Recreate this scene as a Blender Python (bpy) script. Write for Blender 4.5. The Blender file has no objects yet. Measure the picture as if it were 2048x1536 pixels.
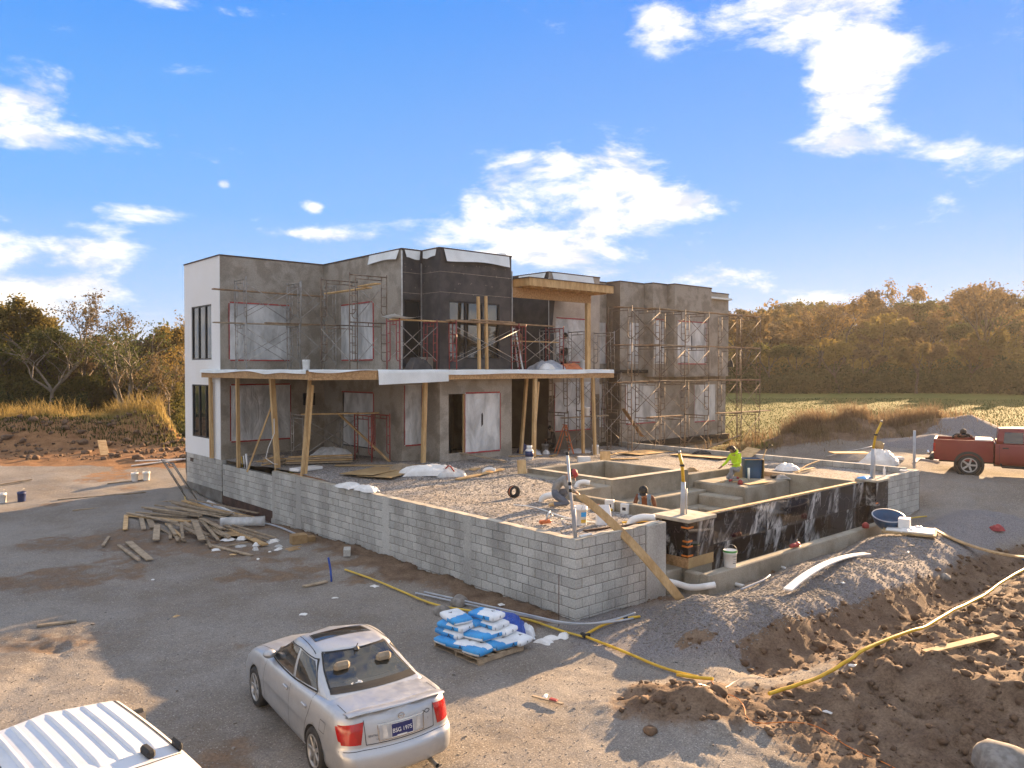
import bpy, bmesh, math, random
import numpy as np
from mathutils import Vector, Matrix, Euler
from mathutils.bvhtree import BVHTree

SC = bpy.context.scene
COL = SC.collection
R = math.radians
rng = random.Random(7)
nrs = np.random.RandomState(11)

# ------------------------------------------------------------------ camera
cam_d = bpy.data.cameras.new('camera')
cam = bpy.data.objects.new('camera', cam_d)
COL.objects.link(cam)
cam.location = (0, 0, 5.2)
cam.rotation_euler = (R(90 - 1.102), 0, 0)
cam_d.sensor_width = 36
cam_d.lens = 36 * 1560 / 2048
cam_d.clip_start = 0.1
cam_d.clip_end = 3000
SC.camera = cam

# ------------------------------------------------------------------ exposure
vs = SC.view_settings
SC.display_settings.display_device = 'sRGB'
vs.view_transform = 'Standard'
vs.look = 'None'
vs.gamma = 1
vs.use_curve_mapping = False
EXPO = 2.2
vs.exposure = EXPO
SC.cycles.max_bounces = 6
SC.cycles.transparent_max_bounces = 12
SC.cycles.use_adaptive_sampling = True
SC.cycles.adaptive_threshold = 0.02
SC.cycles.use_denoising = True

# ------------------------------------------------------------------ sun
SUN_AZ, SUN_EL = 39.0, 12.5            # degrees to the right of the view, degrees above the horizon
SUN_DIR = Vector((math.sin(R(SUN_AZ)) * math.cos(R(SUN_EL)), math.cos(R(SUN_AZ)) * math.cos(R(SUN_EL)), math.sin(R(SUN_EL))))
sun_d = bpy.data.lights.new('sun', 'SUN')
sun_d.energy = 5.0
sun_d.angle = R(0.5)
sun_d.color = (1.0, 0.66, 0.36)
sun = bpy.data.objects.new('sun', sun_d)
COL.objects.link(sun)
sun.location = (60, 80, 40)
sun.rotation_euler = SUN_DIR.to_track_quat('Z', 'Y').to_euler()

# ------------------------------------------------------------------ world: sky and clouds
world = bpy.data.worlds.new('World')
SC.world = world
world.use_nodes = True
wn = world.node_tree
wn.nodes.clear()


class NT:
    """tiny node-tree helper"""
    def __init__(s, nt): s.nt = nt
    def n(s, typ, **kw):
        nd = s.nt.nodes.new(typ)
        for k, v in kw.items(): setattr(nd, k, v)
        return nd
    def put(s, sock, v):
        if v is None: return
        if hasattr(v, 'is_output') or isinstance(v, bpy.types.NodeSocket): s.nt.links.new(v, sock)
        elif isinstance(v, (tuple, list)) and len(v) == 3 and sock.type == 'RGBA': sock.default_value = (*v, 1)
        else: sock.default_value = v
    def math(s, op, a, b=None, c=None, clamp=False):
        nd = s.n('ShaderNodeMath', operation=op, use_clamp=clamp)
        for i, v in enumerate((a, b, c)): s.put(nd.inputs[i], v)
        return nd.outputs[0]
    def vmath(s, op, a, b=None):
        nd = s.n('ShaderNodeVectorMath', operation=op)
        s.put(nd.inputs[0], a)
        if b is not None: s.put(nd.inputs[1], b)
        return nd.outputs[0]
    def noise(s, vec, scale, detail=4, rough=0.55, dist=0.0):
        nd = s.n('ShaderNodeTexNoise')
        s.put(nd.inputs['Vector'], vec)
        nd.inputs['Scale'].default_value = scale; nd.inputs['Detail'].default_value = detail
        nd.inputs['Roughness'].default_value = rough; nd.inputs['Distortion'].default_value = dist
        return nd.outputs['Fac']
    def mix(s, f, a, b, blend='MIX'):
        nd = s.n('ShaderNodeMix', data_type='RGBA', blend_type=blend)
        s.put(nd.inputs[0], f); s.put(nd.inputs[6], a); s.put(nd.inputs[7], b)
        return nd.outputs[2]
    def mrange(s, v, a, b, c=0.0, d=1.0, smooth=True):
        nd = s.n('ShaderNodeMapRange', interpolation_type='SMOOTHSTEP' if smooth else 'LINEAR')
        for i, q in enumerate((v, a, b, c, d)): s.put(nd.inputs[i], q)
        return nd.outputs[0]
    def ramp(s, v, pts):
        nd = s.n('ShaderNodeValToRGB')
        s.put(nd.inputs[0], v)
        cr = nd.color_ramp
        while len(cr.elements) < len(pts): cr.elements.new(0.5)
        for e, (p, c) in zip(cr.elements, pts): e.position = p; e.color = (*c, 1)
        return nd.outputs[0]


def lin(c):
    return tuple(((v / 255) / 12.92 if v / 255 <= 0.04045 else ((v / 255 + 0.055) / 1.055) ** 2.4) for v in c)


w = NT(wn)
tc = w.n('ShaderNodeTexCoord')
D = tc.outputs['Generated']
sx = w.n('ShaderNodeSeparateXYZ'); wn.links.new(D, sx.inputs[0])
DEG = 180 / math.pi
el = w.math('MULTIPLY', w.math('ARCSINE', sx.outputs[2]), DEG)
az = w.math('MULTIPLY', w.math('ARCTAN2', sx.outputs[0], sx.outputs[1]), DEG)
SKYK = 1.0 / 0.1 / (2 ** EXPO)
grad = w.ramp(w.math('DIVIDE', w.math('MAXIMUM', el, 0.0), 90.0), [
    (0.0, lin((206, 222, 242))), (0.045, lin((164, 208, 253))), (0.12, lin((114, 184, 254))), (0.27, lin((62, 152, 252))),
    (0.5, lin((74, 150, 246))), (1.0, lin((84, 148, 232)))])
sky = w.n('ShaderNodeTexSky', sky_type='NISHITA')
sky.sun_disc = False
sky.sun_elevation = R(SUN_EL)
sky.sun_rotation = R(SUN_AZ)
sky.air_density = 1.0; sky.dust_density = 0.6; sky.ozone_density = 2.0
gradk = w.vmath('SCALE', grad); gradk.node.inputs['Scale'].default_value = SKYK
skyc = w.n('ShaderNodeVectorMath', operation='MINIMUM')
wn.links.new(sky.outputs[0], skyc.inputs[0]); skyc.inputs[1].default_value = (2.2, 2.4, 2.8)
base = w.mix(0.05, gradk, skyc.outputs[0])
# clouds: fractal noise on the sky sphere, gathered into banks
sq = w.vmath('MULTIPLY', D, (1.0, 1.0, 2.4))
n1 = w.noise(sq, 7.5, 11, 0.62, 0.2)
n2 = w.noise(w.vmath('ADD', sq, (SUN_DIR.x * 0.02, SUN_DIR.y * 0.02, 0.05)), 7.5, 6, 0.58, 0.2)
def bank(a0, e0, ra, re, wt=1.0):
    u = w.math('DIVIDE', w.math('SUBTRACT', az, a0), ra)
    v = w.math('DIVIDE', w.math('SUBTRACT', el, e0), re)
    d2 = w.math('ADD', w.math('MULTIPLY', u, u), w.math('MULTIPLY', v, v))
    return w.math('MULTIPLY', w.math('EXPONENT', w.math('MULTIPLY', d2, -1.0)), wt)
def px2(u, v):
    a = math.degrees(math.atan((u - 1024) / 1560))
    return a, math.degrees(math.atan((738 - v) / 1560 * math.cos(R(a))))
BANKS = [(1120, 345, 165, 75, 1.0), (1030, 400, 110, 60, .8), (1060, 455, 190, 50, 1.0), (1320, 410, 150, 34, .95), (1220, 370, 110, 60, .8), (1110, 515, 130, 40, .85), (1210, 545, 60, 20, .7),
         (1320, 60, 60, 62, 1.0), (1580, 10, 170, 46, 1.0), (1690, 90, 110, 75, 1.0), (1690, 190, 80, 70, .95), (1690, 295, 105, 26, .78), (1890, 300, 70, 30, .62), (2040, 110, 60, 60, .6), (2030, 320, 40, 20, .6),
         (50, 195, 110, 45, 1.0), (80, 285, 125, 28, 1.0), (330, 425, 130, 24, 1.0), (60, 500, 240, 70, .82), (40, 610, 200, 40, 1.0), (140, 580, 90, 20, .9),
         (330, 8, 120, 22, .9), (440, 160, 160, 22, .5), (620, 470, 120, 14, .6), (630, 415, 26, 14, .9), (450, 372, 16, 12, .8), (1440, 555, 140, 30, .8), (1590, 600, 180, 20, .6), (860, 490, 50, 14, .7),
         (1020, 720, 1000, 60, .42)]
tot = None
for (u, v, ru, rv, wt) in BANKS:
    a0, e0 = px2(u, v)
    b = bank(a0, e0, ru / 1560 * DEG, rv / 1560 * DEG, wt)
    tot = b if tot is None else w.math('ADD', tot, b)
# cloud out of view, added to lift and neutralise the fill light
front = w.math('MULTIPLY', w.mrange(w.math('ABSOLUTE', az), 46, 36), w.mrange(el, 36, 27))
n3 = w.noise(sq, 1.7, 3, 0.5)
fill_cloud = w.math('MULTIPLY', w.mrange(n3, 0.26, 0.52), 1.08)
tot = w.math('ADD', w.math('MINIMUM', tot, 1.1), w.math('MULTIPLY', fill_cloud, w.math('SUBTRACT', 1.0, front)))
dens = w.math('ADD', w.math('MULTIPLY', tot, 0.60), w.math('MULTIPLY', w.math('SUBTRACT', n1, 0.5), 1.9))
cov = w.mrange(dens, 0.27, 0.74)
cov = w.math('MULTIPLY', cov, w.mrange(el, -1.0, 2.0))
shade = w.math('ADD', w.math('MULTIPLY', w.mrange(w.math('SUBTRACT', n1, n2), -0.11, 0.07), .65), w.math('MULTIPLY', w.mrange(dens, .95, .45), .35))
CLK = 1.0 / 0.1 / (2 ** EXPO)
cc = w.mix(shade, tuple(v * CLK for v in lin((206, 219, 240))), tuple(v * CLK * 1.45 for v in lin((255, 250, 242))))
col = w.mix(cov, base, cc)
below = w.mrange(el, -3, 0)
col = w.mix(below, tuple(v * CLK * .4 for v in lin((150, 140, 125))), col)
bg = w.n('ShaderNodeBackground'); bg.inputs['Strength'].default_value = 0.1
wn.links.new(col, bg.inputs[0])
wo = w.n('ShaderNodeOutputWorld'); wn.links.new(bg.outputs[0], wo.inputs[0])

# ------------------------------------------------------------------ materials
def new_mat(name):
    m = bpy.data.materials.new(name); m.use_nodes = True
    nt = m.node_tree; nt.nodes.clear()
    q = NT(nt)
    out = q.n('ShaderNodeOutputMaterial'); p = q.n('ShaderNodeBsdfPrincipled')
    nt.links.new(p.outputs[0], out.inputs[0])
    return m, q, p, out


def M(name, col, rough=0.8, col2=None, scale=3.0, detail=5, bump=0.0, bscale=40.0, rnd=0.0, spec=0.4, metal=0.0,
      stretch=None, fine=0.0, fscale=60.0, coat=0.0, world=False, lo=0.35, hi=0.65, alpha=1.0):
    m, q, p, out = new_mat(name)
    t = q.n('ShaderNodeTexCoord')
    vec = t.outputs['Object']
    if world:
        vec = q.n('ShaderNodeNewGeometry').outputs['Position']
    if rnd or not world:
        oi = q.n('ShaderNodeObjectInfo')
        sh = q.vmath('SCALE', (37.0, 17.0, 53.0)); nt = m.node_tree
        nt.links.new(oi.outputs['Random'], sh.node.inputs['Scale'])
        vec0 = vec
        if not world: vec = q.vmath('ADD', vec, sh)
    if stretch: vec = q.vmath('MULTIPLY', vec, stretch)
    c2 = col2 if col2 else tuple(v * 0.72 for v in col)
    c = q.mix(q.mrange(q.noise(vec, scale, detail), lo, hi), col, c2)
    if fine:
        f = q.mrange(q.noise(vec, fscale, 3, 0.6), 0.3, 0.7, 1 - fine, 1 + fine)
        c = q.mix(1.0, c, f, 'MULTIPLY')
    if rnd:
        f = q.mrange(oi.outputs['Random'], 0, 1, 1 - rnd, 1 + rnd, smooth=False)
        c = q.mix(1.0, c, f, 'MULTIPLY')
    q.put(p.inputs['Base Color'], c)
    p.inputs['Roughness'].default_value = rough
    p.inputs['Specular IOR Level'].default_value = spec
    p.inputs['Metallic'].default_value = metal
    p.inputs['Coat Weight'].default_value = coat
    p.inputs['Coat Roughness'].default_value = 0.06
    p.inputs['Alpha'].default_value = alpha
    if bump:
        b = q.n('ShaderNodeBump'); b.inputs['Strength'].default_value = 1.0; b.inputs['Distance'].default_value = bump
        m.node_tree.links.new(q.noise(vec, bscale, 4, 0.6), b.inputs['Height'])
        m.node_tree.links.new(b.outputs[0], p.inputs['Normal'])
    return m


MT = {}
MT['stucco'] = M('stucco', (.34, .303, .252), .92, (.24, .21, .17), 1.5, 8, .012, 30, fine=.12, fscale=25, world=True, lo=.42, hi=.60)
MT['stucco_dark'] = M('stucco_dark', (.20, .16, .12), .9, (.13, .10, .075), .7, 6, .012, 30, fine=.1, fscale=25, world=True)  # darker brown stucco for recess, soffit and some other walls
MT['siding'] = M('white_siding', (.78, .78, .77), .7, (.76, .75, .72), .6, 3, world=True)
MT['felt'] = M('black_building_paper', (.045, .043, .045), .75, (.075, .07, .068), 2.5, 6, .006, 60, fine=.25, fscale=90, world=True)
MT['dark'] = M('dark_interior', (.035, .028, .022), .9)
MT['frame'] = M('black_window_frame', (.02, .02, .022), .4)
MT['tape'] = M('red_tape', (.36, .045, .035), .55, (.26, .03, .03), 8)
MT['otape'] = M('orange_tape', (.75, .22, .03), .55)
MT['osb'] = M('osb_board', (.47, .29, .14), .8, (.33, .19, .085), 14, 3, .003, 60, rnd=.1, fine=.2, fscale=45)
MT['lumber'] = M('sawn_lumber', (.55, .37, .18), .75, (.42, .26, .11), 5, 4, rnd=.16, stretch=(1, 1, .25), fine=.1, fscale=30)
MT['lumber_grey'] = M('weathered_lumber', (.36, .28, .19), .85, (.24, .185, .125), 5, 4, rnd=.22, fine=.15, fscale=30)
MT['plank'] = M('scaffold_plank_wood', (.36, .24, .14), .8, (.22, .14, .08), 4, 4, rnd=.2, fine=.1)
MT['ply'] = M('plywood_sheet', (.42, .29, .14), .8, (.34, .225, .105), 3, 4, rnd=.08, fine=.08)
MT['membrane'] = M('roof_membrane', (.72, .75, .74), .55, (.62, .65, .64), 1.5, 4, .004, 6)
MT['cmu'] = M('concrete_block', (.45, .44, .40), .92, (.335, .325, .295), 1.1, 6, .004, 90, rnd=.13, fine=.18, fscale=50, world=True, stretch=(1, 1, .5), lo=.40, hi=.62)
MT['mortar'] = M('mortar', (.21, .20, .18), .95, (.12, .11, .095), 1.4, 6, .004, 60, world=True)
MT['concrete'] = M('pool_shotcrete', (.35, .315, .25), .92, (.22, .19, .14), 1.3, 7, .010, 25, fine=.15, fscale=40, world=True)
MT['capstone'] = M('mortar_cap', (.52, .47, .38), .9, (.36, .31, .24), 3, 6, .008, 30, world=True)
MT['footing'] = M('footing_earth', (.05, .03, .025), .95, (.085, .05, .038), 3, 5, .02, 12, world=True)
MT['scaf_grey'] = M('galvanised_tube', (.36, .345, .32), .5, (.24, .215, .185), 5, 3, rnd=.15, metal=.4)
MT['scaf_red'] = M('red_painted_tube', (.33, .055, .05), .5, (.22, .045, .04), 6, 3, rnd=.2)
MT['scaf_rust'] = M('rusty_yellow_tube', (.215, .17, .125), .6, (.13, .085, .06), 5, 3, rnd=.2, metal=.2)
MT['white'] = M('white_plastic', (.78, .77, .74), .5, (.68, .66, .62), 3)
MT['pvc'] = M('pvc_pipe', (.74, .74, .72), .4, (.6, .59, .56), 3)
MT['pvc_grey'] = M('grey_conduit', (.42, .44, .47), .45, (.33, .35, .38), 3)
MT['yellow'] = M('yellow_pipe', (.72, .45, .03), .45, (.55, .33, .03), 4)
MT['hoseY'] = M('yellow_gas_hose', (.66, .44, .05), .45, (.50, .34, .05), 3)
MT['blue'] = M('blue_plastic', (.025, .085, .18), .45, (.02, .065, .14), 3)
MT['bagblue'] = M('bag_blue', (.05, .33, .68), .55, (.04, .26, .58), 5, rnd=.12)
MT['bagwhite'] = M('bag_white', (.76, .78, .79), .6, (.64, .67, .69), 5, rnd=.08)
MT['ink'] = M('black_ink', (.03, .03, .04), .7)
MT['tarp'] = M('blue_tarp', (.02, .09, .42), .45, (.02, .06, .30), 6, 4, .01, 20)
MT['red'] = M('red_plastic', (.36, .045, .04), .5, (.26, .03, .03), 4)
MT['green'] = M('green_plastic', (.08, .32, .08), .5)
MT['steel'] = M('steel', (.45, .44, .42), .35, (.33, .31, .28), 6, metal=.8)
MT['alu'] = M('aluminium', (.58, .59, .58), .35, (.46, .46, .45), 6, metal=.7)
MT['black'] = M('black_rubber', (.022, .022, .022), .75, (.035, .033, .03), 8)
MT['cardboard'] = M('cardboard', (.36, .24, .12), .85, (.28, .18, .085), 4)
MT['brown'] = M('brown_leather', (.12, .055, .03), .7, (.08, .035, .02), 6)
MT['skin'] = M('skin', (.34, .19, .12), .6, (.28, .15, .09), 12)
MT['hair'] = M('black_hair', (.015, .012, .010), .6)
MT['navy'] = M('navy_plastic', (.03, .05, .15), .5)
MT['orange'] = M('orange_fibreglass', (.62, .18, .06), .5, (.5, .13, .04), 5)
def cloth(name, c, k=.72): return M(name, c, .9, tuple(v * k for v in c), 9, 5, .006, 18)


def plastic_mat():
    m, q, p, out = new_mat('clear_plastic_sheet')
    t = q.n('ShaderNodeTexCoord')
    v = q.vmath('MULTIPLY', t.outputs['Object'], (1, 1, .45))
    n = q.noise(v, 2.2, 6, .6, .8)
    b = q.n('ShaderNodeBump'); b.inputs['Distance'].default_value = .16; b.inputs['Strength'].default_value = 1.0
    m.node_tree.links.new(n, b.inputs['Height']); m.node_tree.links.new(b.outputs[0], p.inputs['Normal'])
    q.put(p.inputs['Base Color'], (.74, .74, .72)); p.inputs['Roughness'].default_value = .30
    p.inputs['Specular IOR Level'].default_value = .6
    q.put(p.inputs['Alpha'], q.mrange(q.noise(v, 1.6, 5, .6, .5), .32, .68, .48, .88))
    return m
MT['sheet'] = plastic_mat()


def glass_mat(name, tint=(.02, .023, .022), rough=.03):
    m, q, p, out = new_mat(name)
    t = q.n('ShaderNodeTexCoord')
    b = q.n('ShaderNodeBump'); b.inputs['Distance'].default_value = .004; b.inputs['Strength'].default_value = .3
    m.node_tree.links.new(q.noise(t.outputs['Object'], 1.5, 2), b.inputs['Height'])
    m.node_tree.links.new(b.outputs[0], p.inputs['Normal'])
    q.put(p.inputs['Base Color'], tint); p.inputs['Roughness'].default_value = rough
    p.inputs['Specular IOR Level'].default_value = 1.0
    p.inputs['IOR'].default_value = 1.6
    return m
MT['glass'] = glass_mat('dark_window_glass')
MT['carglass'] = glass_mat('car_glass', (.012, .014, .014), .04)
MT['carglass'].node_tree.nodes['Principled BSDF'].inputs['Alpha'].default_value = .80


def granite_mat():
    m, q, p, out = new_mat('black_marble')
    g = q.n('ShaderNodeTexCoord').outputs['Object']
    oi = q.n('ShaderNodeObjectInfo')
    sh = q.vmath('SCALE', (3.0, 1.0, 5.0)); m.node_tree.links.new(oi.outputs['Random'], sh.node.inputs['Scale'])
    v = q.vmath('ADD', g, sh)
    rot = q.n('ShaderNodeVectorRotate', rotation_type='Y_AXIS'); rot.inputs['Angle'].default_value = R(-28)
    m.node_tree.links.new(v, rot.inputs['Vector'])
    st = q.vmath('MULTIPLY', rot.outputs[0], (1.15, 1.0, .36))
    band = q.mrange(q.noise(st, 1.0, 3, .5, .5), .46, .57)
    crack = q.mrange(q.noise(st, 4.2, 9, .70, 1.0), .40, .60)
    f = q.math('MULTIPLY', band, crack)
    vein = q.mrange(q.math('ABSOLUTE', q.math('SUBTRACT', q.noise(st, .9, 7, .6, 1.5), .5)), .008, .0)
    f = q.math('MAXIMUM', f, q.math('MULTIPLY', vein, .35))
    q.put(p.inputs['Base Color'], q.mix(f, (.014, .011, .012), (.50, .49, .47)))
    p.inputs['Roughness'].default_value = .05
    p.inputs['Specular IOR Level'].default_value = .75
    return m
MT['granite'] = granite_mat()


def leaf_mat(name, cols, trans=.45):
    m, q, p, out = new_mat(name)
    t = q.n('ShaderNodeTexCoord'); oi = q.n('ShaderNodeObjectInfo')
    n = q.noise(t.outputs['Object'], .9, 3, .6)
    n_ = q.noise(t.outputs['Object'], 9.0, 2, .6)
    f = q.math('ADD', q.math('MULTIPLY', n, .55), q.math('ADD', q.math('MULTIPLY', n_, .45), q.math('MULTIPLY', q.math('SUBTRACT', oi.outputs['Random'], .5), .35)))
    k = len(cols)
    c = q.ramp(f, [(.28 + .44 * i / (k - 1), cols[i]) for i in range(k)])
    q.put(p.inputs['Base Color'], c); p.inputs['Roughness'].default_value = .75
    p.inputs['Specular IOR Level'].default_value = .2
    tr = q.n('ShaderNodeBsdfTranslucent'); m.node_tree.links.new(c, tr.inputs['Color'])
    mx = q.n('ShaderNodeMixShader'); mx.inputs[0].default_value = trans
    m.node_tree.links.new(p.outputs[0], mx.inputs[1]); m.node_tree.links.new(tr.outputs[0], mx.inputs[2])
    m.node_tree.links.new(mx.outputs[0], out.inputs[0])
    return m
MT['leaf_orange'] = leaf_mat('autumn_leaves_orange', [(.095, .068, .03), (.15, .10, .04), (.21, .135, .045), (.13, .11, .04)])
MT['leaf_yellow'] = leaf_mat('autumn_leaves_yellow', [(.10, .085, .025), (.18, .14, .035), (.28, .20, .045), (.14, .095, .035)])
MT['leaf_olive'] = leaf_mat('olive_leaves', [(.05, .062, .02), (.085, .095, .028), (.135, .125, .032), (.095, .085, .028)])
MT['leaf_green'] = leaf_mat('dark_green_leaves', [(.022, .04, .014), (.04, .06, .02), (.065, .075, .022), (.05, .05, .02)], .3)
MT['leaf_brown'] = leaf_mat('brown_leaves', [(.07, .052, .035), (.11, .08, .048), (.15, .105, .05), (.085, .07, .038)])
MT['dry_grass'] = leaf_mat('dry_grass', [(.20, .14, .045), (.34, .25, .085), (.42, .32, .12), (.22, .20, .055)], .4)
MT['dry_weed'] = leaf_mat('dry_weeds', [(.12, .085, .055), (.20, .14, .085), (.29, .21, .125), (.16, .12, .06)], .4)
MT['field_blade'] = leaf_mat('field_grass_blades', [(.026, .040, .006), (.042, .056, .008), (.060, .062, .010), (.034, .046, .007)], .25)
MT['bark'] = M('bark', (.11, .09, .07), .9, (.06, .048, .04), 6, 5, .02, 20, stretch=(1, 1, .3))
MT['bark_pale'] = M('pale_bark', (.19, .165, .135), .9, (.16, .13, .105), 4, 5, .02, 20, stretch=(1, 1, .4))

# ------------------------------------------------------------------ mesh helpers
SITE_ANG = 0.72315          # the house and its terrace stand turned by this angle
SITE_C = Vector((1.2956, 15.8, 0))
SB = Vector((math.cos(SITE_ANG), math.sin(SITE_ANG), 0)); SA = Vector((-math.sin(SITE_ANG), math.cos(SITE_ANG), 0))
def S(s, t, z=0.0): return SITE_C + SB * s + SA * t + Vector((0, 0, z))
def to_st(x, y):
    dx, dy = x - SITE_C.x, y - SITE_C.y
    return dx * SB.x + dy * SB.y, dx * SA.x + dy * SA.y


class MB:
    def __init__(s): s.v = []; s.f = []; s.m = []; s.sm = []
    def add(s, vs, fs, mi=0, smooth=False):
        o = len(s.v); s.v.extend([tuple(v) for v in vs])
        for f in fs: s.f.append(tuple(i + o for i in f)); s.m.append(mi); s.sm.append(smooth)
        return s
    def box(s, c, d, rot=None, mi=0, ch=0.0):
        hx, hy, hz = d[0] / 2, d[1] / 2, d[2] / 2
        mtx = rot.to_matrix() if isinstance(rot, Euler) else rot
        if ch <= 0:
            P = [Vector((x, y, z)) for x in (-hx, hx) for y in (-hy, hy) for z in (-hz, hz)]
            F = [(0, 1, 3, 2), (4, 6, 7, 5), (0, 4, 5, 1), (2, 3, 7, 6), (0, 2, 6, 4), (1, 5, 7, 3)]
        else:
            P = []; F = []
            a = ch
            # chamfered box: three vertices at each corner
            idx = {}
            for i, sx_ in enumerate((-1, 1)):
                for j, sy_ in enumerate((-1, 1)):
                    for k, sz_ in enumerate((-1, 1)):
                        idx[(i, j, k)] = len(P)
                        P.append(Vector((sx_ * hx, sy_ * (hy - a), sz_ * (hz - a))))
                        P.append(Vector((sx_ * (hx - a), sy_ * hy, sz_ * (hz - a))))
                        P.append(Vector((sx_ * (hx - a), sy_ * (hy - a), sz_ * hz)))
            g = lambda i, j, k, q: idx[(i, j, k)] + q
            for i in (0, 1): F.append(tuple(g(i, *e, 0) for e in ((0, 0), (0, 1), (1, 1), (1, 0))))
            for j in (0, 1): F.append(tuple(g(e[0], j, e[1], 1) for e in ((0, 0), (0, 1), (1, 1), (1, 0))))
            for k in (0, 1): F.append(tuple(g(*e, k, 2) for e in ((0, 0), (0, 1), (1, 1), (1, 0))))
            for i in (0, 1):
                for j in (0, 1): F.append((g(i, j, 0, 0), g(i, j, 1, 0), g(i, j, 1, 1), g(i, j, 0, 1)))
                for k in (0, 1): F.append((g(i, 0, k, 0), g(i, 1, k, 0), g(i, 1, k, 2), g(i, 0, k, 2)))
            for j in (0, 1):
                for k in (0, 1): F.append((g(0, j, k, 1), g(1, j, k, 1), g(1, j, k, 2), g(0, j, k, 2)))
            for i in (0, 1):
                for j in (0, 1):
                    for k in (0, 1): F.append((g(i, j, k, 0), g(i, j, k, 1), g(i, j, k, 2)))
        if mtx is not None: P = [mtx @ p for p in P]
        c = Vector(c)
        return s.add([p + c for p in P], F, mi)
    def bx(s, lo, hi, mi=0, ch=0.0):
        lo = Vector(lo); hi = Vector(hi)
        return s.box((lo + hi) / 2, hi - lo, None, mi, ch)
    def bar(s, a, b, w, h, mi=0, up=(0, 0, 1), ch=0.0):
        a = Vector(a); b = Vector(b); d = b - a; L = d.length
        x = d.normalized(); u = Vector(up)
        if abs(x.dot(u)) > .98: u = Vector((0, 1, 0))
        y = u.cross(x).normalized(); z = x.cross(y)
        m = Matrix((x, y, z)).transposed()
        return s.box((a + b) / 2, (L, w, h), m, mi, ch)
    def tube(s, pts, r, n=6, mi=0, caps=True, smooth=True):
        pts = [Vector(p) for p in pts]; k = len(pts)
        rr = r if isinstance(r, (list, tuple)) else [r] * k
        rings = []; ref = None
        for i, p in enumerate(pts):
            t = (pts[min(i + 1, k - 1)] - pts[max(i - 1, 0)])
            t = t.normalized() if t.length > 1e-9 else Vector((0, 0, 1))
            if ref is None: ref = Vector((0, 0, 1)) if abs(t.z) < .9 else Vector((1, 0, 0))
            x = (ref - t * ref.dot(t))
            x = x.normalized() if x.length > 1e-6 else t.orthogonal().normalized()
            ref = x; y = t.cross(x)
            rings.append([p + (x * math.cos(2 * math.pi * j / n) + y * math.sin(2 * math.pi * j / n)) * rr[i] for j in range(n)])
        V = [v for r_ in rings for v in r_]; F = []
        for i in range(k - 1):
            for j in range(n):
                a = i * n + j; b = i * n + (j + 1) % n
                F.append((a, b, b + n, a + n))
        s.add(V, F, mi, smooth)
        if caps:
            o = len(s.v) - len(V)
            s.f.append(tuple(o + j for j in reversed(range(n)))); s.m.append(mi); s.sm.append(False)
            s.f.append(tuple(o + (k - 1) * n + j for j in range(n))); s.m.append(mi); s.sm.append(False)
        return s
    def lathe(s, prof, n=16, c=(0, 0, 0), mi=0, smooth=True, rot=None):
        c = Vector(c); V = []; F = []
        for (r, z) in prof:
            for j in range(n):
                p = Vector((r * math.cos(2 * math.pi * j / n), r * math.sin(2 * math.pi * j / n), z))
                if rot is not None: p = rot @ p
                V.append(p + c)
        for i in range(len(prof) - 1):
            for j in range(n):
                a = i * n + j; b = i * n + (j + 1) % n
                F.append((a, b, b + n, a + n))
        return s.add(V, F, mi, smooth)
    def grid(s, fn, nu, nv, mi=0, smooth=True):
        V = [fn(i / nu, j / nv) for j in range(nv + 1) for i in range(nu + 1)]
        F = [(j * (nu + 1) + i, j * (nu + 1) + i + 1, (j + 1) * (nu + 1) + i + 1, (j + 1) * (nu + 1) + i) for j in range(nv) for i in range(nu)]
        return s.add(V, F, mi, smooth)
    def quad(s, a, b, c, d, mi=0): return s.add([a, b, c, d], [(0, 1, 2, 3)], mi)
    def prism(s, poly, z0, z1, mi=0):
        n = len(poly)
        V = [(p[0], p[1], z0) for p in poly] + [(p[0], p[1], z1) for p in poly]
        F = [tuple(reversed(range(n))), tuple(range(n, 2 * n))] + [(i, (i + 1) % n, n + (i + 1) % n, n + i) for i in range(n)]
        return s.add(V, F, mi)
    def mesh(s, name):
        me = bpy.data.meshes.new(name)
        me.from_pydata(s.v, [], s.f)
        me.polygons.foreach_set('material_index', s.m)
        me.polygons.foreach_set('use_smooth', s.sm)
        me.update()
        return me
    def build(s, name, mats, parent=None, loc=None, rot=None, fix=True):
        me = s.mesh(name)
        if fix:
            bm = bmesh.new(); bm.from_mesh(me); bmesh.ops.recalc_face_normals(bm, faces=bm.faces); bm.to_mesh(me); bm.free()
        for m in (mats if isinstance(mats, (list, tuple)) else [mats]): me.materials.append(MT[m] if isinstance(m, str) else m)
        return link(name, me, parent, loc, rot)


def link(name, me, parent=None, loc=None, rot=None):
    o = bpy.data.objects.new(name, me); COL.objects.link(o)
    if parent is not None: o.parent = parent
    if loc is not None: o.location = loc
    if rot is not None: o.rotation_euler = rot if isinstance(rot, (tuple, list, Euler)) else (0, 0, rot)
    return o


def tag(o, label=None, cat=None, group=None, kind=None):
    if label: o['label'] = label
    if cat: o['category'] = cat
    if group: o['group'] = group
    if kind: o['kind'] = kind
    return o


def thing(name, label, cat, loc=(0, 0, 0), rot=0.0, group=None):
    o = bpy.data.objects.new(name, None); COL.objects.link(o)
    o.empty_display_size = .2
    o.location = loc; o.rotation_euler = rot if isinstance(rot, (tuple, list)) else (0, 0, rot)
    return tag(o, label, cat, group)


def site_thing(name, label, cat, s=0, t=0, z=0, rot=0.0, group=None):
    return thing(name, label, cat, S(s, t, z), SITE_ANG + rot, group)


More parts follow.
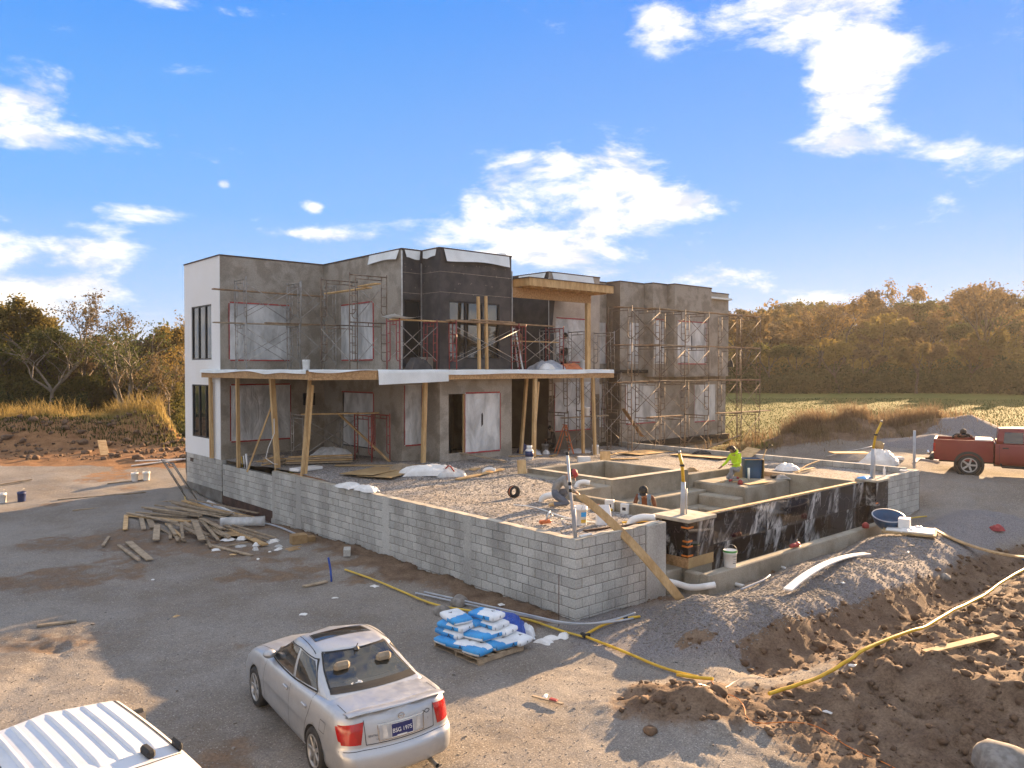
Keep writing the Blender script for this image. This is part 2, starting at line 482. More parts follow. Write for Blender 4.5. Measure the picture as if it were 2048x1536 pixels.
KIDS = {}
def copy_thing(o, loc, rot=None, label=None, scale=None):
    c = o.copy(); COL.objects.link(c); c.location = loc
    if rot is not None: c.rotation_euler = rot if isinstance(rot, (tuple, list)) else (0, 0, rot)
    if label: c['label'] = label
    if scale is not None: c.scale = scale if isinstance(scale, (tuple, list)) else (scale,) * 3
    kids = [k for k in bpy.data.objects if k.parent == o] if o.name not in KIDS else KIDS[o.name]
    KIDS[o.name] = kids
    for k in kids:
        d = k.copy(); COL.objects.link(d); d.parent = c
        if k.name not in KIDS: KIDS[k.name] = [g for g in bpy.data.objects if g.parent == k]
        for g in KIDS[k.name]:
            e = g.copy(); COL.objects.link(e); e.parent = d
    return c


def single(mb, name, mats, label, cat, loc=None, rot=None, group=None):
    return tag(mb.build(name, mats, None, loc, rot), label, cat, group)


# smooth value noise for the ground shape
def vnoise(x, y, seed=0):
    xi = np.floor(x).astype(np.int64); yi = np.floor(y).astype(np.int64)
    fx = x - xi; fy = y - yi
    fx = fx * fx * (3 - 2 * fx); fy = fy * fy * (3 - 2 * fy)
    def h(a, b):
        n = (a * 374761393 + b * 668265263 + seed * 974711) & 0x7fffffff
        n = ((n ^ (n >> 13)) * 1274126177) & 0x7fffffff
        return ((n ^ (n >> 16)) & 0xffff) / 65535.0
    return (h(xi, yi) * (1 - fx) + h(xi + 1, yi) * fx) * (1 - fy) + (h(xi, yi + 1) * (1 - fx) + h(xi + 1, yi + 1) * fx) * fy
def fbm(x, y, o=4, seed=0, g=.5):
    r = 0; a = 1; tot_ = 0
    for i in range(o):
        r = r + a * vnoise(x * 2 ** i + 13.7 * i, y * 2 ** i - 7.3 * i, seed + i); tot_ += a; a *= g
    return r / tot_
def sst(a, b, x):
    t = np.clip((x - a) / (b - a), 0, 1); return t * t * (3 - 2 * t)
# ------------------------------------------------------------------ ground
def seg_dist(x, y, P):
    best = np.full(np.shape(x), 1e9); par = np.zeros(np.shape(x)); side = np.zeros(np.shape(x)); acc = 0.0
    for (a, b) in zip(P[:-1], P[1:]):
        dx, dy = b[0] - a[0], b[1] - a[1]; L2 = dx * dx + dy * dy; L = math.sqrt(L2)
        t = np.clip(((x - a[0]) * dx + (y - a[1]) * dy) / L2, 0, 1)
        d = np.hypot(x - a[0] - t * dx, y - a[1] - t * dy)
        k = d < best
        sd = (x - a[0]) * dy - (y - a[1]) * dx
        best = np.where(k, d, best); par = np.where(k, acc + t * L, par); side = np.where(k, sd, side)
        acc += L
    return best, par, side            # side > 0: to the right of the line
TRENCH = [(3.3, 13.3), (4.4, 13.75), (7.5, 16.0), (10.2, 18.2), (13.9, 21.5), (18.5, 24.2)]
BERM = [(2.9, 15.2), (4.6, 15.3), (7.4, 17.9), (11.6, 22.1), (15.6, 25.2)]


def gz(x, y, rough=True):
    x = np.asarray(x, float); y = np.asarray(y, float)
    s, t = to_st(x, y)
    z = np.interp(y, [0, 24, 30, 36, 45, 60, 110, 300, 900], [0, 0, .22, .62, 1.15, 1.5, 2.0, 5, 16])
    z = z + .85 * sst(12.5, 16.5, x) * sst(25.6, 28.8, y) * sst(46, 34, y)
    z = z - .18 * sst(2.5, .0, -s) * sst(9, 16, t) * sst(26, 21, t)
    # gravel berm, trench and spoil along the front of the pool
    db, pb, _ = seg_dist(x, y, BERM)
    z = z + (.50 + .10 * np.sin(pb * 1.3)) * np.exp(-(db / 1.35) ** 2) * sst(-.3, .8, pb)
    dt, pt, sd = seg_dist(x, y, TRENCH)
    z = z - .42 * np.exp(-(dt / .55) ** 2) * sst(0.0, 1.6, pt)
    spoil = sst(.5, 1.7, dt) * (sd > 0) * sst(.5, 2.5, pt)
    z = z + spoil * (.22 + .35 * np.exp(-((x - 8.7) ** 2 + (y - 11.6) ** 2) / 9.0) + .25 * np.exp(-((x - 5.6) ** 2 + (y - 11.4) ** 2) / 2.2)) * sst(30, 22, y)
    h2 = np.exp(-(((x - 2.55) / 1.0) ** 2 + ((y - 11.75) / .75) ** 2)); z = z + .30 * h2
    h3 = np.exp(-(((x - 3.3) / .6) ** 2 + ((y - 14.2) / .4) ** 2)); z = z + .14 * h3
    wallstrip = sst(1.6, .2, -s) * (s < .3) * sst(-1, 2, t) * sst(15, 11, t)
    z = z + .10 * wallstrip * (.5 + fbm(x * 1.3, y * 1.3, 3, 5))
    z = z + (fbm(x * 1.1, y * 1.1, 3, 61) - .5) * .30 * np.exp(-(db / 1.4) ** 2) * sst(0, 1, pb)
    # tyre tracks
    for (ax, ay, bx_, by_) in ((1.7, 9.4, 4.0, 11.9), (2.5, 9.0, 4.9, 11.6)):
        dT, pT, _ = seg_dist(x, y, [(ax, ay), (bx_, by_)]); z = z - .035 * np.exp(-(dT / .2) ** 4) * (.55 + .6 * np.sin(pT * 2 * np.pi / .36)) * sst(0, .4, pT)
    for k_ in range(4):
        dT, pT, _ = seg_dist(x, y, [(-16 + k_ * 1.5, 33), (-11.5 + k_ * 1.6, 22), (-8.3 + k_ * 1.55, 14), (-7.5 + k_ * 1.5, 8)]); z = z - .022 * np.exp(-(dT / .16) ** 2) * (.5 + fbm(pT * .5, pT * 0 + k_, 2, 8))
    # spoil heaps further back
    hl = np.exp(-(((x + 26) / 3.6) ** 2 + ((y - 44) / 2.6) ** 2)) * 1.25 + np.exp(-(((x + 21.0) / 2.6) ** 2 + ((y - 45.5) / 2.2) ** 2)) * 1.35 + np.exp(-(((x + 32) / 4) ** 2 + ((y - 43) / 3) ** 2)) * 1.0
    z = z + hl
    hr = np.exp(-(((x - 18.2) / 2.6) ** 2 + ((y - 41.5) / 2.2) ** 2)) * 1.35 + np.exp(-(((x - 14.5) / 2.6) ** 2 + ((y - 41) / 1.9) ** 2)) * .55 + np.exp(-(((x - 21.6) / 1.6) ** 2 + ((y - 42) / 2) ** 2)) * .6
    z = z + hr
    gp = 1.55 * np.clip(1 - np.hypot((x - 23.6) / 3.0, (y - 40.2) / 3.0), 0, 1) ** .85 + .75 * np.clip(1 - np.hypot((x - 20.3) / 3.2, (y - 37.4) / 2.0), 0, 1)
    z = z + gp
    dirt = np.clip(spoil * sst(30, 24, y) + 1.1 * np.exp(-(dt / .75) ** 2) * sst(0.2, 1.8, pt) + h2 * 1.3 + h3 * .8 + wallstrip * .75 + sst(.2, .6, hl) + sst(.15, .5, hr), 0, 1)
    dirt = np.clip(dirt + .75 * sst(2.6, 4.6, x) * sst(13.6, 12.6, y + .1 * x) * (.45 + 1.1 * fbm(x * .8, y * .8, 3, 44)) * (1 - .0 * x), 0, 1)
    dirt = np.clip(dirt + .55 * sst(.55, .75, fbm(x * .35, y * .35, 4, 3)) + 1.1 * sst(35, 36.5, y + x * .05) * sst(42, 39, y) * sst(-8, -14, x), 0, 1)
    dirt = np.clip(dirt + sst(36, 37.5, y) * sst(48, 46.5, y) * sst(-10, -13, x), 0, 1)
    grass = sst(np.where(x < -9, 46.5, 38.5), np.where(x < -9, 48.5, 42), y + 2 * (fbm(x * .4, y * .4, 3, 9) - .5) * 3) * np.where(x < 0, 1.0, sst(44, 49, y + (x < 15) * 6 + 3 * fbm(x * .3, y * .3, 3, 2)))
    grass = grass * (1 - .85 * sst(.25, .7, hl + hr)) * (1 - sst(.05, .2, gp))
    gravel = np.clip(sst(.05, .2, gp) + .9 * np.exp(-(db / 1.5) ** 2) * sst(-1.2, .6, pb) + .8 * np.exp(-(((x - 2.6) / 1.6) ** 2 + ((y - 15.2) / 1.2) ** 2)), 0, 1)
    gravel = np.where(dirt > .6, gravel * .2, gravel)
    pit = sst(-.02, .10, s) * sst(-.02, .10, t) * sst(17.35, 17.2, s) * sst(22.75, 22.6, t) + sst(0, .1, s) * sst(13.7, 14.4, t) * sst(22.75, 22.6, t) * sst(27.5, 27.3, s) + sst(3.5, 3.62, s) * sst(-.72, -.6, t) * sst(12.65, 12.5, s)
    if rough:
        z = z + (fbm(x * .5, y * .5, 4, 1) - .5) * .16 * sst(60, 30, y)
        z = z + (fbm(x * 3.0, y * 3.0, 4, 4) - .5) * (.035 + .26 * np.clip(dirt, 0, 1) * (spoil + h2 + hl * .6 > .25) + .12 * dirt) * sst(60, 45, y)
        z = z + (fbm(x * 9, y * 9, 2, 6) - .5) * (.018 + .11 * dirt) * sst(30, 20, y)
    z = np.where(pit > .5, -1.0, z)
    return z, dirt, grass, gravel
def G(x, y): return float(gz(np.array([x]), np.array([y]))[0][0])


def axis(parts):
    out = []
    for a, b, st_ in parts: out.append(np.arange(a, b - 1e-6, st_))
    return np.concatenate(out + [[parts[-1][1]]])
XS = axis([(-700, -200, 60), (-200, -60, 8), (-60, -34, 1.2), (-34, -14, .32), (-14, 16.4, .085), (16.4, 32, .25), (32, 60, 1.2), (60, 200, 8), (200, 700, 60)])
YS = axis([(-60, 4, 6), (4, 7, .3), (7, 22, .085), (22, 32, .16), (32, 50, .3), (50, 120, 2.5), (120, 300, 15), (300, 900, 80)])
gx, gy = np.meshgrid(XS, YS)
gzv, gd, gg, gv = gz(gx.ravel(), gy.ravel())
nx, ny = len(XS), len(YS)
me = bpy.data.meshes.new('ground')
co = np.stack([gx.ravel(), gy.ravel(), gzv], 1).astype(np.float32)
ii = np.arange(nx * ny).reshape(ny, nx)
quads = np.stack([ii[:-1, :-1], ii[:-1, 1:], ii[1:, 1:], ii[1:, :-1]], -1).reshape(-1, 4)
me.vertices.add(len(co)); me.vertices.foreach_set('co', co.ravel())
me.loops.add(quads.size); me.loops.foreach_set('vertex_index', quads.ravel().astype(np.int32))
me.polygons.add(len(quads)); me.polygons.foreach_set('loop_start', np.arange(0, quads.size, 4, dtype=np.int32))
me.polygons.foreach_set('use_smooth', np.ones(len(quads), bool))
me.update(calc_edges=True)
ca = me.color_attributes.new('zone', 'FLOAT_COLOR', 'POINT')
ca.data.foreach_set('color', np.stack([gd, gg, gv, 1.0 - sst(31, 35, gy.ravel()) * sst(-8, -12, gx.ravel())], 1).astype(np.float32).ravel())


def ground_mat():
    m, q, p, out = new_mat('ground')
    P = q.n('ShaderNodeNewGeometry').outputs['Position']
    at = q.n('ShaderNodeVertexColor', layer_name='zone')
    sp = q.n('ShaderNodeSeparateColor'); m.node_tree.links.new(at.outputs[0], sp.inputs[0])
    dz, gz_, gr = sp.outputs[0], sp.outputs[1], sp.outputs[2]
    big = q.noise(P, .35, 5, .6); mid = q.noise(P, 2.2, 6, .62); fin = q.noise(P, 26, 4, .7); peb = q.noise(P, 70, 2, .7)
    vor = q.n('ShaderNodeTexVoronoi'); vor.inputs['Scale'].default_value = 60; q.put(vor.inputs['Vector'], P)
    vs_ = q.n('ShaderNodeSeparateColor'); m.node_tree.links.new(vor.outputs['Color'], vs_.inputs[0])
    stones = vs_.outputs[0]
    grav = q.mix(q.mrange(big, .38, .64), (.262, .238, .208), (.195, .166, .135))
    grav = q.mix(q.mrange(mid, .45, .75), grav, (.22, .20, .18))
    grav = q.mix(1.0, grav, q.mrange(stones, 0, 1, .74, 1.26, smooth=False), 'MULTIPLY')
    grav = q.mix(q.mrange(stones, .955, .98), grav, (.40, .375, .33))
    grey = q.mix(1.0, (.21, .195, .19), q.mrange(stones, 0, 1, .6, 1.4, smooth=False), 'MULTIPLY')
    dirt = q.mix(q.mrange(mid, .3, .7), (.125, .082, .054), (.215, .15, .10))
    dirt = q.mix(1.0, dirt, q.mrange(fin, .3, .7, .7, 1.3), 'MULTIPLY')
    gra = q.mix(q.mrange(q.noise(P, .5, 5, .65), .35, .65), (.105, .115, .02), (.14, .13, .028))
    gra = q.mix(q.mrange(q.noise(P, 7, 5, .7), .4, .7), gra, (.075, .09, .016))
    clay = q.mix(q.mrange(mid, .3, .7), (.19, .095, .042), (.29, .16, .075))
    clay = q.mix(1.0, clay, q.mrange(fin, .3, .7, .7, 1.3), 'MULTIPLY')
    dirt = q.mix(at.outputs['Alpha'], clay, dirt)
    dm = q.mrange(q.math('ADD', dz, q.math('MULTIPLY', q.math('SUBTRACT', mid, .5), .9)), .35, .65)
    c = q.mix(dm, grav, dirt)
    c = q.mix(q.mrange(q.math('ADD', gr, q.math('MULTIPLY', q.math('SUBTRACT', mid, .5), .5)), .3, .6), c, grey)
    c = q.mix(q.mrange(q.math('ADD', gz_, q.math('MULTIPLY', q.math('SUBTRACT', mid, .5), .8)), .35, .6), c, gra)
    q.put(p.inputs['Base Color'], c); p.inputs['Roughness'].default_value = .95; p.inputs['Specular IOR Level'].default_value = .2
    h = q.math('ADD', q.math('MULTIPLY', stones, .5), q.math('ADD', fin, q.math('MULTIPLY', peb, .5)))
    b = q.n('ShaderNodeBump'); b.inputs['Distance'].default_value = .016; b.inputs['Strength'].default_value = .8
    m.node_tree.links.new(h, b.inputs['Height']); m.node_tree.links.new(b.outputs[0], p.inputs['Normal'])
    return m
MT['ground'] = ground_mat()
me.materials.append(MT['ground'])
tag(link('ground', me), kind='structure')


# ------------------------------------------------------------------ terrace fill of crushed stone
def pz(s, t, rough=True):
    s = np.asarray(s, float); t = np.asarray(t, float)
    z = 1.655 + .17 * sst(6, 12.5, t) * sst(13, 8, s) - .16 * sst(8, 14, s) - .13 * np.exp(-(((s - 2.9) / 1.0) ** 2 + ((t - 1.6) / 1.3) ** 2))
    z = z + .05 * np.exp(-(((s - 1.2) / .9) ** 2 + ((t - 3.6) / 1.6) ** 2)) - .10 * sst(14.4, 16.5, t) * sst(2, .5, s)
    if rough: z = z + (fbm(s * .9, t * .9, 4, 21) - .5) * .10 + (fbm(s * 7, t * 7, 3, 22) - .5) * .018
    z = z - .03 * sst(.6, .2, s) - .02 * sst(.6, .2, t)
    return z
def PZ(s, t): return float(pz(np.array([s]), np.array([t]))[0])
def SP(s, t, dz=0.0): return S(s, t, PZ(s, t) + dz)


HOLES = [(3.6, 13.4, .2, 4.7), (6.45, 10.1, 4.5, 8.3), (12.0, 14.3, -.2, .4)]
PS = np.unique(np.round(np.concatenate([np.arange(.15, 17.25, .11), [3.6, 13.4, 6.45, 10.1]]), 4))
PT = np.unique(np.round(np.concatenate([np.arange(.15, 19.2, .11), [.2, 4.7, 4.5, 8.3]]), 4))
ps, pt = np.meshgrid(PS, PT)
pzv = pz(ps.ravel(), pt.ravel())
ii = np.arange(len(PS) * len(PT)).reshape(len(PT), len(PS))
quads = np.stack([ii[:-1, :-1], ii[:-1, 1:], ii[1:, 1:], ii[1:, :-1]], -1).reshape(-1, 4)
cs = ps.ravel()[quads].mean(1); ct = pt.ravel()[quads].mean(1)
keep = np.ones(len(quads), bool)
for (a, b, c, d) in HOLES: keep &= ~((cs > a) & (cs < b) & (ct > c) & (ct < d))
keep &= ~((ct > .0) & (ct < .75) & (cs > 2.95) & (cs < 4.6))
quads = quads[keep]
me = bpy.data.meshes.new('terrace_gravel')
me.from_pydata(np.stack([ps.ravel(), pt.ravel(), pzv], 1).tolist(), [], quads.tolist())
me.polygons.foreach_set('use_smooth', np.ones(len(me.polygons), bool))


def terrace_mat():
    m, q, p, out = new_mat('crushed_stone')
    P = q.n('ShaderNodeNewGeometry').outputs['Position']
    vor = q.n('ShaderNodeTexVoronoi'); vor.inputs['Scale'].default_value = 24; q.put(vor.inputs['Vector'], P)
    vs_ = q.n('ShaderNodeSeparateColor'); m.node_tree.links.new(vor.outputs['Color'], vs_.inputs[0])
    stones = vs_.outputs[0]
    c = q.mix(q.mrange(q.noise(P, .6, 5, .6), .38, .64), (.31, .29, .268), (.255, .23, .205))
    c = q.mix(1.0, c, q.mrange(stones, 0, 1, .45, 1.55, smooth=False), 'MULTIPLY')
    q.put(p.inputs['Base Color'], c); p.inputs['Roughness'].default_value = .95; p.inputs['Specular IOR Level'].default_value = .2
    b = q.n('ShaderNodeBump'); b.inputs['Distance'].default_value = .022
    m.node_tree.links.new(q.math('ADD', stones, q.noise(P, 45, 3, .7)), b.inputs['Height']); m.node_tree.links.new(b.outputs[0], p.inputs['Normal'])
    return m
MT['terrace'] = terrace_mat()
me.materials.append(MT['terrace'])
tag(link('terrace_gravel', me, None, SITE_C, SITE_ANG), kind='structure')

# loose stones lying on the ground near the camera and on the terrace
def lumps(name, pts, sizes, mat, seed, sub=0, flat=.7):
    r = np.random.RandomState(seed)
    bm = bmesh.new(); bmesh.ops.create_icosphere(bm, subdivisions=1, radius=1) if sub else bmesh.ops.create_cube(bm, size=1.5)
    bv = np.array([v.co[:] for v in bm.verts]); bf = [[v.index for v in f.verts] for f in bm.faces]; bm.free()
    n = len(pts); k = len(bv)
    V = np.empty((n, k, 3))
    for i in range(n):
        q = bv * (1 + r.uniform(-.38, .38, (k, 1)))
        a = r.uniform(0, 6.28); ca_, sa_ = math.cos(a), math.sin(a)
        q = q * np.array([1, r.uniform(.6, 1), flat * r.uniform(.6, 1.1)])
        q = np.stack([q[:, 0] * ca_ - q[:, 1] * sa_, q[:, 0] * sa_ + q[:, 1] * ca_, q[:, 2]], 1)
        V[i] = q * sizes[i] + pts[i]
    F = (np.array(bf)[None] + (np.arange(n) * k)[:, None, None]).reshape(-1, len(bf[0]))
    me_ = bpy.data.meshes.new(name); me_.from_pydata(V.reshape(-1, 3).tolist(), [], F.tolist())
    if sub: me_.polygons.foreach_set('use_smooth', np.ones(len(me_.polygons), bool))
    me_.materials.append(mat)
    return tag(link(name, me_), kind='stuff')


MT['stone'] = M('loose_stone', (.27, .25, .225), .95, (.17, .155, .135), 9, 3, world=True)
MT['clod'] = M('earth_clod', (.165, .108, .068), .97, (.10, .062, .038), 5, 5, .02, 18, world=True, fine=.2, fscale=40)
n = 9000
xs = nrs.uniform(-9, 9, n); ys = 8 + 12 * nrs.uniform(0, 1, n) ** 1.5
z, d_, g_, _ = gz(xs, ys)
k = (z > -.6) & (d_ < .6)
lumps('loose_gravel', np.stack([xs, ys, z + .004], 1)[k], nrs.uniform(.005, .013, n)[k] * (1 + (nrs.uniform(0, 1, n)[k] > .985) * 1.8), MT['stone'], 3)
n = 9000
k_ = nrs.uniform(0, 1, n); xb = np.interp(k_, [0, .25, .6, 1], [2.9, 4.6, 7.4, 11.6]) + nrs.normal(0, .75, n); yb = np.interp(k_, [0, .25, .6, 1], [15.2, 15.3, 17.9, 22.1]) + nrs.normal(0, .75, n)
zb, db_, _, _ = gz(xb, yb); kk_ = (zb > -.5) & (db_ < .75)
lumps('loose_gravel', np.stack([xb, yb, zb + .006], 1)[kk_], nrs.uniform(.008, .024, n)[kk_], MT['stone'], 8)
n = 6500
s_ = nrs.uniform(.25, 8, n); t_ = nrs.uniform(.25, 12, n)
ok = np.ones(n, bool)
for (a, b, c, d) in HOLES + [(3.4, 6.5, 0, 5.3), (5.8, 10.4, 4.4, 8.7)]: ok &= ~((s_ > a) & (s_ < b) & (t_ > c) & (t_ < d))
zz = pz(s_, t_)
wx = SITE_C.x + SB.x * s_ + SA.x * t_; wy = SITE_C.y + SB.y * s_ + SA.y * t_
lumps('loose_terrace_stones', np.stack([wx, wy, zz + .008], 1)[ok], nrs.uniform(.009, .021, n)[ok], MT['stone'], 4)
n = 21000
xs = nrs.uniform(.8, 16, n); ys = 8.3 + 16 * nrs.uniform(0, 1, n) ** 1.3
z, d_, g_, _ = gz(xs, ys)
dt_, pt_, sd_ = seg_dist(xs, ys, TRENCH)
pr = (d_ > .5) & (z > -.7) & (nrs.uniform(0, 1, n) < .55)
size = .014 + .085 * nrs.uniform(0, 1, n) ** 5
lumps('earth_clods', np.stack([xs, ys, z + size * .25], 1)[pr], size[pr], MT['clod'], 5, 1, .8)
n = 2600
xs = nrs.uniform(-36, -14, n); ys = nrs.uniform(38, 47, n)
z, d_, g_, _ = gz(xs, ys); pr = (d_ > .5) & (nrs.uniform(0, 1, n) < .5)
size = .05 + .22 * nrs.uniform(0, 1, n) ** 4
lumps('earth_clods', np.stack([xs, ys, z + size * .2], 1)[pr], size[pr], MT['clod'], 6, 1, .8)

# ------------------------------------------------------------------ block walls
BL, BH, BW = .4064, .2032, .2
def block_mesh(dx, dy, dz, name='block'):
    m_ = MB(); m_.box((0, 0, 0), (dx, dy, dz), ch=.009)
    me_ = m_.mesh(name); me_.materials.append(MT['cmu']); return me_
J = .013
BM = {('a', 1): block_mesh(BW, BL - J, BH - J), ('a', .5): block_mesh(BW, BL / 2 - J, BH - J),
      ('b', 1): block_mesh(BL - J, BW, BH - J), ('b', .5): block_mesh(BL / 2 - J, BW, BH - J)}


def block_wall(root, axis_, start, end, ztop, rows, off, corner=0, first=0, inset=0.0):
    """blocks along the local x ('b') or y ('a') axis of root; off: offset of the wall's outer face"""
    cnt = 0
    for k in range(rows):
        zc = ztop - BH * (k + .5)
        u = start + (BW if (corner and (k + corner) % 2 == 0) else 0)
        half_first = (k + first) % 2 == 0 and not corner
        while u < end - .12:
            ln = 1 if not half_first else .5
            half_first = False
            L = BL * ln
            if u + L > end + .03: L = BL / 2; ln = .5
            if u + L > end + .03: break
            o = link('block', BM[(axis_, ln)], root)
            jit = rng.uniform(-.003, .003)
            o.location = (off + BW / 2 + jit, u + L / 2, zc) if axis_ == 'a' else (u + L / 2, off + BW / 2 + jit, zc)
            u += L; cnt += 1
    return cnt


# left retaining wall of the terrace
rw = site_thing('block_retaining_wall', 'long grey concrete block wall holding up the gravel terrace, on its left side', 'wall', 0, 0, 0)
block_wall(rw, 'a', 0, 14.34, 1.72, 8, 0.0, corner=1)
m_ = MB()
m_.bx((.012, .012, -.3), (.188, 14.33, 1.712))
m_.build('mortar_core', 'mortar', rw)
m_ = MB()
u = 0.2
while u < 14.2: m_.box((.1, u + BL / 2, 1.72 - BH * 8.5), (BW, BL - J, BH - J), ch=.007); u += BL
tag(m_.build('block_course', 'cmu', rw), kind='stuff')
m_ = MB()
m_.grid(lambda a, b: Vector((-.004 + .208 * b, 14.34 * a, 1.722 + .012 * math.sin(a * 140) * (.3 + b * (1 - b)))), 150, 3)
m_.build('mortar_bed', 'capstone', rw)
for (tt, wd) in ((3.55, .30), (7.15, .34), (12.35, .36), (14.2, .2)):
    m_ = MB(); m_.grid(lambda a, b: Vector((-.007, tt + (a - .5) * (wd + .05 * math.sin(b * 19 + tt)), 0.02 + 1.69 * b)), 3, 18)
    m_.build('grout_strip', 'cmu', rw)
# near right-hand wall
rw2 = site_thing('block_wall', 'short grey block wall from the near corner to the marble pier, under the leaning board', 'wall', 0, 0, 0)
block_wall(rw2, 'b', 0, 2.25, 1.72, 8, 0.0, corner=2)
m_ = MB(); m_.bx((.205, .012, -.3), (2.95, .188, 1.70)); m_.build('mortar_core', 'mortar', rw2)
m_ = MB(); u = 0.0
while u < 2.2: m_.box((u + BL / 2, .1, 1.72 - BH * 8.5), (BL - J, BW, BH - J), ch=.007); u += BL
tag(m_.build('block_course', 'cmu', rw2), kind='stuff')
m_ = MB(); m_.grid(lambda a, b: Vector((.2 + 2.75 * a, -.004 + .208 * b, 1.722 + .01 * math.sin(a * 30))), 30, 3); m_.build('mortar_bed', 'capstone', rw2)
m_ = MB(); m_.bx((2.24, -.03, -.3), (2.95, .2, 1.715), ch=.02); m_.build('poured_pilaster', 'cmu', rw2)
# far right end of the front wall
rw3 = site_thing('block_wall', 'short tan block wall beyond the dark marble pier, at the far end of the pool', 'wall', 14.38, -.03, 0)
block_wall(rw3, 'b', 0, 2.9, 1.68, 8, 0.0, first=1)
m_ = MB(); m_.bx((.01, .012, -.3), (2.88, .188, 1.672)); m_.build('mortar_core', 'mortar', rw3)
m_ = MB(); m_.bx((2.70, .2, .0), (2.89, .55, 1.66)); m_.build('wall_end', 'cmu', rw3)
# low far wall along the back edge of the terrace
rw4 = site_thing('low_block_wall', 'low row of grey blocks edging the far side of the gravel terrace', 'wall', 17.1, 0.4, 0)
block_wall(rw4, 'a', 0, 13.2, 1.72, 2, 0.0)
m_ = MB(); m_.bx((.012, .012, .2), (.188, 13.2, 1.712)); m_.build('mortar_core', 'mortar', rw4)

# ------------------------------------------------------------------ pool
pool = site_thing('pool', 'unfinished stepped infinity pool of raw concrete with a square spa', 'pool', 0, 0, 0)
def pc(name, lo, hi, mat='concrete', ch=.025):
    m = MB(); m.bx(lo, hi, ch=ch); return m.build(name, mat, pool)
pc('pool_floor', (3.6, .3, .1), (13.5, 4.7, .35), ch=0)
pc('infinity_wall', (4.58, .172, -.3), (13.6, .42, 1.60))
pc('pier', (3.60, -.148, -.3), (4.60, .80, 1.615))
pc('pier', (13.5, -.148, -.3), (14.36, .45, 1.60))
m = MB(); m.bx((3.535, -.215, 1.62), (4.67, .86, 1.705), ch=.012); m.build('pier_cap', 'capstone', pool)
m = MB(); m.bx((13.44, -.215, 1.605), (14.42, .5, 1.68), ch=.012); m.build('pier_cap', 'capstone', pool)
pc('catch_basin_curb', (3.45, -.82, -.3), (12.6, -.57, .55))
pc('catch_basin_curb', (3.45, -.565, -.3), (3.66, -.155, .53))
pc('catch_basin_floor', (3.67, -.56, -.2), (12.6, .14, .12), ch=0)
pc('pier_footing', (2.96, -.02, -.3), (3.59, .55, .56))
m = MB()     # spa: four thick walls round a floor
for lo, hi in (((6.35, 4.6, .5), (10.2, 4.86, 1.84)), ((6.35, 8.14, .5), (10.2, 8.4, 1.84)), ((6.352, 4.861, .5), (6.6, 8.139, 1.838)), ((9.95, 4.861, .5), (10.198, 8.139, 1.838))):
    m.bx(lo, hi, ch=.03)
m.build('spa_wall', 'concrete', pool)
pc('spa_floor', (6.61, 4.87, .9), (9.94, 8.13, 1.2), ch=0)
m = MB(); m.bx((6.345, 4.59, 1.842), (10.2, 4.87, 1.856), ch=.004); m.bx((6.345, 4.871, 1.842), (6.61, 8.4, 1.856), ch=.004); m.build('spa_rim', 'capstone', pool)
m = MB()
for (q1, q2) in ((7.3, 8.12), (8.4, 8.12)):
    m.lathe([(.09, 0), (.09, -.03), (0, -.03)], 12, (q1, q2, 1.42), rot=Matrix.Rotation(R(-90), 3, 'X'))
m.lathe([(.09, 0), (.09, -.03), (0, -.03)], 12, (9.93, 6.7, 1.42), rot=Matrix.Rotation(R(-90), 3, 'Y'))
m.lathe([(.09, 0), (.09, -.03), (0, -.03)], 12, (9.93, 5.6, 1.42), rot=Matrix.Rotation(R(-90), 3, 'Y'))
m.build('jet_opening', 'dark', pool)
pc('spa_step', (5.87, 4.805, .8), (6.345, 8.75, 1.70))
pc('trough_wall', (4.80, 4.60, .4), (6.345, 4.80, 1.69))
pc('bench', (4.33, 4.05, .36), (10.44, 4.595, 1.22))
pc('bench', (4.33, 3.62, .36), (9.4, 4.04, .80))
pc('pool_side_wall', (4.10, .82, .2), (4.32, 4.595, 1.72))
pc('pool_ledge', (3.55, .83, .2), (4.095, 3.4, 1.47))
pc('trough_curb', (3.50, 3.41, .4), (3.75, 5.12, 1.63))
pc('trough_curb', (3.755, 4.93, .4), (5.865, 5.12, 1.63))
pc('tanning_deck', (10.45, 2.65, .36), (13.29, 4.595, 1.45), ch=.05)
pc('pool_step', (9.93, 2.66, .36), (10.445, 4.04, 1.13), ch=.04)
pc('pool_step', (9.40, 2.66, .36), (9.925, 4.04, .80), ch=.04)
pc('back_wall', (10.205, 4.6, .2), (13.55, 4.8, 1.68))
pc('end_wall', (13.3, .43, .2), (13.52, 4.595, 1.61))
# marble slabs on the spillway and piers
def slab(lo, hi, mat='granite', name='marble_panel'):
    m = MB(); c = (Vector(lo) + Vector(hi)) / 2; m.box((0, 0, 0), Vector(hi) - Vector(lo), ch=.002)
    return m.build(name, mat, pool, c)
for k in range(6):
    a = 4.605 + k * 1.48; b = min(a + 1.475, 13.49)
    slab((a, .148, .86), (b, .168, 1.595))
for k, (a, b) in enumerate(((4.605, 6.3), (6.305, 7.9), (7.905, 9.6), (9.605, 11.3), (11.305, 13.49))):
    slab((a, .148, .12), (b, .168, .854))
slab((3.603, -.172, .80), (4.60, -.152, 1.61)); slab((3.578, -.172, .80), (3.598, .60, 1.61))
slab((13.503, -.172, .86), (14.36, -.152, 1.595)); slab((13.478, -.172, .86), (13.498, .146, 1.595))
slab((13.503, -.172, .10), (14.36, -.152, .854)); slab((13.478, -.172, .1), (13.498, .146, .854))
slab((3.603, -.17, .55), (4.60, -.153, .795), 'ply', 'plywood_spacer'); slab((3.58, -.17, .55), (3.597, .60, .795), 'osb', 'plywood_spacer')
m = MB()
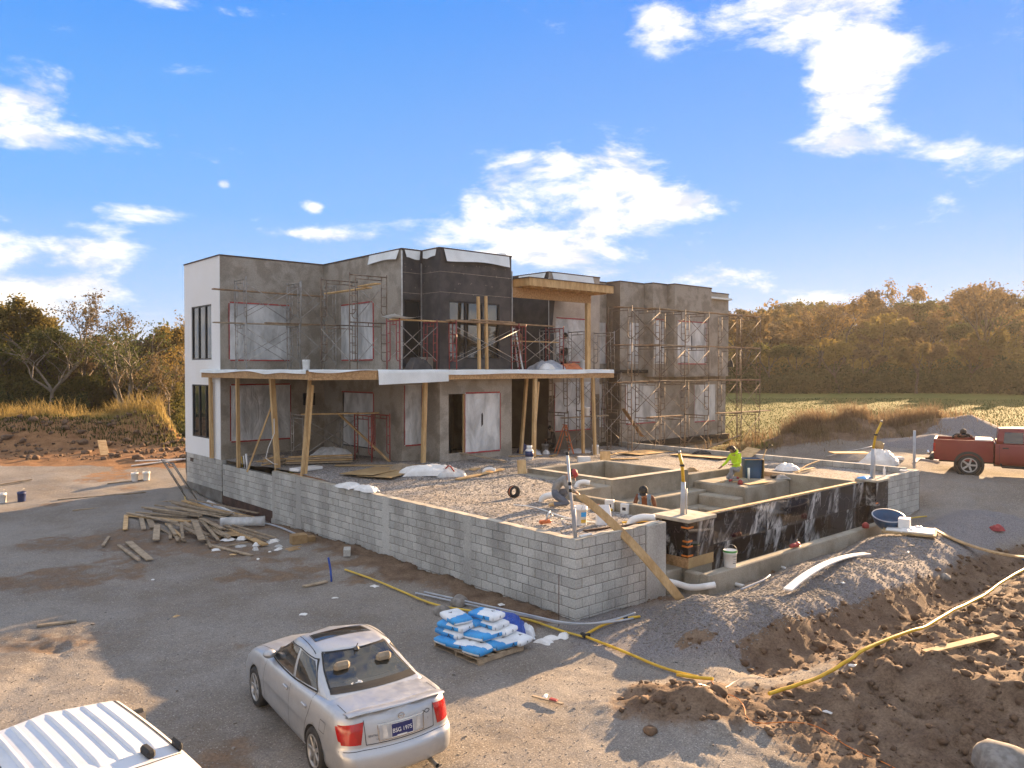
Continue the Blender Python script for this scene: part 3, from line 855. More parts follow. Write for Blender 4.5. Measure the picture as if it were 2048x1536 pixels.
for zz_, ww in ((1.50, .2), (1.18, .16), (1.06, .18), (.84, .19)):
    m.bx((3.572, -.176, zz_ - .02), (3.577, -.176 + ww, zz_ + .02)); m.bx((3.572, -.179, zz_ - .015), (3.572 + ww, -.1735, zz_ + .028))
m.build('orange_tape', 'otape', pool)
m = MB(); m.bx((13.44, -.178, .93), (13.62, -.174, .97)); m.bx((13.46, -.178, .55), (13.6, -.174, .59)); m.build('orange_tape', 'otape', pool)
m = MB(); m.bar((4.45, .25, 1.622), (12.95, .25, 1.622), .13, .035, ch=.004)
single(m, 'timber_strip', 'lumber', 'long pale wooden strip lying along the top edge of the marble pool wall', 'board', SITE_C, SITE_ANG)
# ------------------------------------------------------------------ house
house = site_thing('house', 'unfinished flat roofed two storey house of grey stucco with a black felt bay', 'house', 0, 0, 0)


class Face:
    def __init__(f, p0, p1):
        f.p0 = Vector((*p0, 0)); f.L = (Vector((*p1, 0)) - f.p0).length
        f.d = (Vector((*p1, 0)) - f.p0).normalized(); f.n = Vector((f.d.y, -f.d.x, 0))
    def P(f, u, z, o=0.0): q = f.p0 + f.d * u + f.n * o; return Vector((q.x, q.y, z))


def wall(name, p0, p1, z0, z1, mat, holes=(), reveal=.14, cap=False, mat2=None, zs=None):
    f = Face(p0, p1)
    us = sorted({0.0, f.L, *[h[0] for h in holes], *[h[1] for h in holes]})
    zs_ = sorted({z0, z1, *[h[2] for h in holes], *[h[3] for h in holes], *([zs] if zs else [])})
    m = MB()
    for a, b in zip(us[:-1], us[1:]):
        for c, d in zip(zs_[:-1], zs_[1:]):
            uc, zc = (a + b) / 2, (c + d) / 2
            if any(h[0] < uc < h[1] and h[2] < zc < h[3] for h in holes): continue
            m.quad(f.P(a, c), f.P(b, c), f.P(b, d), f.P(a, d), 1 if (zs and zc > zs) else 0)
    for h in holes:
        mi = 1 if (zs and h[2] > zs) else 0
        a, b, c, d = h[:4]
        m.quad(f.P(a, c), f.P(b, c), f.P(b, c, -reveal), f.P(a, c, -reveal), mi); m.quad(f.P(a, d), f.P(b, d), f.P(b, d, -reveal), f.P(a, d, -reveal), mi)
        m.quad(f.P(a, c), f.P(a, d), f.P(a, d, -reveal), f.P(a, c, -reveal), mi); m.quad(f.P(b, c), f.P(b, d), f.P(b, d, -reveal), f.P(b, c, -reveal), mi)
    m.build(name, [mat, mat2] if mat2 else mat, house, fix=False)
    if cap:
        k = MB(); k.box(f.P(f.L / 2, z1 + .02, -.09), (f.L + .02, .24, .045), Matrix((f.d, -f.n, Vector((0, 0, 1)))).transposed())
        k.build('parapet_cap', 'footing', house)
    return f


def window(f, h, panes=3, kind='glass', tape='', tear=None, bars=None, sag=.05):
    a, b, c, d = h
    m = MB(); o = -.10; w_ = .055
    def bar(u0, u1, za, zb, o0=o, dep=.07):
        P = [f.P(u, z, q) for u in (u0, u1) for z in (za, zb) for q in (o0, o0 + dep)]
        m.add(P, [(0, 1, 3, 2), (4, 6, 7, 5), (0, 4, 5, 1), (2, 3, 7, 6), (0, 2, 6, 4), (1, 5, 7, 3)])
    bar(a, b, c, c + w_); bar(a, b, d - w_, d); bar(a, a + w_, c + w_, d - w_); bar(b - w_, b, c + w_, d - w_)
    edges = bars if bars else [a + (b - a) * i / panes for i in range(1, panes)]
    for u in edges: bar(u - .045, u + .045, c + w_, d - w_)
    fr = m.build('window', 'frame', house)
    ed = [a] + list(edges) + [b]
    for u0, u1 in zip(ed[:-1], ed[1:]):
        g = MB(); lo = u0 + (.05 if u0 > a else w_) + .002; hi = u1 - (.05 if u1 < b else w_) - .002
        tl = rng.uniform(-.004, .004)
        g.quad(f.P(lo, c + w_ + .002, o + .03 + tl), f.P(hi, c + w_ + .002, o + .03 - tl), f.P(hi, d - w_ - .002, o + .03), f.P(lo, d - w_ - .002, o + .03))
        g.build('pane', 'glass', fr)
    if kind == 'sheet':
        sheet(f, a - .03, b + .03, c - .03, d + .03, sag)
    if tape: tapes(f, a, b, c, d, tape)
    return fr


def sheet(f, a, b, c, d, sag=.05, seed=None, lift=0.0, skew=0.0):
    sd = rng.uniform(0, 99) if seed is None else seed
    def fn(i, j):
        e = min(i, 1 - i, j, 1 - j); k = min(1, e * 8)
        wv = (math.sin(i * 23 + sd + j * 3) * .35 + math.sin(i * 9 - j * 5 + sd * 2) * .6 + math.sin(j * 14 + i * 7 + sd) * .35) * .018
        return f.P(a + (b - a) * i + skew * (1 - j) * (1 - i), c + (d - c) * j, .006 + k * (.012 + abs(wv) - sag * .3 * math.sin(i * math.pi) * math.sin(j * math.pi)))
    m = MB(); m.grid(fn, 22, 22)
    return m.build('plastic_sheet', 'sheet', house, fix=False)


def tapes(f, a, b, c, d, sides, wd=.055):
    m = MB()
    def st_(u0, z0, u1, z1, dx, dz):
        n_ = 8
        for i in range(n_):
            p, q = i / n_, (i + 1) / n_; o1 = .030 + .003 * math.sin(i * 2.1)
            m.quad(f.P(u0 + (u1 - u0) * p, z0 + (z1 - z0) * p, o1), f.P(u0 + (u1 - u0) * q, z0 + (z1 - z0) * q, o1), f.P(u0 + (u1 - u0) * q + dx, z0 + (z1 - z0) * q + dz, o1 - .022), f.P(u0 + (u1 - u0) * p + dx, z0 + (z1 - z0) * p + dz, o1 - .022))
    if 't' in sides: st_(a, d, b, d, 0, wd)
    if 'b' in sides: st_(a, c - wd, b, c - wd, 0, wd)
    if 'l' in sides: st_(a - wd, c, a - wd, d, wd, 0)
    if 'r' in sides: st_(b, c, b, d, wd, 0)
    m.build('red_tape', 'tape', house, fix=False)


ZT, ZF = 9.55, 5.2
H1 = [(.82, 3.03, 5.57, 7.75), (.82, 3.03, 2.43, 4.57)]
f1 = wall('siding_wall', (0, 22.8), (0, 18.87), 1.70, ZT, 'siding', H1, cap=True)
for h in H1: window(f1, h, 3)
m = MB(); m.bx((-.022, 18.872, 1.70), (-.002, 18.93, 9.54)); m.build('corner_trim', 'siding', house)
H2 = [(.37, 2.83, 5.57, 7.75), (.40, 2.83, 2.40, 4.56)]
f2 = wall('stucco_wall', (0, 18.87), (4.37, 18.87), 1.0, ZT, 'stucco', H2, cap=True)
window(f2, H2[0], 3, 'sheet', 'tblr'); window(f2, H2[1], 3, 'sheet', 'lbrt')
m = MB(); m.bx((3.4, 18.80, 3.70), (3.93, 18.868, 4.2), ch=.01); m.build('electrical_box', 'frame', house)
H3 = [(1.51, 3.94, 5.58, 7.75), (1.54, 3.94, 2.11, 4.26)]
f3 = wall('stucco_wall', (4.37, 18.87), (4.37, 12.95), 1.0, ZT, 'stucco', H3, cap=True)
window(f3, H3[0], 3, 'sheet', 'tbr'); fr = window(f3, H3[1], 2, 'glass', 'tr')
sheet(f3, 1.72, 3.98, 2.16, 4.25, .12, 5, skew=-.12)
H4 = [(.08, .83, 5.58, 7.75), (.12, .83, 2.42, 4.6)]
f4 = wall('bay_side_wall', (4.37, 12.95), (5.25, 12.95), 1.0, ZT, 'stucco', H4, cap=True, mat2='felt', zs=ZF)
window(f4, H4[0], 1); window(f4, H4[1], 1, 'sheet', 'lbr')
f5 = wall('bay_side_wall', (5.25, 12.95), (5.25, 11.85), 1.0, ZT, 'stucco', (), cap=True, mat2='felt', zs=ZF)
H6 = [(.42, 2.84, 5.57, 7.70), (.40, 2.84, 2.10, 4.28)]
f6 = wall('bay_front_wall', (5.25, 11.85), (8.7, 11.85), 1.0, ZT, 'stucco', H6, cap=True, mat2='felt', zs=ZF)
window(f6, H6[0], 3)
window(f6, (1.17, 2.84, 2.10, 4.28), 2, 'sheet', 'tblr', sag=.2)
m = MB(); m.bx((6.36, 11.87, 2.1), (6.41, 11.95, 4.28)); m.build('door_jamb', 'lumber', house)
wall('bay_back_wall', (8.7, 11.85), (8.7, 17.5), 1.0, ZT, 'stucco', (), cap=True, mat2='felt', zs=ZF)
f7 = wall('return_wall', (8.702, 12.9), (9.65, 12.9), 1.0, 4.9, 'stucco')
m = MB(); m.quad(f7.P(.76, 2.2, .004), f7.P(.80, 2.2, .004), f7.P(.80, 4.6, .004), f7.P(.76, 4.6, .004)); m.build('red_tape', 'tape', house)
wall('return_wall', (9.65, 12.9), (9.65, 17.4), 1.0, 4.9, 'stucco_dark')
wall('recess_wall', (8.702, 17.5), (13.098, 17.5), 1.0, ZT, 'stucco_dark', [(1.9, 3.3, 5.2, 7.6), (1.9, 3.4, 1.9, 4.3)], mat2='felt', zs=ZF)
f9 = wall('recess_side_wall', (13.1, 17.5), (13.1, 14.3), 1.0, ZT, 'stucco_dark', (), cap=True, mat2='felt', zs=ZF)
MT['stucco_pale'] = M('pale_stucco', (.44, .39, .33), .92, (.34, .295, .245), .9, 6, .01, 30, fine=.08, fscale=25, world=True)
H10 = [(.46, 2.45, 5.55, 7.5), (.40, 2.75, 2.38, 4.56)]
f10 = wall('stucco_wall', (13.1, 14.3), (16.5, 14.3), 1.0, ZT, 'stucco_dark', H10, cap=True, mat2='stucco_pale', zs=4.0)
window(f10, H10[0], 3, 'sheet', 'tb'); window(f10, H10[1], 3, 'sheet', 'lbr')
m = MB()
V = [f10.P(0, 5.2, .004)]
edge = [(.0, 5.2), (.30, 5.2), (.26, 6.0), (.34, 6.6), (.24, 7.2), (.30, 7.7), (.38, 8.3), (.30, 9.2), (.0, 9.2)]
m.add([f10.P(u, z, .004) for u, z in edge], [tuple(range(len(edge)))]); m.build('felt_strip', 'felt', house)
wall('side_wall', (16.5, 14.3), (16.5, 15.5), 1.0, ZT, 'stucco', (), cap=True)
H12 = [(1.15, 1.75, 5.5, 7.5), (.5, 1.6, 2.3, 4.4)]
f12 = wall('stucco_wall', (16.5, 15.5), (18.33, 15.5), 1.0, ZT, 'stucco', H12, cap=True)
for h in H12: window(f12, h, 1, 'sheet', 'lr')
wall('side_wall', (18.33, 15.5), (18.33, 14.6), 1.0, ZT, 'stucco_dark', (), cap=True)
H14 = [(.77, 1.42, 5.5, 7.5)]
f14 = wall('stucco_wall', (18.33, 14.6), (20.2, 14.6), 4.8, ZT, 'stucco', H14, cap=True); window(f14, H14[0], 1, 'sheet', 'r')
H15 = [(.47, 2.87, 2.45, 4.4), (6.26, 8.2, 2.3, 4.3)]
f15 = wall('stucco_wall', (18.33, 14.602), (27.6, 14.602), 1.0, 4.8, 'stucco', H15)
for h in H15: window(f15, h, 3, 'sheet', 'lb')
wall('side_wall', (20.2, 14.6), (20.2, 14.02), 4.8, ZT, 'stucco', (), cap=True)
H16 = [(.16, .87, 5.5, 7.7)]
f16 = wall('stucco_wall', (20.2, 14.02), (21.4, 14.02), 4.8, ZT, 'stucco', H16, cap=True); window(f16, H16[0], 1, 'sheet', 't')
wall('side_wall', (21.4, 14.02), (21.4, 13.57), 4.8, ZT, 'stucco', (), cap=True)
H18 = [(.28, 2.75, 5.5, 7.65)]
f18 = wall('stucco_wall', (21.4, 13.57), (24.65, 13.57), 4.8, ZT, 'stucco', H18, cap=True); window(f18, H18[0], 2, 'sheet', 'tbr', sag=.2)
wall('side_wall', (24.65, 13.57), (24.65, 14.3), 4.8, ZT - .02, 'stucco', (), cap=True)
H20 = [(.25, .75, 5.5, 7.5)]
f20 = wall('stucco_wall', (24.65, 14.3), (27.4, 14.3), 4.8, ZT - .1, 'stucco', H20, cap=True); window(f20, H20[0], 1, 'sheet', '')
wall('side_wall', (27.4, 14.3), (27.4, 22.8), 4.8, ZT - .1, 'stucco', (), cap=True)
wall('side_wall', (27.6, 14.602), (27.6, 22.8), 1.0, 4.8, 'stucco')
wall('rear_wall', (27.6, 22.8), (0, 22.8), .8, ZT - .05, 'stucco')
m = MB()
for lo, hi in (((20.2, 14.02), (27.4, 14.6)), ((21.4, 13.57), (24.65, 14.02))): m.quad((lo[0], lo[1], 4.8), (hi[0], lo[1], 4.8), (hi[0], hi[1], 4.8), (lo[0], hi[1], 4.8))
m.build('overhang_soffit', 'stucco_dark', house)
m = MB(); m.bx((18.0, 14.63, .6), (27.58, 14.9, 1.45)); m.build('foundation', 'cmu', house)
m = MB(); m.bx((.06, 18.9, -.2), (.3, 22.79, 1.698)); m.build('foundation', 'cmu', house)
m = MB()
for i, (a, b, c, d) in enumerate(((.02, 18.89, 4.36, 22.78), (4.39, 12.97, 8.69, 22.78), (5.27, 11.87, 8.69, 12.96), (8.71, 17.52, 13.09, 22.78), (13.12, 14.32, 16.49, 22.78), (16.5, 15.52, 18.32, 22.78), (18.34, 14.61, 27.38, 22.78), (20.22, 14.04, 27.38, 14.6), (21.42, 13.6, 24.63, 14.03))):
    m.bx((a, b, 9.1), (c, d, 9.2))
m.build('flat_roof', 'membrane', house)
m = MB()
for (a, b, c, d) in ((.02, 18.89, 4.36, 22.78), (4.39, 12.97, 8.69, 22.78), (5.27, 11.87, 8.69, 12.96), (8.71, 14.32, 27.58, 22.78)):
    m.bx((a, b, 1.5), (c, d, 1.82 if a < 8 else 1.2)); m.bx((a, b, 5.0), (c, d, 5.16))
m.build('floor_slab', 'dark', house)
m = MB()
m.bx((5.3, 15.5, 1.82), (8.68, 15.6, 5.0)); m.bx((7.0, 13.6, 1.82), (7.1, 15.5, 5.0)); m.build('interior_wall', 'stucco_dark', house)

# white membrane hanging over the parapet
def flap(f, u0, u1, drop, z=ZT + .05, ins=.06, out=.05, seed=0, mat='membrane', wob=.03, nu=14, name='membrane_flap', back=.22):
    def fn(i, j):
        if j < .2:
            k = j / .2; return f.P(u0 + (u1 - u0) * i, z + .004 + .008 * math.sin(i * 9 + seed), -back * (1 - k) + .012 * k)
        k = (j - .2) / .8
        uu = u0 + ins * k + (u1 - u0 - 2 * ins * k) * i
        o = .012 + out * k + wob * k * math.sin(i * 8 + seed) * math.sin(k * 2)
        return f.P(uu, z - drop * k * (1 + .10 * math.sin(i * 5 + seed * 2)) , o)
    m = MB(); m.grid(fn, nu, 10)
    return m.build(name, mat, house, fix=False)
flap(f3, 3.70, 5.78, .38, seed=1, out=.10)
flap(f4, .10, .80, .36, seed=2, ins=.05); flap(f5, .08, .95, .33, seed=3, ins=.07)
flap(f6, .18, 3.32, .46, seed=4, out=.14)
flap(f9, 1.2, 3.05, .38, seed=5, out=.12); flap(f10, .16, 2.9, .50, seed=6, out=.14)
m = MB(); m.bx((8.5, 12.2, 9.2), (8.8, 13.6, 9.75), ch=.05); m.build('membrane_roll', 'membrane', house)
# felt seams and nail caps on the black bay
m = MB()
for f, L in ((f4, .88), (f5, 1.1), (f6, 3.45)):
    for zz_ in (8.72, 7.98):
        if f is f6 or zz_ < 9: m.add([f.P(0, zz_, .003), f.P(L, zz_ - .01, .003), f.P(L, zz_ + .004, .003), f.P(0, zz_ + .014, .003)], [(0, 1, 2, 3)])
    for i in range(int(L * 9)):
        u, z = rng.uniform(.05, L - .05), rng.choice((8.72, 7.98, 9.0, 8.35, rng.uniform(7.8, 9.2))) + rng.uniform(-.04, .04)
        m.add([f.P(u - .012, z - .012, .004), f.P(u + .012, z - .012, .004), f.P(u + .012, z + .012, .004), f.P(u - .012, z + .012, .004)], [(0, 1, 2, 3)])
tag(m.build('felt_seams', 'stucco', house), kind='stuff')
m = MB(); m.bx((4.335, 12.90, 5.2), (4.365, 12.945, 9.5)); m.bx((5.19, 12.93, 5.2), (5.24, 12.945, 9.1)); m.bx((8.70, 11.80, 5.2), (8.72, 11.845, 9.0)); m.bx((13.07, 14.27, 5.2), (13.095, 14.296, 9.3)); m.build('corner_bead', 'alu', house)

# upper deck
m = MB()
m.bx((-.22, 11.24, 4.88), (4.36, 18.86, 5.15)); m.bx((4.362, 11.24, 4.88), (5.24, 12.94, 5.15)); m.bx((5.242, 11.24, 4.88), (8.695, 11.845, 5.15))
m.bx((8.71, 11.24, 4.88), (13.09, 17.49, 5.15)); m.bx((13.092, 11.24, 4.88), (13.98, 14.29, 5.15)); m.bx((-.22, 18.862, 4.88), (-.005, 20.2, 5.15))
m.build('deck_slab', 'osb', house)
m = MB()
for lo, hi in (((-.2, 11.26), (4.36, 18.85)), ((4.37, 11.26), (8.69, 11.84)), ((8.72, 11.26), (13.08, 17.4)), ((13.1, 11.26), (13.97, 14.28))):
    m.bx((*lo, 5.152), (*hi, 5.172))
m.build('deck_membrane', 'membrane', house)
for i in range(4):
    a = 11.2 + i * 2.25
    m = MB(); m.bx((-.25, a + .003, 4.87), (-.225, a + 2.247, 5.13)); m.build('fascia_board', 'osb', house)
for i in range(6):
    a = -.25 + i * 2.375
    m = MB(); m.bx((a + .003, 11.2, 4.83 + .02 * (i < 2)), (a + 2.372, 11.225, 5.12)); m.build('fascia_board', 'osb', house)
m = MB(); m.bx((13.985, 11.23, 4.83), (14.01, 14.28, 5.12)); m.build('fascia_board', 'osb', house)
fl = Face((-.25, 20.2), (-.25, 11.2)); ff = Face((-.25, 11.2), (14.0, 11.2))
def drape(f, u0, u1, dfn, seed, nu=60, name='membrane_edge', o0=.02):
    def fn(i, j):
        u = u0 + (u1 - u0) * i
        if j < .3: return f.P(u, 5.178 + .006 * math.sin(u * 3), -.25 * (1 - j / .3) + o0 * j / .3)
        k = (j - .3) / .7
        return f.P(u, 5.178 - dfn(u) * k, o0 + .03 * k + .02 * k * math.sin(u * 4 + seed))
    m = MB(); m.grid(fn, nu, 8); m.build(name, 'membrane', house, fix=False)
drape(fl, 0.0, 8.95, lambda u: .085 + .05 * math.sin(u * .8 + .5) + .11 * math.exp(-((u - 6.0) / .9) ** 2), 1, 80)
drape(ff, 0.02, 2.3, lambda u: .06 + .05 * math.sin(u * 2.2), 2, 30)
drape(ff, 2.50, 5.37, lambda u: .50 - .03 * (u - 2.5), 3, 30, 'membrane_flap', .05)
drape(ff, 5.15, 14.22, lambda u: .165 + .02 * math.sin(u * 1.3), 4, 90)

# canopy over the recess
m = MB(); m.bx((9.09, 11.24, 8.46), (13.92, 14.27, 8.70)); m.build('canopy_deck', 'osb', house)
m = MB(); m.bx((9.0, 11.16, 8.742), (14.0, 14.28, 8.765)); m.build('canopy_felt', 'felt', house)
m = MB(); m.bx((9.06, 11.2, 8.43), (13.95, 11.238, 8.74)); m.build('canopy_fascia', 'lumber', house)
m = MB(); m.bx((9.06, 11.24, 8.43), (9.088, 14.27, 8.74)); m.build('canopy_fascia', 'lumber', house)
m = MB(); m.bx((13.922, 11.24, 8.43), (13.95, 14.27, 8.74)); m.build('canopy_fascia', 'lumber', house)
m = MB()
for i in range(11):
    a = 9.35 + i * .42; m.bx((a, 11.25, 8.38), (a + .04, 11.95, 8.459))
m.build('canopy_joists', 'lumber', house)
m = MB(); m.bx((8.72, 11.96, 8.02), (13.36, 12.06, 8.41)); m.build('canopy_beam', 'osb', house)
m = MB(); m.bx((13.12, 11.94, 5.175), (13.33, 12.10, 8.02), ch=.005); m.build('canopy_post', 'lumber', house)

# block foundation under the white end wall, continuing the terrace wall
rw5 = site_thing('block_foundation_wall', 'lower grey block wall under the white house end, with an aluminium ladder leaning on it', 'wall', .04, 14.36, 0)
block_wall(rw5, 'a', 0, 4.5, 1.55, 6, 0.0, first=1)
block_wall(rw5, 'a', 4.47, 8.44, 1.70, 6, -.036, first=0)
m = MB(); m.bx((.012, .01, -.1), (.188, 4.5, 1.545)); m.bx((-.02, 4.51, -.1), (.188, 8.42, 1.69)); m.build('mortar_core', 'mortar', rw5)
m = MB(); m.bx((.006, .05, -.2), (.01, 8.4, .33)); m.build('footing', 'footing', rw5)
m = MB(); m.bx((-.05, 7.52, 1.36), (-.04, 7.86, 1.52)); m.build('vent', 'frame', rw5)

# timber props
def prop(b, t, wd, dp, label, kind='timber_post', mat='lumber', extra=None):
    root = thing(kind, label, 'post', S(*b), SITE_ANG, 'timber props under the upper deck')
    m = MB(); q = Vector((t[0] - b[0], t[1] - b[1], t[2] - b[2])); m.bar((0, 0, 0), q, wd, dp, up=(0, 1, 0), ch=.004)
    m.build('stud', mat, root)
    if extra:
        m = MB(); o = Vector(extra); m.bar(o, o + q * .94, .09, .04, up=(0, 1, 0), ch=.004); m.build('stud', mat, root)
    return root
prop((-.10, 19.6, 1.72), (-.12, 19.6, 4.88), .12, .10, 'thin timber prop standing against the white end wall', extra=(-.0, -.12, 0))
prop((.05, 17.3, 1.55), (.02, 17.3, 4.88), .12, .11, 'timber prop on the lower block wall, nearest the white house corner')
prop((.28, 14.5, 1.70), (.12, 14.55, 4.87), .17, .14, 'thick timber prop with a diagonal brace and hanging hose beside it')
prop((.18, 12.45, 1.72), (.46, 12.45, 4.86), .085, .12, 'double timber prop on the terrace wall end under the deck corner', extra=(.10, -.04, .0))
prop((4.72, 12.14, 1.80), (4.72, 12.0, 4.86), .14, .14, 'single straight timber prop below the hanging white membrane flap')
prop((10.0, 12.74, 1.70), (10.2, 12.6, 4.86), .12, .12, 'leaning timber prop just right of the bay, first of a slanting pair', extra=(-.25, -1.0, .02))
prop((9.05, 10.95, 1.80), (9.45, 11.3, 4.86), .14, .13, 'leaning timber prop behind the propane cylinder')
prop((12.45, 11.54, 1.66), (12.33, 11.5, 4.84), .11, .11, 'timber prop leaning left, beside the orange stepladder')
prop((12.39, 10.82, 1.66), (12.56, 11.1, 4.84), .11, .11, 'timber prop leaning right, under the far end of the deck')
for i, (a, zt) in enumerate(((6.62, 7.86), (6.98, 7.90))):
    m = MB(); m.bar((0, 0, 0), (.03, .1, zt - 5.18), .10, .09, up=(0, 1, 0), ch=.004)
    single(m, 'timber_upright', 'lumber', ('left' if i == 0 else 'right') + ' one of two pale upright studs standing before the bay window', 'stud', S(a, 11.27, 5.18), SITE_ANG, 'upright studs on the deck')
m = MB(); m.bar((-.55, 15.1, 1.66), (.2, 14.7, 4.0), .09, .06, ch=.004)
single(m, 'brace_board', 'lumber', 'slanting pale board propped against the thick timber prop', 'board', SITE_C, SITE_ANG)
m = MB(); pts = [(.12, 14.4, 3.5), (.1, 14.35, 3.0), (-.05, 14.5, 2.5), (-.12, 14.55, 2.15), (.1, 14.4, 1.95), (.24, 14.38, 1.93)]; m.tube(pts, .014, 5)
single(m, 'hanging_hose', 'white', 'thin white hose looped down beside the thick timber prop', 'hose', SITE_C, SITE_ANG)
m = MB(); m.bar((2.9, 15.0, 3.55), (4.0, 13.2, 1.82), .12, .05, ch=.004)
single(m, 'leaning_board', 'lumber', 'yellowish board leaning across the porch scaffold to the ground', 'board', SITE_C, SITE_ANG)
m = MB(); m.bar((6.2, 11.95, 2.10), (7.15, 10.35, 1.84), .2, .04, ch=.004)
single(m, 'ramp_board', 'lumber_grey', 'grey board sloping from the open doorway down to the gravel', 'board', SITE_C, SITE_ANG)
m = MB(); m.bar((18.6, 13.4, 1.9), (17.3, 13.5, 3.3), .25, .04, ch=.004)
single(m, 'leaning_board', 'osb', 'brown board leaning inside the far scaffold by the stucco wall', 'board', SITE_C, SITE_ANG)
# ------------------------------------------------------------------ scaffolding
FH = 1.68
def frame_mesh(wd, h=FH):
    m = MB(); r = .023
    for sg in (-1, 1):
        x = sg * wd / 2; xi = x - sg * .22
        m.tube([(x, 0, 0), (x, 0, h + .08)], r, 6)
        m.tube([(x, 0, .30), (xi + sg * .07, 0, .30), (xi, 0, .38), (xi, 0, h - .02)], r * .8, 5)
        for z in (.62, .94, 1.26): m.tube([(x, 0, z), (xi, 0, z)], r * .7, 5)
    m.tube([(-wd / 2, 0, h), (wd / 2, 0, h)], r, 6)
    m.tube([(-wd / 2 + .22, 0, h - .13), (wd / 2 - .22, 0, h - .13)], r * .8, 5)
    m.tube([(0, 0, h), (0, 0, h - .13)], r * .7, 5)
    return m
def brace_mesh(L, h=1.22):
    m = MB(); r = .014
    m.tube([(0, 0, .30), (L, 0, .30 + h)], r, 5); m.tube([(0, .02, .30 + h), (L, .02, .30)], r, 5)
    return m
_fm = {}
def fmesh(key, mk, mat):
    k = (key, mat)
    if k not in _fm:
        me_ = mk().mesh(key[0]); me_.materials.append(MT[mat]); _fm[k] = me_
    return _fm[k]


def scaffold(label, s, t, z, along, bays, L, wd, lifts, mat, bmat='scaf_grey', group='scaffold towers round the house', skip_braces=(), legs=.0):
    """along: 'b' runs along the front (local x), 'a' runs into the picture (local y)"""
    root = site_thing('scaffold_tower', label, 'scaffold', s, t, z, 0 if along == 'b' else math.pi / 2, group)
    fm = fmesh(('frame', wd), lambda: frame_mesh(wd), mat); bm_ = fmesh(('cross_brace', L), lambda: brace_mesh(L), bmat)
    for l in range(lifts):
        for i in range(bays + 1):
            o = link('frame', fm, root); o.location = (i * L, 0, legs + l * FH); o.rotation_euler = (rng.uniform(-.012, .012), 0, math.pi / 2 + rng.uniform(-.06, .06))
        for i in range(bays):
            for sg in (-1, 1):
                if (l, i, sg) in skip_braces: continue
                o = link('cross_brace', bm_, root); o.location = (i * L, sg * (wd / 2 + .02), legs + l * FH)
    if legs:
        jm = fmesh(('base_jack', legs), lambda: MB().tube([(0, 0, 0), (0, 0, legs)], .015, 5).box((0, 0, .006), (.14, .14, .012)), 'scaf_rust')
        for i in range(bays + 1):
            for sg in (-1, 1):
                o = link('base_jack', jm, root); o.location = (i * L, sg * wd / 2, 0)
    return root


def plank(label, a, b, wd=.24, th=.045, mat='plank', cat='plank', group='scaffold planks'):
    m = MB(); A, B = S(*a), S(*b); c = (A + B) / 2; m.bar(A - c, B - c, wd, th, ch=.005)
    return single(m, 'scaffold_plank', mat, label, cat, c, None, group)


# left part of the upper deck, in front of the white-cornered wing
scaffold('grey two lift scaffold along the far left upper wall, by the white corner', .35, 17.75, 5.18, 'b', 1, 2.13, 1.1, 2, 'scaf_grey')
scaffold('grey two lift scaffold in the inner corner of the left upper wing', 2.48, 17.62, 5.18, 'b', 1, 1.5, .9, 2, 'scaf_grey', skip_braces=((0, 0, 1),))
scaffold('grey two lift scaffold against the left wing, beside the sheeted upper window', 3.3, 13.5, 5.18, 'a', 1, 2.1, 1.5, 2, 'scaf_rust', skip_braces=((1, 0, 1),))
plank('long dark plank high on the left scaffold, poking past the white corner', (-.75, 17.6, 8.12), (3.6, 17.5, 8.10), mat='plank')
plank('long plank at mid height on the left scaffold, poking past the white corner', (-.75, 17.55, 6.90), (2.9, 17.5, 6.91), mat='lumber_grey')
plank('plank at mid height across the inner corner of the left scaffold', (1.2, 17.5, 6.955), (4.2, 17.4, 6.96), mat='plank')
plank('plank high in the inner corner, crossing above the sheeted window', (3.3, 16.6, 8.13), (3.4, 13.6, 8.14), mat='lumber')
plank('short plank at the wing end of the upper left scaffold', (3.2, 13.9, 8.19), (3.2, 12.7, 8.20), mat='lumber')
# red scaffold on the deck in front of the black bay
scaffold('red one lift scaffold beside the narrow bay window, left of the bay', 3.35, 11.95, 5.18, 'b', 1, 1.55, .85, 1, 'scaf_red')
scaffold('red one lift scaffold in front of the wide bay window', 5.55, 11.45, 5.18, 'b', 1, 3.0, .45, 1, 'scaf_red')
scaffold('red one lift scaffold standing in front of the dark recess', 9.2, 12.1, 5.18, 'b', 1, 2.1, 1.1, 1, 'scaf_red')
scaffold('rusty two lift scaffold before the pale upper wall right of the recess', 12.2, 13.3, 5.18, 'b', 2, 1.75, 1.2, 1, 'scaf_grey')
plank('narrow plank on the red scaffold passing the narrow bay window', (3.2, 11.9, 6.91), (5.6, 11.65, 6.90), .2, mat='lumber')
plank('stacked thick plank on the red scaffold across the bay window', (5.3, 11.4, 6.93), (8.9, 11.4, 6.90), .3, .07, mat='plank')
plank('upper plank of the pair across the bay window', (6.4, 11.42, 7.00), (8.4, 11.42, 6.975), .28, .05, mat='plank')
plank('plank reaching from the bay over to the recess scaffold', (8.2, 11.8, 6.955), (10.9, 11.8, 6.94), .24, mat='plank')
plank('low narrow plank across the recess scaffold', (8.8, 12.0, 6.30), (11.4, 12.0, 6.30), .12, mat='lumber')
m = MB(); m.grid(lambda i, j: Vector((3.05 + 1.2 * i + .0, 12.2 - .8 * j, 7.02 - .10 * math.sin(i * 3) + .05 * j)), 10, 6)
single(m, 'membrane_scrap', 'membrane', 'white membrane scrap lying over the top of the red scaffold', 'sheet', SITE_C, SITE_ANG)
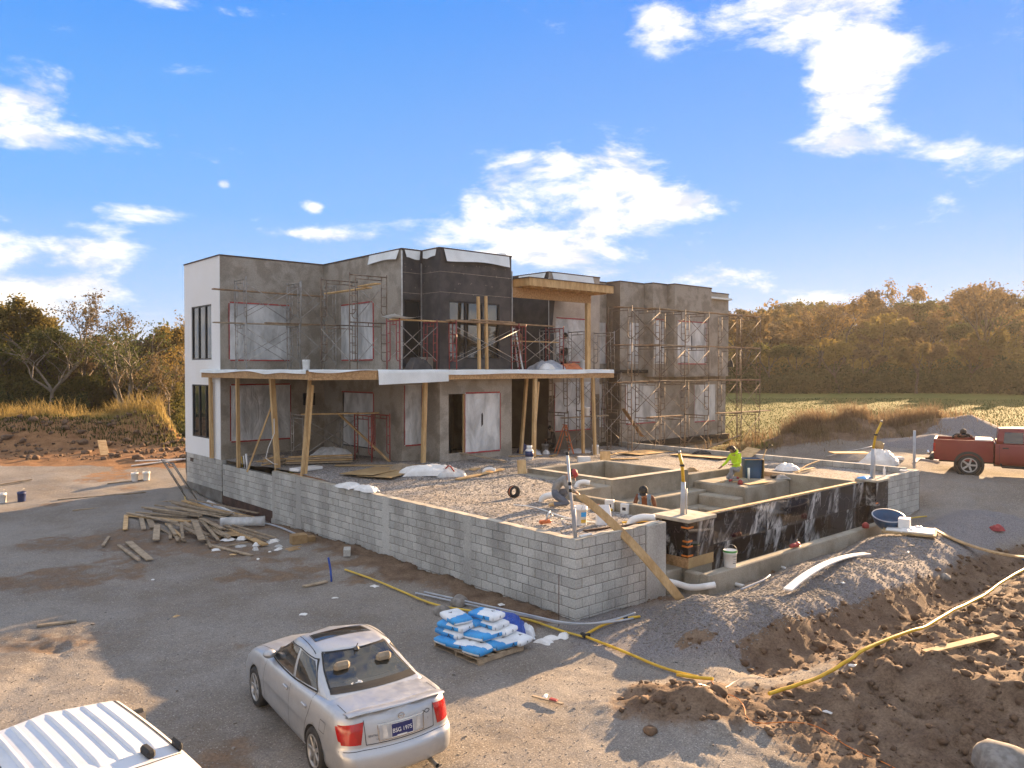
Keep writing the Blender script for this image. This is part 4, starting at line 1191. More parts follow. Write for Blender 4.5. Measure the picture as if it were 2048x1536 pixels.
# under the deck
scaffold('low grey and red scaffold under the deck, before the half covered doorway', 1.75, 15.9, 1.82, 'b', 1, 2.1, 1.3, 1, 'scaf_grey')
scaffold('single red scaffold frame pair under the deck, left of the narrow taped window', 3.3, 13.9, 1.82, 'b', 1, .75, 1.3, 1, 'scaf_red', skip_braces=((0, 0, 1), (0, 0, -1)))
plank('yellowish plank on the low porch scaffold', (1.6, 15.4, 3.55), (4.1, 14.1, 3.56), .25, mat='lumber')
scaffold('grey scaffold under the deck at the right, behind the orange stepladder', 12.6, 13.2, 1.62, 'b', 2, 1.75, 1.2, 2, 'scaf_rust', skip_braces=((0, 0, 1),), legs=.0)
plank('plank carrying a white bucket, on the scaffold under the deck at the right', (12.5, 12.8, 3.08), (15.3, 12.8, 3.09), .3, mat='lumber_grey')
# big scaffold along the right wing
scaffold('tall four lift scaffold of rusty frames along the right wing', 15.4, 12.1, 1.22, 'b', 3, 1.95, 1.4, 4, 'scaf_rust', 'scaf_rust', skip_braces=((0, 1, -1), (2, 0, -1), (1, 2, 1), (3, 1, -1)))
scaffold('tall four lift corner scaffold standing past the far right end of the house', 24.0, 12.0, 1.1, 'b', 1, 1.75, 1.4, 4, 'scaf_rust', 'scaf_rust', legs=.12)
for k, (z, dz) in enumerate(((7.96, 0), (6.28, 0), (4.60, 0))):
    nm = ('top', 'second highest', 'middle')[k]
    plank(nm + ' level plank along the right wing, nearest the canopy', (15.0, 12.0, z), (18.6, 11.9, z + .05), .26, mat='plank')
    plank(nm + ' level plank along the right wing, before the jutting walls', (17.2, 11.75, z + .06), (21.4, 11.7, z + .01), .26, mat='lumber_grey')
    plank(nm + ' level plank along the right wing, toward its far end', (20.9, 11.75, z + .055), (24.4, 11.7, z + .02), .26, mat='plank')
    plank(nm + ' level plank on the corner scaffold past the house end', (23.6, 11.8, z + .07), (26.3, 11.7, z + .03), .26, mat='plank')
plank('low plank on the corner scaffold past the house end, near the ground', (22.6, 11.8, 2.95), (26.7, 11.3, 2.97), .26, mat='plank')
plank('low plank in the right wing scaffold, above the gravel', (17.2, 11.9, 2.95), (19.6, 11.8, 2.96), .26, mat='plank')
# ------------------------------------------------------------------ vehicles
def paint(name, col, flake=.0, rough=.3, metal=.35):
    m, q, p, out = new_mat(name)
    t = q.n('ShaderNodeTexCoord')
    n = q.noise(t.outputs['Object'], 3.0, 5, .6)
    q.put(p.inputs['Base Color'], q.mix(q.mrange(n, .45, .75), col, tuple(v * .86 for v in col)))
    q.put(p.inputs['Roughness'], q.mrange(q.noise(t.outputs['Object'], 7, 5, .65), .35, .7, rough, rough + .18))
    p.inputs['Metallic'].default_value = metal; p.inputs['Coat Weight'].default_value = .22; p.inputs['Coat Roughness'].default_value = .18
    return m
MT['silver'] = paint('silver_paint', (.46, .475, .49), rough=.32, metal=.6)
MT['whitepaint'] = paint('white_paint', (.62, .62, .62), rough=.3, metal=0)
MT['redpaint'] = paint('red_paint', (.20, .028, .020), rough=.3, metal=.15)
MT['seam'] = M('panel_gap', (.03, .03, .03), .8)
MT['lamp_red'] = M('red_lamp', (.42, .012, .010), .18, (.30, .008, .008), 9, coat=.6)
MT['lamp_clear'] = M('clear_lamp', (.62, .60, .55), .15, (.45, .43, .40), 9, coat=.6)
MT['chrome'] = M('chrome', (.7, .7, .7), .15, metal=1.0)
MT['alloy'] = M('alloy_wheel', (.50, .49, .47), .35, metal=.7)
MT['plate_blue'] = M('plate_blue', (.025, .03, .14), .5)
MT['trim_grey'] = M('grey_trim', (.12, .12, .12), .6)
MT['seat'] = M('car_seat', (.16, .14, .12), .9)


def ring_half(xr, xf, w, rx, fx, rcv, fcv, bulge, NE=7, NC=8, NS=34, tap_r=0.0, tap_f=0.0):
    """half outline, rear centre to front centre; rx, fx corner depths, rcv/fcv curvature of the ends"""
    pts = []
    xc = (xr + xf) / 2; L = (xf - xr) / 2
    def side(x):
        k = (x - xc) / L
        y = w * (1 - bulge * k * k)
        if k < 0: y -= tap_r * k * k * k * k * w
        else: y -= tap_f * k * k * k * k * w
        return y
    yr, yf = side(xr + rx), side(xf - fx)
    er, ef = yr - rx * .9, yf - fx * .9
    for i in range(NE): y = er * i / NE; pts.append((xr + rcv * (y / yr) ** 2, y))
    for i in range(NC):
        a = i / NC * math.pi / 2
        x0 = xr + rcv * (er / yr) ** 2
        pts.append((x0 + (xr + rx - x0) * (1 - math.cos(a)), er + (yr - er) * math.sin(a)))
    for i in range(NS + 1): x = xr + rx + (xf - fx - xr - rx) * i / NS; pts.append((x, side(x)))
    for i in range(1, NC + 1):
        a = i / NC * math.pi / 2
        x1 = xf - fcv * (ef / yf) ** 2
        pts.append((xf - fx + (x1 - xf + fx) * math.sin(a), ef + (yf - ef) * math.cos(a)))
    for i in range(1, NE + 1): y = ef * (1 - i / NE); pts.append((xf - fcv * (y / yf) ** 2, y))
    return pts


def shell(levels, zfn, crown, M_=9):
    """levels: list of half rings; zfn(level, x, y) height; closed top and bottom"""
    V = []; F = []; N = len(levels[0]); n = 2 * N - 2
    for k, h in enumerate(levels):
        for (x, y) in h: V.append((x, y, zfn(k, x, y)))
        for (x, y) in reversed(h[1:-1]): V.append((x, -y, zfn(k, x, y)))
    for k in range(len(levels) - 1):
        for i in range(n):
            a = k * n + i; b = k * n + (i + 1) % n
            F.append((a, b, b + n, a + n))
    def cap(base, kk, top):
        h = levels[kk]; rows = []
        for i in range(N):
            if i in (0, N - 1): rows.append([base + i] * (M_ + 1)); continue
            x, y = h[i]; row = [base + i]
            for j in range(1, M_):
                f = 1 - 2 * j / M_
                V.append((x, y * f, zfn(kk, x, y * f) + (crown(x) * (1 - f * f) if top else 0))); row.append(len(V) - 1)
            row.append(base + n - i); rows.append(row)
        for i in range(N - 1):
            for j in range(M_):
                q = [rows[i][j], rows[i][j + 1], rows[i + 1][j + 1], rows[i + 1][j]]
                u = []
                for e in q:
                    if e not in u: u.append(e)
                if len(u) >= 3: F.append(tuple(u))
    cap((len(levels) - 1) * n, len(levels) - 1, True); cap(0, 0, False)
    m = MB(); m.add(V, F, 0, True); return m


def weld(me, d=1e-5):
    bm = bmesh.new(); bm.from_mesh(me); bmesh.ops.remove_doubles(bm, verts=bm.verts, dist=d); bmesh.ops.recalc_face_normals(bm, faces=bm.faces); bm.to_mesh(me); bm.free()


def cut(obj, cutters):
    """boolean difference, baked to a plain mesh"""
    for c in cutters:
        md = obj.modifiers.new('cut', 'BOOLEAN'); md.operation = 'DIFFERENCE'; md.solver = 'EXACT'; md.object = c
    dg = bpy.context.evaluated_depsgraph_get(); dg.update()
    me_ = bpy.data.meshes.new_from_object(obj.evaluated_get(dg))
    obj.modifiers.clear(); old = obj.data; obj.data = me_; bpy.data.meshes.remove(old)
    for c in cutters: d = c.data; bpy.data.objects.remove(c); bpy.data.meshes.remove(d)
    return obj


class Skin:
    def __init__(s, me_list):
        V = []; F = []
        for me_ in me_list:
            o = len(V); V += [v.co.copy() for v in me_.vertices]; F += [tuple(i + o for i in p.vertices) for p in me_.polygons]
        s.b = BVHTree.FromPolygons(V, F)
    def hit(s, o, d):
        h = s.b.ray_cast(Vector(o), Vector(d)); return (h[0], h[1]) if h[0] is not None else (None, None)
    def at(s, view, a, b, off):
        """view: 'rear' (a=y,b=z), 'left' (a=x,b=z), 'right', 'front', 'top' (a=x,b=y)"""
        o, d = {'rear': ((-6, a, b), (1, 0, 0)), 'front': ((6, a, b), (-1, 0, 0)), 'left': ((a, 6, b), (0, -1, 0)), 'right': ((a, -6, b), (0, 1, 0)), 'top': ((a, b, 6), (0, 0, -1))}[view]
        p, n = s.hit(o, d)
        if p is None:
            h = s.b.find_nearest(Vector(o) + Vector(d) * 5.2); p, n = h[0], h[1]
        if n.dot(Vector(d)) > 0: n = -n
        return p + n * off
    def patch(s, mb, view, c4, nu=10, nv=8, off=.003, mi=0):
        (a0, b0), (a1, b1), (a2, b2), (a3, b3) = c4
        def fn(i, j):
            a = (a0 * (1 - i) + a1 * i) * (1 - j) + (a3 * (1 - i) + a2 * i) * j
            b = (b0 * (1 - i) + b1 * i) * (1 - j) + (b3 * (1 - i) + b2 * i) * j
            return s.at(view, a, b, off)
        mb.grid(fn, nu, nv, mi)
    def line(s, mb, view, pts, wd=.008, off=.0025, step=.05):
        for (p, q) in zip(pts[:-1], pts[1:]):
            L = math.hypot(q[0] - p[0], q[1] - p[1]); n = max(1, int(L / step)); nx_, ny_ = -(q[1] - p[1]) / L * wd / 2, (q[0] - p[0]) / L * wd / 2
            s.patch(mb, view, ((p[0] - nx_, p[1] - ny_), (q[0] - nx_, q[1] - ny_), (q[0] + nx_, q[1] + ny_), (p[0] + nx_, p[1] + ny_)), n, 1, off)


def text_mesh(txt, size, depth=.001):
    c = bpy.data.curves.new('txt', 'FONT'); c.body = txt; c.size = size; c.align_x = 'CENTER'; c.align_y = 'CENTER'; c.extrude = depth
    o = bpy.data.objects.new('txt', c); COL.objects.link(o)
    dg = bpy.context.evaluated_depsgraph_get(); dg.update()
    me_ = bpy.data.meshes.new_from_object(o.evaluated_get(dg)); bpy.data.objects.remove(o); bpy.data.curves.remove(c)
    return me_


def wheel(parent, x, y, r, wd, sg, spokes=7, rimr=.66):
    w_ = link('wheel', None, parent, (x, y, r))
    rot = Matrix.Rotation(R(-90 * sg), 3, 'X')
    m = MB(); h = wd / 2
    m.lathe([(r * .60, -h * .8), (r * .80, -h), (r * .95, -h * .9), (r, -h * .6), (r, h * .6), (r * .95, h * .9), (r * .80, h), (r * .68, h * .92), (r * .66, h * .5)], 36, rot=rot)
    m.build('tyre', 'black', w_)
    m = MB(); m.lathe([(0, h * .2), (r * .64, h * .2)], 24, rot=rot); m.build('wheel_shade_disc', 'seam', w_)  # dark disc painted in for the shaded recess behind the spokes
    m = MB(); m.lathe([(r * .70, h * .95), (r * .66, h * 1.02), (r * .60, h * .85), (r * .61, h * .2)], 36, rot=rot)
    m.lathe([(0, h * .92), (r * .13, h * .9), (r * .16, h * .6)], 16, rot=rot)
    for k in range(spokes):
        a = 2 * math.pi * k / spokes
        p0 = rot @ Vector((math.cos(a) * r * .10, math.sin(a) * r * .10, h * .72)); p1 = rot @ Vector((math.cos(a) * r * .62, math.sin(a) * r * .62, h * .80))
        m.bar(p0, p1, r * .17, r * .08, up=(rot @ Vector((0, 0, 1))), ch=.006)
    m.build('rim', 'alloy', w_)
    return w_


# ---------------- silver sedan
CH = math.atan2(.819, -.573)
sedan = thing('sedan', 'silver four door sedan seen from behind, parked on the gravel, blue licence plate', 'car', (-2.58, 11.36, G(-2.54, 11.35) + .0), CH)
belt = lambda x: float(np.interp(x, [-2.3, -2.08, -1.95, -1.4, -.6, .4, 1.0, 1.5, 1.95, 2.3], [.955, .975, 1.0, 1.0, .955, .915, .90, .835, .73, .66]))
QS = [0, .06, .14, .22, .30, .36, .42, .46, .50, .55, .62, .70, .80, .88, .94, .98, 1.0]
qi = lambda q, a, b: float(np.interp(q, a, b))
lev = []
for q in QS:
    xr = qi(q, [0, .06, .14, .30, .42, .46, .50, .55, .8, .94, 1], [-2.12, -2.20, -2.245, -2.262, -2.252, -2.235, -2.20, -2.192, -2.165, -2.135, -2.10])
    xf = qi(q, [0, .06, .2, .5, .8, .94, 1], [2.05, 2.16, 2.22, 2.22, 2.12, 2.02, 1.95])
    ww = qi(q, [0, .06, .14, .3, .55, .8, .94, .98, 1], [.78, .815, .838, .848, .855, .835, .805, .78, .74])
    lev.append(ring_half(xr, xf, ww, qi(q, [0, .45, .55, 1], [.26, .30, .34, .36]), .42, qi(q, [0, .45, .5, 1], [.14, .15, .18, .18]), .18, .02, tap_r=.05, tap_f=.06))
Z0 = .20
body = shell(lev, lambda k, x, y: Z0 + QS[k] * (belt(x) - Z0), lambda x: .030 + .02 * (x > 1))
bd = body.build('body', 'silver', sedan); weld(bd.data)
cutters = []
for wx_ in (-1.23, 1.30):
    for sg in (-1, 1):
        m = MB(); m.lathe([(0, -.20), (.335, -.20), (.335, .20), (0, .20)], 40, (wx_, sg * .80, .31), rot=Matrix.Rotation(R(90), 3, 'X'))
        c = m.build('cutter', 'seam'); weld(c.data); cutters.append(c)
bd.data.materials.append(MT['seam'])
for c in cutters: c.parent = sedan
cut(bd, cutters)
GQ = [0, .12, .3, .5, .7, .85, .94, 1.0]
lev = []
for q in GQ:
    e = q ** 1.08
    xr = -1.60 + (.86) * e + .05 * math.sin(q * math.pi); xf = 1.12 - .84 * e - .03 * math.sin(q * math.pi)
    ww = .765 - .165 * q - .02 * math.sin(q * math.pi) * -1 - .02 * q ** 6
    lev.append(ring_half(xr, xf, ww, .16, .16, .10, .16, .05, tap_r=.06, tap_f=.10))
roofz = lambda x: 1.372 - .055 * ((x + .22) / .62) ** 2
def gzf(k, x, y):
    q = GQ[k]; return (1 - q) * (belt(x) - .02) + q * roofz(max(-.9, min(.4, x)))
gh = shell(lev, gzf, lambda x: .042)
ghd = gh.build('cabin', 'silver', sedan); weld(ghd.data)
sk = Skin([bd.data, ghd.data])
# hollow the cabin and cut its window openings
GI = [0, .3, .6, .85, .94]
def inner_ring(q):
    e = q ** 1.08
    return ring_half(-1.60 + .86 * e + .05 * math.sin(q * math.pi) + .035, 1.12 - .84 * e - .03 * math.sin(q * math.pi) - .035, .765 - .165 * q + .02 * math.sin(q * math.pi) - .02 * q ** 6 - .03, .16, .16, .10, .16, .05, tap_r=.06, tap_f=.10)
inn = shell([inner_ring(q) for q in GI], lambda k, x, y: (1 - GI[k]) * (belt(x) - .10) + GI[k] * roofz(max(-.9, min(.4, x))), lambda x: .03).build('cutter', 'silver'); weld(inn.data)
def prism_cut(poly, axis_, lo, hi):
    n_ = len(poly); f_ = (lambda a, b, c: (a, c, b)) if axis_ == 'y' else (lambda a, b, c: (c, a, b))
    V_ = [f_(p[0], p[1], lo) for p in poly] + [f_(p[0], p[1], hi) for p in poly]
    o_ = MB().add(V_, [tuple(reversed(range(n_))), tuple(range(n_, 2 * n_))] + [(i, (i + 1) % n_, n_ + (i + 1) % n_, n_ + i) for i in range(n_)]).build('cutter', 'silver'); return o_
FW = ((-.24, .965), (.78, .945), (.36, 1.255), (-.17, 1.30)); RW = ((-1.06, 1.03), (-.33, .97), (-.25, 1.30), (-.70, 1.275))
BW_ = ((-.60, 1.068), (.60, 1.068), (.475, 1.335), (-.475, 1.335)); WS = ((-.6031, 1.0113), (.6027, 1.0117), (.4871, 1.2873), (-.4873, 1.2869))
cs_ = [inn, prism_cut(FW, 'y', -1.2, 1.2), prism_cut(RW, 'y', -1.2, 1.2), prism_cut(BW_, 'x', -2.2, -.55), prism_cut(WS, 'x', .1437, 1.7031)]
for c in cs_: c.parent = sedan
cut(ghd, cs_)
m = MB(); m.grid(lambda i, j: Vector((-1.34 + 2.2 * i, (j * 2 - 1) * .62, belt(-1.34 + 2.2 * i) + .034)), 16, 6); m.build('interior_floor', 'seat', sedan)
MT['beige'] = M('beige_upholstery', (.30, .25, .18), .9, (.22, .18, .13), 6)
for (x_, ys_) in ((-.02, (-.34, .34)), (-.92, (-.32, .32))):
    for y_ in ys_:
        m = MB(); m.box((x_, y_, 1.06), (.14, .44, .26), Euler((0, R(-14), 0)), ch=.04); m.build('seat_back', 'beige', sedan)
        m = MB(); m.box((x_ - .05, y_, 1.235), (.10, .24, .13), Euler((0, R(-10), 0)), ch=.04); m.build('headrest', 'beige', sedan)
m = MB(); m.lathe([(.17, -.012), (.185, 0), (.17, .012)], 20, (.46, .36, 1.06), rot=Matrix.Rotation(R(62), 3, 'Y')); m.build('steering_wheel', 'black', sedan)
m = MB(); m.box((.72, 0, .98), (.30, 1.2, .08), ch=.03); m.build('dashboard', 'seat', sedan)
m = MB(); m.grid(lambda i, j: Vector((-1.33 + .22 * i, .12 + .24 * j, 1.045 + .09 * float(fbm(np.array(i * 4.), np.array(j * 4.), 3, 3)) * min(1, 6 * min(i, 1 - i, j, 1 - j)))), 10, 10, 0, False)
m.build('white_cloth', 'white', sedan, fix=False)
m = MB(); sk.patch(m, 'rear', ((-.60, 1.068), (.60, 1.068), (.475, 1.335), (-.475, 1.335)), 20, 12, .004); m.build('rear_window', 'carglass', sedan)
m = MB(); sk.line(m, 'rear', ((-.615, 1.066), (.615, 1.066), (.485, 1.345), (-.485, 1.345), (-.615, 1.066)), .022, .005); m.build('rear_window_seal', 'seam', sedan)
m = MB(); sk.patch(m, 'rear', ((-.645, 1.036), (.645, 1.036), (.615, 1.078), (-.615, 1.078)), 20, 3, .004); m.build('rear_window_seal', 'seam', sedan)
m = MB(); sk.patch(m, 'front', ((-.605, 1.005), (.605, 1.005), (.49, 1.29), (-.49, 1.29)), 16, 10, .004); m.build('windscreen', 'carglass', sedan)
for sd, sg in (('left', 1), ('right', -1)):
    m = MB(); sk.patch(m, sd, ((-.24, .965), (.78, .945), (.36, 1.255), (-.17, 1.30)), 12, 8, .004); m.build('front_side_window', 'carglass', sedan)
    m = MB(); sk.patch(m, sd, ((-1.06, 1.03), (-.33, .97), (-.25, 1.30), (-.70, 1.275)), 12, 8, .004); m.build('rear_side_window', 'carglass', sedan)
    m = MB(); sk.line(m, sd, ((.85, .925), (-.28, .945), (-1.10, 1.01)), .022, .005); sk.line(m, sd, ((-1.10, 1.01), (-.72, 1.295), (-.2, 1.318), (.38, 1.268), (.85, .925)), .012, .004); m.build('window_seal', 'seam', sedan)
    m = MB(); sk.line(m, sd, ((-.29, .93), (-.30, .6), (-.30, .30))); sk.line(m, sd, ((.80, .92), (.84, .6), (.80, .30))); sk.line(m, sd, ((-1.10, 1.0), (-1.06, .8), (-.93, .55), (-.88, .30))); m.build('door_gap', 'seam', sedan)
    m = MB(); sk.line(m, sd, ((.78, .545), (-.26, .545)), .035, .006); sk.line(m, sd, ((-.33, .545), (-.86, .545)), .035, .006); m.build('rub_strip', 'silver', sedan)
    for hx in (-.14, -.88):
        m = MB(); p = sk.at(sd, hx, .79, .012); m.box(p, (.17, .026, .042), ch=.008); m.build('door_handle', 'silver', sedan)
    for wx_ in (-1.23, 1.30): wheel(sedan, wx_, sg * .755, .305, .19, sg)
    m = MB(); p = sk.at(sd, .72, .985, .02); c = Vector((.70, p.y + sg * .10, 1.0))
    m.lathe([(0, .09), (.06, .075), (.085, .03), (.088, -.02), (.07, -.04)], 16, c, rot=Matrix.Rotation(R(-90), 3, 'Y') @ Matrix.Diagonal((.75, 1.1, 1)))
    m.bar(Vector((.74, p.y - sg * .03, .97)), Vector((.72, c.y, .985)), .06, .04)
    mo = m.build('wing_mirror', 'silver', sedan)
    m = MB(); m.lathe([(0, -.036), (.07, -.036)], 16, c, rot=Matrix.Rotation(R(-90), 3, 'Y') @ Matrix.Diagonal((.75, 1.1, 1))); m.build('mirror_glass', 'glass', mo)
    # tail lamp wrapping the corner
    m = MB()
    ys = sg * .53, sg * .825
    sk.patch(m, 'rear', ((ys[0] + sg * .02, .655), (sg * .77, .66), (sg * .775, .88), (ys[0] - sg * .03, .915)), 12, 10, .005)
    sk.patch(m, sd, ((-2.10, .66), (-1.95, .70), (-1.86, .86), (-2.03, .885)), 8, 8, .006)
    m.build('tail_lamp', 'lamp_red', sedan)
    m = MB(); sk.line(m, sd, ((-1.60, .80), (-1.44, .80), (-1.42, .66), (-1.58, .66), (-1.60, .80)) if sg > 0 else ((-1.6, .8), (-1.59, .8)), .006, .002); m.build('fuel_flap_gap', 'seam', sedan)
m = MB(); sk.line(m, 'rear', ((-.50, .93), (-.485, .64), (.485, .64), (.50, .93)), .009)
m.build('panel_gap', 'seam', sedan); m = MB(); sk.line(m, 'top', ((-1.62, -.66), (-1.96, -.66))); m.build('panel_gap', 'seam', sedan); m = MB(); sk.line(m, 'top', ((-1.62, .66), (-1.96, .66))); m.build('panel_gap', 'seam', sedan); m = MB(); sk.line(m, 'rear', ((-.80, .585), (.80, .585)), .008); m.build('panel_gap', 'seam', sedan); m = MB()
sk.line(m, 'top', ((-.62, -.56), (.25, -.50)), .012); m.build('roof_gutter', 'seam', sedan); m = MB(); sk.line(m, 'top', ((-.62, .56), (.25, .50)), .012); m.build('roof_gutter', 'seam', sedan); m = MB()
sk.line(m, 'top', ((1.06, .60), (1.75, .62)), .008); m.build('panel_gap', 'seam', sedan); m = MB(); sk.line(m, 'top', ((1.06, -.60), (1.75, -.62)), .008)
m.build('panel_gap', 'seam', sedan)
# lip spoiler
m = MB()
def spf(i, j):
    y = -.70 + 1.40 * i; k = 4 * (i - .5) ** 2
    x0 = -2.14 + .10 * k; zt = 1.045 - .035 * k * k
    prof = [(.22, -.035), (.10, .0), (.0, .005), (-.02, -.012), (.02, -.030), (.16, -.055)]
    t = j * 5; a = int(min(4, t)); f = t - a
    px_, pz_ = prof[a][0] * (1 - f) + prof[a + 1][0] * f, prof[a][1] * (1 - f) + prof[a + 1][1] * f
    return Vector((x0 + px_, y, zt + pz_))
m.grid(spf, 24, 15); m.build('spoiler', 'silver', sedan)
m = MB(); sk.patch(m, 'top', ((.02, -.40), (.02, .40), (-.28, .43), (-.28, -.43)), 12, 5, .004); m.build('sunroof', 'carglass', sedan)
m = MB(); sk.line(m, 'top', ((.03, -.41), (.03, .41), (-.29, .44), (-.29, -.44), (.03, -.41)), .012, .003); m.build('sunroof_seal', 'seam', sedan)
p = sk.at('top', -.74, .0, 0)
m = MB(); m.lathe([(.045, 0), (.04, .025), (.015, .04), (0, .042)], 12, p); m.tube([p + Vector((0, 0, .03)), p + Vector((-.06, 0, .10))], .007, 6); m.build('aerial', 'trim_grey', sedan)
# licence plate, recess, lamps, badges
def rear_text(txt, size, y, z, off, mat, name, parent=sedan, tilt=True, flip=1):
    me_ = text_mesh(txt, size); me_.materials.append(MT[mat])
    p = sk.at('rear', y, z, off); o = link(name, me_, parent, p)
    p2 = sk.at('rear', y, z + .05, off); p3 = sk.at('rear', y - .05, z, off)
    up = (p2 - p).normalized(); rt = (p3 - p).normalized(); nn = rt.cross(up)
    o.rotation_euler = Matrix((rt, up, nn)).transposed().to_euler(); return o
m = MB(); sk.patch(m, 'rear', ((-.31, .665), (.31, .665), (.31, .845), (-.31, .845)), 10, 5, .003); m.build('plate_recess', 'silver', sedan)
m = MB(); sk.line(m, 'rear', ((-.32, .66), (.32, .66), (.33, .85), (-.33, .85), (-.32, .66)), .012, .005); m.build('plate_recess_edge', 'chrome', sedan)
m = MB(); sk.patch(m, 'rear', ((-.155, .675), (.155, .675), (.155, .83), (-.155, .83)), 4, 3, .010); pl = m.build('licence_plate', 'plate_blue', sedan)
m = MB(); sk.line(m, 'rear', ((-.155, .675), (.155, .675), (.155, .83), (-.155, .83), (-.155, .675)), .007, .012); sk.line(m, 'rear', ((.08, .683), (-.06, .683)), .014, .0125); m.build('plate_frame', 'white', pl)
rear_text('BSG', .072, .080, .745, .012, 'white', 'plate_lettering', sedan); rear_text('1975', .072, -.070, .745, .012, 'white', 'plate_lettering', sedan)
for sg in (-1, 1):
    m = MB(); sk.patch(m, 'rear', ((sg * .20, .68), (sg * .265, .68), (sg * .275, .835), (sg * .215, .835)), 3, 6, .007); m.build('reversing_lamp', 'lamp_clear', sedan)
m = MB(); p = sk.at('rear', 0, .90, .006)
for k in range(20):
    a, b = 2 * math.pi * k / 20, 2 * math.pi * (k + 1) / 20
    m.bar((p.x, p.y + .042 * math.cos(a), p.z + .034 * math.sin(a)), (p.x, p.y + .042 * math.cos(b), p.z + .034 * math.sin(b)), .007, .007)
m.bar((p.x, p.y - .05, p.z), (p.x, p.y + .05, p.z), .012, .006); m.build('round_badge', 'chrome', sedan)
m = MB()
for sg in (-1, 1):
    P = [sk.at('rear', -.385 - .055 * (1 - 2 * i / 8), .855 + sg * (.022 * math.sin(min(i, 6.5) / 6.5 * math.pi) - (0.0 if i < 7 else .012 * (i - 6.5))), .004) for i in range(9)]
    m.tube(P, .004, 4)
m.build('fish_emblem', 'seam', sedan)
rear_text('SENTRA', .035, .395, .735, .004, 'trim_grey', 'badge_lettering'); rear_text('1.8', .03, .34, .69, .004, 'trim_grey', 'badge_lettering'); rear_text('S', .035, -.40, .765, .004, 'chrome', 'badge_lettering')
m = MB(); m.tube([(-2.05, -.45, .20), (-2.30, -.45, .19)], .032, 10, caps=False); m.build('exhaust_pipe', 'steel', sedan)

sedan.scale = (.975, .955, .985)
# ---------------- white sport utility vehicle, only its roof and bonnet in view
SH = math.atan2(.69, -.72)
suv = thing('sport_utility_vehicle', 'white sport utility vehicle with ribbed roof, cut off by the bottom left corner', 'car', (-4.43, 7.52, G(-4.43, 7.52)), SH)
belt2 = lambda x: float(np.interp(x, [-2.2, .8, 1.2, 2.2], [1.02, 1.05, 1.03, .92]))
QS2 = [0, .08, .2, .5, .8, .93, 1]
lev = [ring_half(qi(q, [0, .2, 1], [-2.15, -2.22, -2.16]), qi(q, [0, .2, .8, 1], [2.1, 2.2, 2.16, 2.05]), qi(q, [0, .1, .6, .9, 1], [.84, .88, .90, .88, .82]), .14, .3, .06, .12, .02, tap_f=.05) for q in QS2]
b2 = shell(lev, lambda k, x, y: .30 + QS2[k] * (belt2(x) - .30), lambda x: .035).build('body', 'whitepaint', suv); weld(b2.data)
GQ2 = [0, .3, .6, .85, .95, 1.0]
lev = [ring_half(-2.10 + .12 * q + .10 * q ** 4, 1.25 - .82 * q - .10 * q ** 4, .80 - .11 * q - .05 * q ** 8, .14, .18, .06, .12, .02) for q in GQ2]
rz2 = lambda x: 1.735 - .03 * ((x + .7) / 1.2) ** 2
g2 = shell(lev, lambda k, x, y: (1 - GQ2[k]) * (belt2(x) - .02) + GQ2[k] * rz2(x), lambda x: .035).build('cabin', 'whitepaint', suv); weld(g2.data)
sk2 = Skin([b2.data, g2.data])
for sd in ('left', 'right'):
    for (a, b) in ((-1.9, -1.2), (-1.12, -.35), (-.28, .55)):
        m = MB(); sk2.patch(m, sd, ((a, 1.10), (b + (.15 if b > 0 else 0), 1.10), (b - (.2 if b > 0 else .02), 1.56), (a + .02, 1.56)), 6, 6, .005); m.build('side_window', 'carglass', suv)
m = MB(); sk2.patch(m, 'rear', ((-.62, 1.12), (.62, 1.12), (.56, 1.58), (-.56, 1.58)), 8, 6, .005); m.build('rear_window', 'carglass', suv)
m = MB(); sk2.patch(m, 'front', ((-.66, 1.12), (.66, 1.12), (.58, 1.62), (-.58, 1.62)), 8, 6, .005); m.build('windscreen', 'carglass', suv)
for k in range(7):
    y = -.465 + .155 * k
    m = MB()
    def rib(i, j):
        x = .28 - 1.52 * i; e = min(1, min(i, 1 - i) * 14); f = (j - .5) * 2
        return sk2.at('top', x, y + f * .028, .001 + .014 * e * (1 - f * f))
    m.grid(rib, 24, 6); m.build('roof_rib', 'whitepaint', suv)
m = MB(); sk2.line(m, 'top', ((-1.42, -.64), (-1.46, -.3), (-1.46, .3), (-1.42, .64)), .012, .003); m.build('tailgate_gap', 'seam', suv)
m = MB(); sk2.line(m, 'top', ((-1.46, .05), (-1.46, .35)), .022, .006); m.build('high_brake_lamp', 'lamp_red', suv)
for (y, nm) in ((-.60, 'roof_gutter'), (.60, 'roof_gutter')):
    m = MB(); sk2.line(m, 'top', ((.34, y), (-1.4, y * 1.01)), .016, .004); m.build(nm, 'seam', suv)
for y in (-.36, -.62):
    p = sk2.at('top', -1.30, y, .0)
    m = MB(); m.box(p + Vector((0, 0, .035)), (.19, .075 if y > -.5 else .035, .08), ch=.02); m.build('roof_rack_foot', 'black', suv)
for sg in (-1, 1):
    m = MB(); m.box((.78, sg * 1.02, 1.22), (.10, .22, .18), ch=.03); m.bar((.8, sg * .84, 1.14), (.8, sg * .95, 1.2), .05, .05); mo = m.build('wing_mirror', 'black', suv)
    m = MB(); m.box((.725, sg * 1.02, 1.22), (.006, .17, .13)); m.build('mirror_glass', 'chrome', mo)
    for wx_ in (-1.35, 1.4): wheel(suv, wx_, sg * .80, .35, .22, sg, 5)
m = MB(); sk2.line(m, 'top', ((1.3, -.55), (2.0, -.45)), .03, .012); sk2.line(m, 'top', ((1.3, .55), (2.0, .45)), .03, .012); m.build('bonnet_crease', 'whitepaint', suv)

